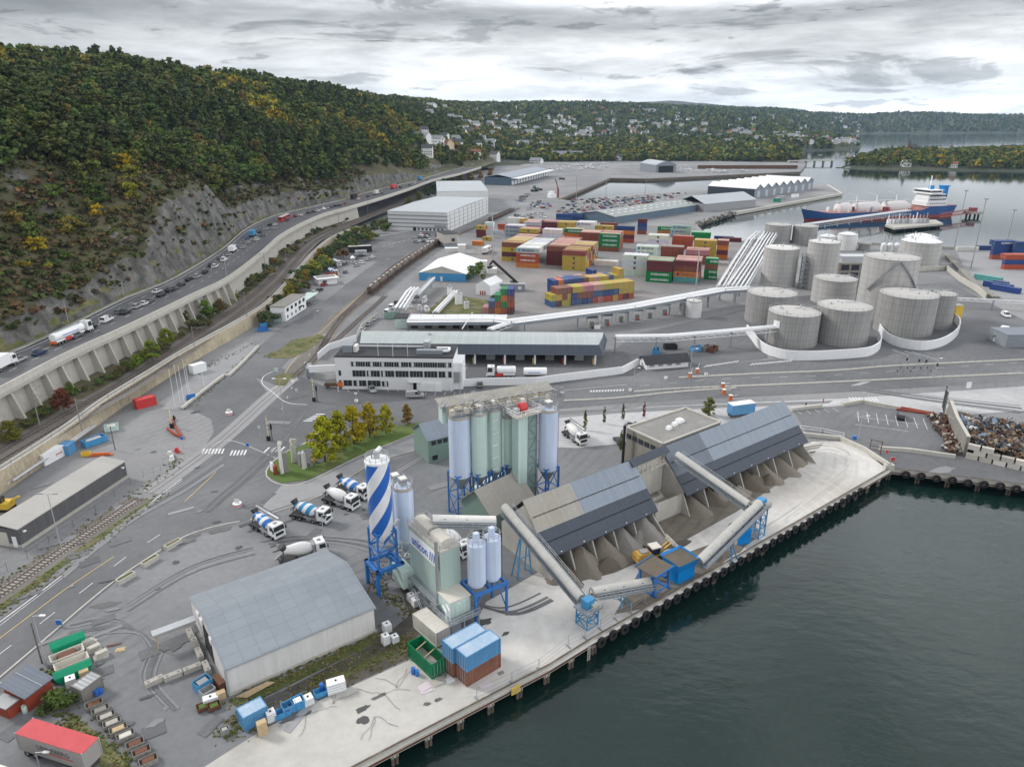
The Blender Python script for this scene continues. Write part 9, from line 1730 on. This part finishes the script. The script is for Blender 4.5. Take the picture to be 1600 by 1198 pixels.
tag(g.build('rubble_shore',smooth=False),'grey boulder shore below the container yard',kind='stuff')
for nm,px,m,h in(('quay_wall',[(873,312),(952,279),(1010,280),(1250,269)],'timber',1.0),('quay_wall',[(900,316),(985,305),(1080,299),(1291,290)],'conc',.6),('quay_wall',[(1147,332),(1315,302),(1293,289)],'conc_lt',.5)):
 P=pl(px);t=thing(nm,{'timber':'dark timber faced quay edge of the far basin','conc':'pale stone quay edge beside the car park','conc_lt':'pale concrete edge of the pier'}[m],'quay wall',P[0]);g=MB();Q=[p-P[0]for p in P]
 for a,b in zip(Q,Q[1:]):g.bar(a+V3(0,0,-1),b+V3(0,0,-1),1.5,m)
 g.F('wall',t)
t=thing('pile_wall','rusty brown sheet pile wall on the far spit','wall',at(1090,264));g=MB();a,b=Vector(),at(1245,264)-at(1090,264);g.bar(a+V3(0,0,3),b+V3(0,0,3),3.0,'scrap_brown');g.F('wall',t)
cp=random.Random(8);names_c=['white','silver','grey','black','white','black','red','blue','silver'];nn=0
def lotrow(p0,p1,n,lab):
 global nn
 a,b=at(*p0),at(*p1);e=ang(a,b)+PI/2
 for i in range(n):
  if cp.random()<.24:continue
  c=cp.choice(names_c);p=a.lerp(b,(i+.5)/n)+Vector((cp.uniform(-.3,.3),cp.uniform(-.5,.5),0));nn+=1
  car(cp.choice(['car','car','suv']),p,e+(PI if cp.random()<.4 else 0),CC[c],f'{c} car, number {i + 1} along the {lab}','cars in the harbour car park',parts=False)
for k in range(9):
 f=k/8.0;lotrow((868+k*3.5,335-k*2.6),(1010+k*8,319.5-k*2.1),20,['row nearest the blue warehouse','second row from the blue warehouse','third row','fourth row','middle row','sixth row','seventh row','eighth row','row by the basin'][k]+' of the car park')
for k in range(5):lotrow((800+k*4,318-k*3.2),(816+k*3,317.5-k*3.2),6,['first','second','third','fourth','fifth'][k]+' short row by the white warehouses');lotrow((822+k*3,327-k*3),(838+k*2,327-k*3),5,['first','second','third','fourth','fifth'][k]+' block by the basin corner')
for k in range(3):lotrow((843+k*3,326-k*3),(858+k*2,325.5-k*3),5,['first','second','third'][k]+' block beside the red crane boat')
for k,(p0,p1,n)in enumerate([((640,373),(670,371),7),((646,379),(672,377),6),((655,368),(668,367),4),((680,369),(690,368),3)]):lotrow(p0,p1,n,['first','second','third','last'][k]+' row before the huge white warehouse')
for k in range(3):lotrow((806,338+k*2.5),(850,335+k*2.2),9,['first','second','third'][k]+' row between rail wagons and car park')
for k in list(CARP.values()):kill(k)
CARP.clear()
bt_=MB();bt_.add([(0,-.9,.9),(4.5,-1.1,1.0),(7,0,1.3),(4.5,1.1,1.0),(0,.9,.9),(.3,-.4,.1),(5.8,0,.2),(.3,.4,.1)],[(5,6,1,0),(1,6,2),(2,6,3),(3,6,7,4),(0,4,7,5),(0,1,2,3,4)],'white').box((2.4,0,1.4),(2.4,1.5,.9),'white',taper=.75).box((2.4,0,1.5),(2.45,1.4,.3),'glass',taper=.95);bp_=bt_.build('boat',smooth=False);tag(bp_,'white leisure boat stored ashore','boat','leisure boats stored ashore')
for k in range(95):
 px,py=cp.uniform(862,945),0;py=cp.uniform(256.5,268-(px-862)*.035)
 if k>=62:px,py=cp.uniform(1058,1180),cp.uniform(266,270.5)
 o=bp_.copy();COL.objects.link(o);o.location=at(px,py)+V3(0,0,.4);o.rotation_euler.z=cp.uniform(0,6);s=cp.uniform(.9,1.6);o.scale=(s,s,s);o['label']='white leisure boat on land beside the far trees' if k<62 else 'white leisure boat on land at the far spit';o['group']='boats ashore by the far trees' if k<62 else 'boats ashore on the spit'
bpy.data.objects.remove(bp_)
t=thing('crane_boat','red and white work boat with a dark crane in the basin corner','boat',at(868,313,WZ),.5);MB().add([(-9,-4,2.4),(7,-4,2.4),(11,0,3),(7,4,2.4),(-9,4,2.4),(-8.5,-3.4,-.5),(7,-3,-.5),(9,0,-.5),(7,3,-.5),(-8.5,3.4,-.5)],[(0,1,6,5),(1,2,7,6),(2,3,8,7),(3,4,9,8),(4,0,5,9),(0,4,3,2,1)],'red').F('hull',t);BB(-8,-1,-3,3,2.4,6.5,'white').bb(-7,-3,-2.4,2.4,6.5,9,'white').F('deckhouse',t);MB().bar((3,0,2.4),(3,0,11),.7,'rust').bar((3,0,11),(0,1,21),.5,'rust').bar((1,-1.5,2.4),(1,-1.5,15),.4,'red').F('crane',t)
for i,(px,py)in enumerate([(837,296),(842,298),(878,281),(835,300)]):t=thing('work_vehicle',f'dark harbour machine on the empty far quay, {["first", "second", "third", "fourth"][i]}','machine',at(px,py));BB(-4,4,-1.5,1.5,.5,2.2,'dark').bb(-3,0,-1,1,2.2,4.2,'green' if i==0 else 'steel').F('body',t)
for i,(px,py,ty)in enumerate([(900,318,274),(946,320,278),(1008,306,276)]):pole(px,py,ty,f'tall slim light mast beside the basin, {["first", "second", "third"][i]} from the crane boat','steel','light mast',.25,'light_mast')
pole(770,408,335,'tall lattice light mast in the container yard corner','galv','light mast',.3,'light_mast');pole(1087,452,388,'tall lattice light mast before the orange lettered stack','galv','light mast',.3,'light_mast')
# ---- tanker ship and jetty
a,b=at(1476,336,WZ),at(1257,345,WZ);Ls=(b-a).length;t=thing('tanker_ship','blue gas tanker with white superstructure and pale deck tanks at the jetty','ship',a,ang(a,b));Bm=9.5;n=16;g=MB();vs=[]
for i in range(n+1):
 f=i/n;x=Ls*f;w=Bm*min(1,.72+f*2.2)*(1 if f<.78 else max(.03,1-((f-.78)/.22)**1.9));hz_=6.2+(2.8 if f<.2 else 0)+max(0,(f-.86)/.14)*3.4;fl=1 if f<.8 else max(.35,1-(f-.8)*2.2)
 xo=(f-.8)*22 if f>.8 else(-4 if i==0 else 0);vs+=[(x,-w*fl,-.5),(x+xo*.2,-w,2.0),(x+xo,-w,hz_),(x+xo,w,hz_),(x+xo*.2,w,2.0),(x,w*fl,-.5)]
for i in range(n):
 for j,m in((0,'ship_red'),(1,'ship_blue'),(2,'ship_deck'),(3,'ship_blue'),(4,'ship_red')):g.add([vs[i*6+j],vs[(i+1)*6+j],vs[(i+1)*6+j+1],vs[i*6+j+1]],[(3,2,1,0)],m)
g.add([vs[k]for k in range(6)],[(0,1,2,3,4,5)],'ship_blue');mat('ship_blue',(.02,.085,.26),.5,var=.1);mat('ship_red',(.28,.06,.06),.6,var=.1);mat('ship_deck',(.36,.17,.14),.7,var=.15);mat('ship_pale',(.70,.66,.66),.5,var=.06);g.F('hull',t)
for k,(f0,f1)in enumerate(((.30,.47),(.50,.68),(.70,.80))):MB().lathe([(0,Ls*f0),(4.4,Ls*f0+1.5),(5.2,Ls*f0+4),(5.2,Ls*f1-4),(4.4,Ls*f1-1.5),(0,Ls*f1)],'ship_pale',(0,0,8.6),20,'X').S('cargo_tank',t)
s=MB();s.bb(8,29,-8,8,9,12.4,'white').bb(9,28,-7.4,7.4,12.4,15.6,'white').bb(10,27,-7,7,15.6,18.6,'white').bb(14,28.5,-10.5,10.5,18.6,19,'white').bb(16,28,-9,9,19,21.6,'white').bb(15,29,-9.8,9.8,21.6,22,'white').F('superstructure',t);BB(27.9,28.1,-8.6,8.6,20,21.2,'glass').bb(17,27.8,9.0,9.1,20,21.2,'glass').bb(17,27.8,-9.1,-9.0,20,21.2,'glass').F('bridge_window',t)
g=MB()
for z in(10.4,13.8,16.8):
 for k in range(8):g.bb(10+k*2.1,10.9+k*2.1,-8.1,8.1,z,z+.9,'glass')
g.F('porthole',t);BB(4,9,-2.5,2.5,12,24,'hopper_blue').bb(3,9.5,-3,3,24,24.8,'hopper_blue').F('funnel',t);g=MB();g.bar((21,0,22),(21,0,33),.4,'white');g.bar((19,-3,28),(23,3,28),.3,'white');g.bb(18,21,-1.5,1.5,22,25,'hopper_blue');g.F('mast',t)
g=MB();g.bb(35,Ls*.8,-1,1,13.9,14.2,'galv');r_s=random.Random(1)
for k in range(22):x=34+k*(Ls*.55/22)*1.1;g.box((x,r_s.uniform(-6,6),7.5),(2,2,r_s.uniform(2,5)),r_s.choice(['white','ship_red','ship_pale','galv']));
for k in range(3):x=Ls*(.4+.14*k);g.bar((x,3,8),(x,3,19),.35,'white');g.bar((x,3,19),(x+9,3,21),.25,'white')
g.F('deck_gear',t)
def rk_(px,z=0.0):return at(*px,z)
t=thing('tanker_jetty','concrete jetty head on dark piles beside the tanker','jetty',rk_((1386,350)));o=t.location;P=[p-o for p in pl([(1383,352),(1398,357),(1474,350),(1462,344),(1390,345)])];MB().prism([(p.x,p.y)for p in P],-1.0,.4,'conc').F('deck',t);g=MB();r_s=random.Random(3)
for k in range(40):i=r_s.randrange(5);q=P[i].lerp(P[(i+1)%5],r_s.random());g.cyl((q.x,q.y),.5,-4,-1,'dark',6)
g.F('pile',t);g=MB()
for k in range(12):q=P[0].lerp(P[2],.1+.06*k)+V3(0,5,0);g.bar(q,q+Vector((0,0,r_s.uniform(5,10))),.3,r_s.choice(['galv','white','steel']));g.box(q+V3(1,1,2),(2.5,2,3),r_s.choice(['white','galv','steel']))
g.F('loading_arm',t)
t=thing('jetty_walkway','red steel footbridge from the jetty to a mooring dolphin','footbridge',at(1468,342));g=MB();d=at(1520,334)-at(1468,342);m=16
for s in(-1,1):
 for z in(1,4):g.bar((0,s,z),(d.x,d.y+s,z),.2,'ship_red')
 for k in range(m):g.bar((d.x*k/m,d.y*k/m+s,1),(d.x*(k+1)/m,d.y*(k+1)/m+s,4),.13,'ship_red')
g.F('truss',t);t=thing('mooring_dolphin','dark mooring dolphin with red gear beyond the ship stern','dolphin',at(1520,334));g=MB();g.bb(-6,6,-4,4,0,2,'conc');g.bb(-3,2,-2,2,2,5,'ship_red')
for x in(-5,-2,2,5):g.cyl((x,0),.8,-4,0,'dark',8)
g.F('platform',t)
# ---- houses on the slopes
HP={}
def house_parts(t,L_,D,H_,wm,rm,win=True):
 MB().add([(-L_/2,-D/2,-3),(L_/2,-D/2,-3),(L_/2,D/2,-3),(-L_/2,D/2,-3),(-L_/2,-D/2,H_),(L_/2,-D/2,H_),(L_/2,D/2,H_),(-L_/2,D/2,H_),(-L_/2,0,H_+D*.38),(L_/2,0,H_+D*.38)],[(0,1,5,4),(2,3,7,6),(1,2,6,9,5),(3,0,4,8,7)],wm).F('wall',t)
 r=MB().gable(-L_/2,L_/2,-D/2,D/2,0,H_,H_+D*.38,wm,rm,over=.5,walls=False).F('roof',t);BB(-1.2,-.4,-.4,.4,H_+D*.3,H_+D*.38+1.1,'brown_pile').F('chimney',r)
 if win:
  for k in range(int(L_/2.6)):
   for z in(1.0,3.8)[:2 if H_>5 else 1]:BB(-L_/2+1+k*2.6,-L_/2+2.1+k*2.6,-D/2-.06,-D/2+.05,z,z+1.5,'glass').F('window',t)
mat('house_white',(.74,.74,.73),.7,var=.05);mat('house_cream',(.6,.5,.33),.7,var=.05);mat('house_pink',(.5,.3,.26),.7,var=.05);mat('tile_red',(.23,.09,.06),.8,var=.15);mat('tile_dark',(.07,.073,.08),.8,var=.15);mat('tile_grey',(.22,.23,.24),.7,var=.1)
for i,(px,py,L_,D,H_,wm,rm,lab)in enumerate(big):
 p=hit(px,py)
 if p is None:continue
 t=thing('house',lab,'house',(p.x,p.y,p.z),(i*37%11)*.12-.5);house_parts(t,L_,D,H_,'house_'+wm,'tile_'+rm)
hp=[]
for k,(wm,rm,L_,D,H_)in enumerate([('house_white','tile_grey',13,10,6),('house_white','tile_dark',11,9,6.5),('house_white','tile_red',12,9,5.5),('house_cream','tile_red',11,9,6),('house_white','tile_grey',22,11,7),('house_pink','tile_dark',12,10,6)]):
 g=MB();g.gable(-L_/2,L_/2,-D/2,D/2,-3,H_,H_+D*.38,wm,rm,over=.4);
 for q in range(int(L_/3)):g.bb(-L_/2+1+q*3,-L_/2+2.3+q*3,-D/2-.08,-D/2+.03,1.5,3.2,'glass')
 hp.append((tag(g.build('house',smooth=False),'x','house'),('white','white','white','cream','long white','pinkish')[k],('grey','black','red','red','grey','black')[k]))
for k,(px,py,p,q_,rz_,s)in enumerate(HOUSES):
 if k in HV:continue
 o0,w1,r1=hp[q_];o=o0.copy();COL.objects.link(o);o.location=(p.x,p.y,p.z+1.2);o.rotation_euler.z=rz_;o.scale=(s,s,s)
 where='on the near wooded slope' if p.y<1700 else('on the far hillside' if p.y<3000 else 'near the far skyline');o['label']=f'{w1} house with {r1} roof {where}';o['group']=f'{w1} {r1} roofed houses {where}'
 if IX:o['ix']=k
for i,(px,py)in enumerate([(1390,229),(1410,229),(1455,228),(1475,228),(1528,230),(1545,222),(1575,226),(1590,235),(1500,265),(1425,264),(1345,250),(1338,247),(1372,229),(1440,229)]):
 Y=min(range(1125,1680,6),key=lambda y:abs(row((pxx(px,y),y,islz(px,y)))[1]-py)+(99 if islz(px,y)<.5 else 0));xx=pxx(px,Y);zz=islz(px,Y)+(2.5 if py<240 else.5);o=hp[i%3][0].copy();COL.objects.link(o);o.location=(xx,Y,zz);o.rotation_euler.z=.3*(i%4)-.4;o['label']='white house with '+hp[i%3][2]+' roof on the island, '+['by the church','left of the golden trees','above the shore wood','beside the tall oak','on the open slope','at the island top','at the frame edge','lowest at the frame edge','a boathouse at the waterline','a small boathouse on the shore','at the bridge foot','behind the bridge foot','nearest the tip','amid dark firs'][i]
for o,*_ in hp:bpy.data.objects.remove(o)
p=Vector((pxx(1431,1420),1420,16));t=thing('church','dark wooden church with a slender spire on the island','church',p,.3);MB().gable(-8,8,-5,5,0,8,14,'scrap_brown','tile_dark',over=.4).F('nave',t);BB(-12,-8,-2,2,0,15,'scrap_brown').add([(-12.3,-2.3,15),(-7.7,-2.3,15),(-7.7,2.3,15),(-12.3,2.3,15),(-10,0,25)],[(0,1,4),(1,2,4),(2,3,4),(3,0,4)],'tile_dark').F('spire',t)
a,b=at(1232,253.5,1.0),at(1300,253.5,1.0);t=thing('low_bridge','low pale bridge over the sound to the island','bridge',a,ang(a,b));L_=(b-a).length;g=MB();g.bb(0,L_,-4,4,2,3,'conc_lt')
for k in range(6):g.bb(L_*k/5-1,L_*k/5+1,-3,3,-5,2,'conc')
g.F('deck',t)
for i,(px,py)in enumerate([(1310,262),(1325,263),(1308,232),(1330,236),(1345,242),(1282,243)]):t=thing('sail_boat','white sailing boat at anchor near the sound, '+['by the island tip','second by the tip','far up the sound','in mid sound','nearest the wooded shore','beside the bridge'][i],'boat',at(px,py,WZ),.4*i);MB().add([(-5,-1.5,1.3),(3,-1.5,1.3),(6,0,1.6),(3,1.5,1.3),(-5,1.5,1.3),(-4,0,-.5),(4,0,-.5)],[(0,1,6,5),(1,2,6),(2,3,6),(3,4,5,6),(4,0,5),(0,4,3,2,1)],'white').F('hull',t);MB().bar((0,0,1),(0,0,13),.12,'galv').F('mast',t)
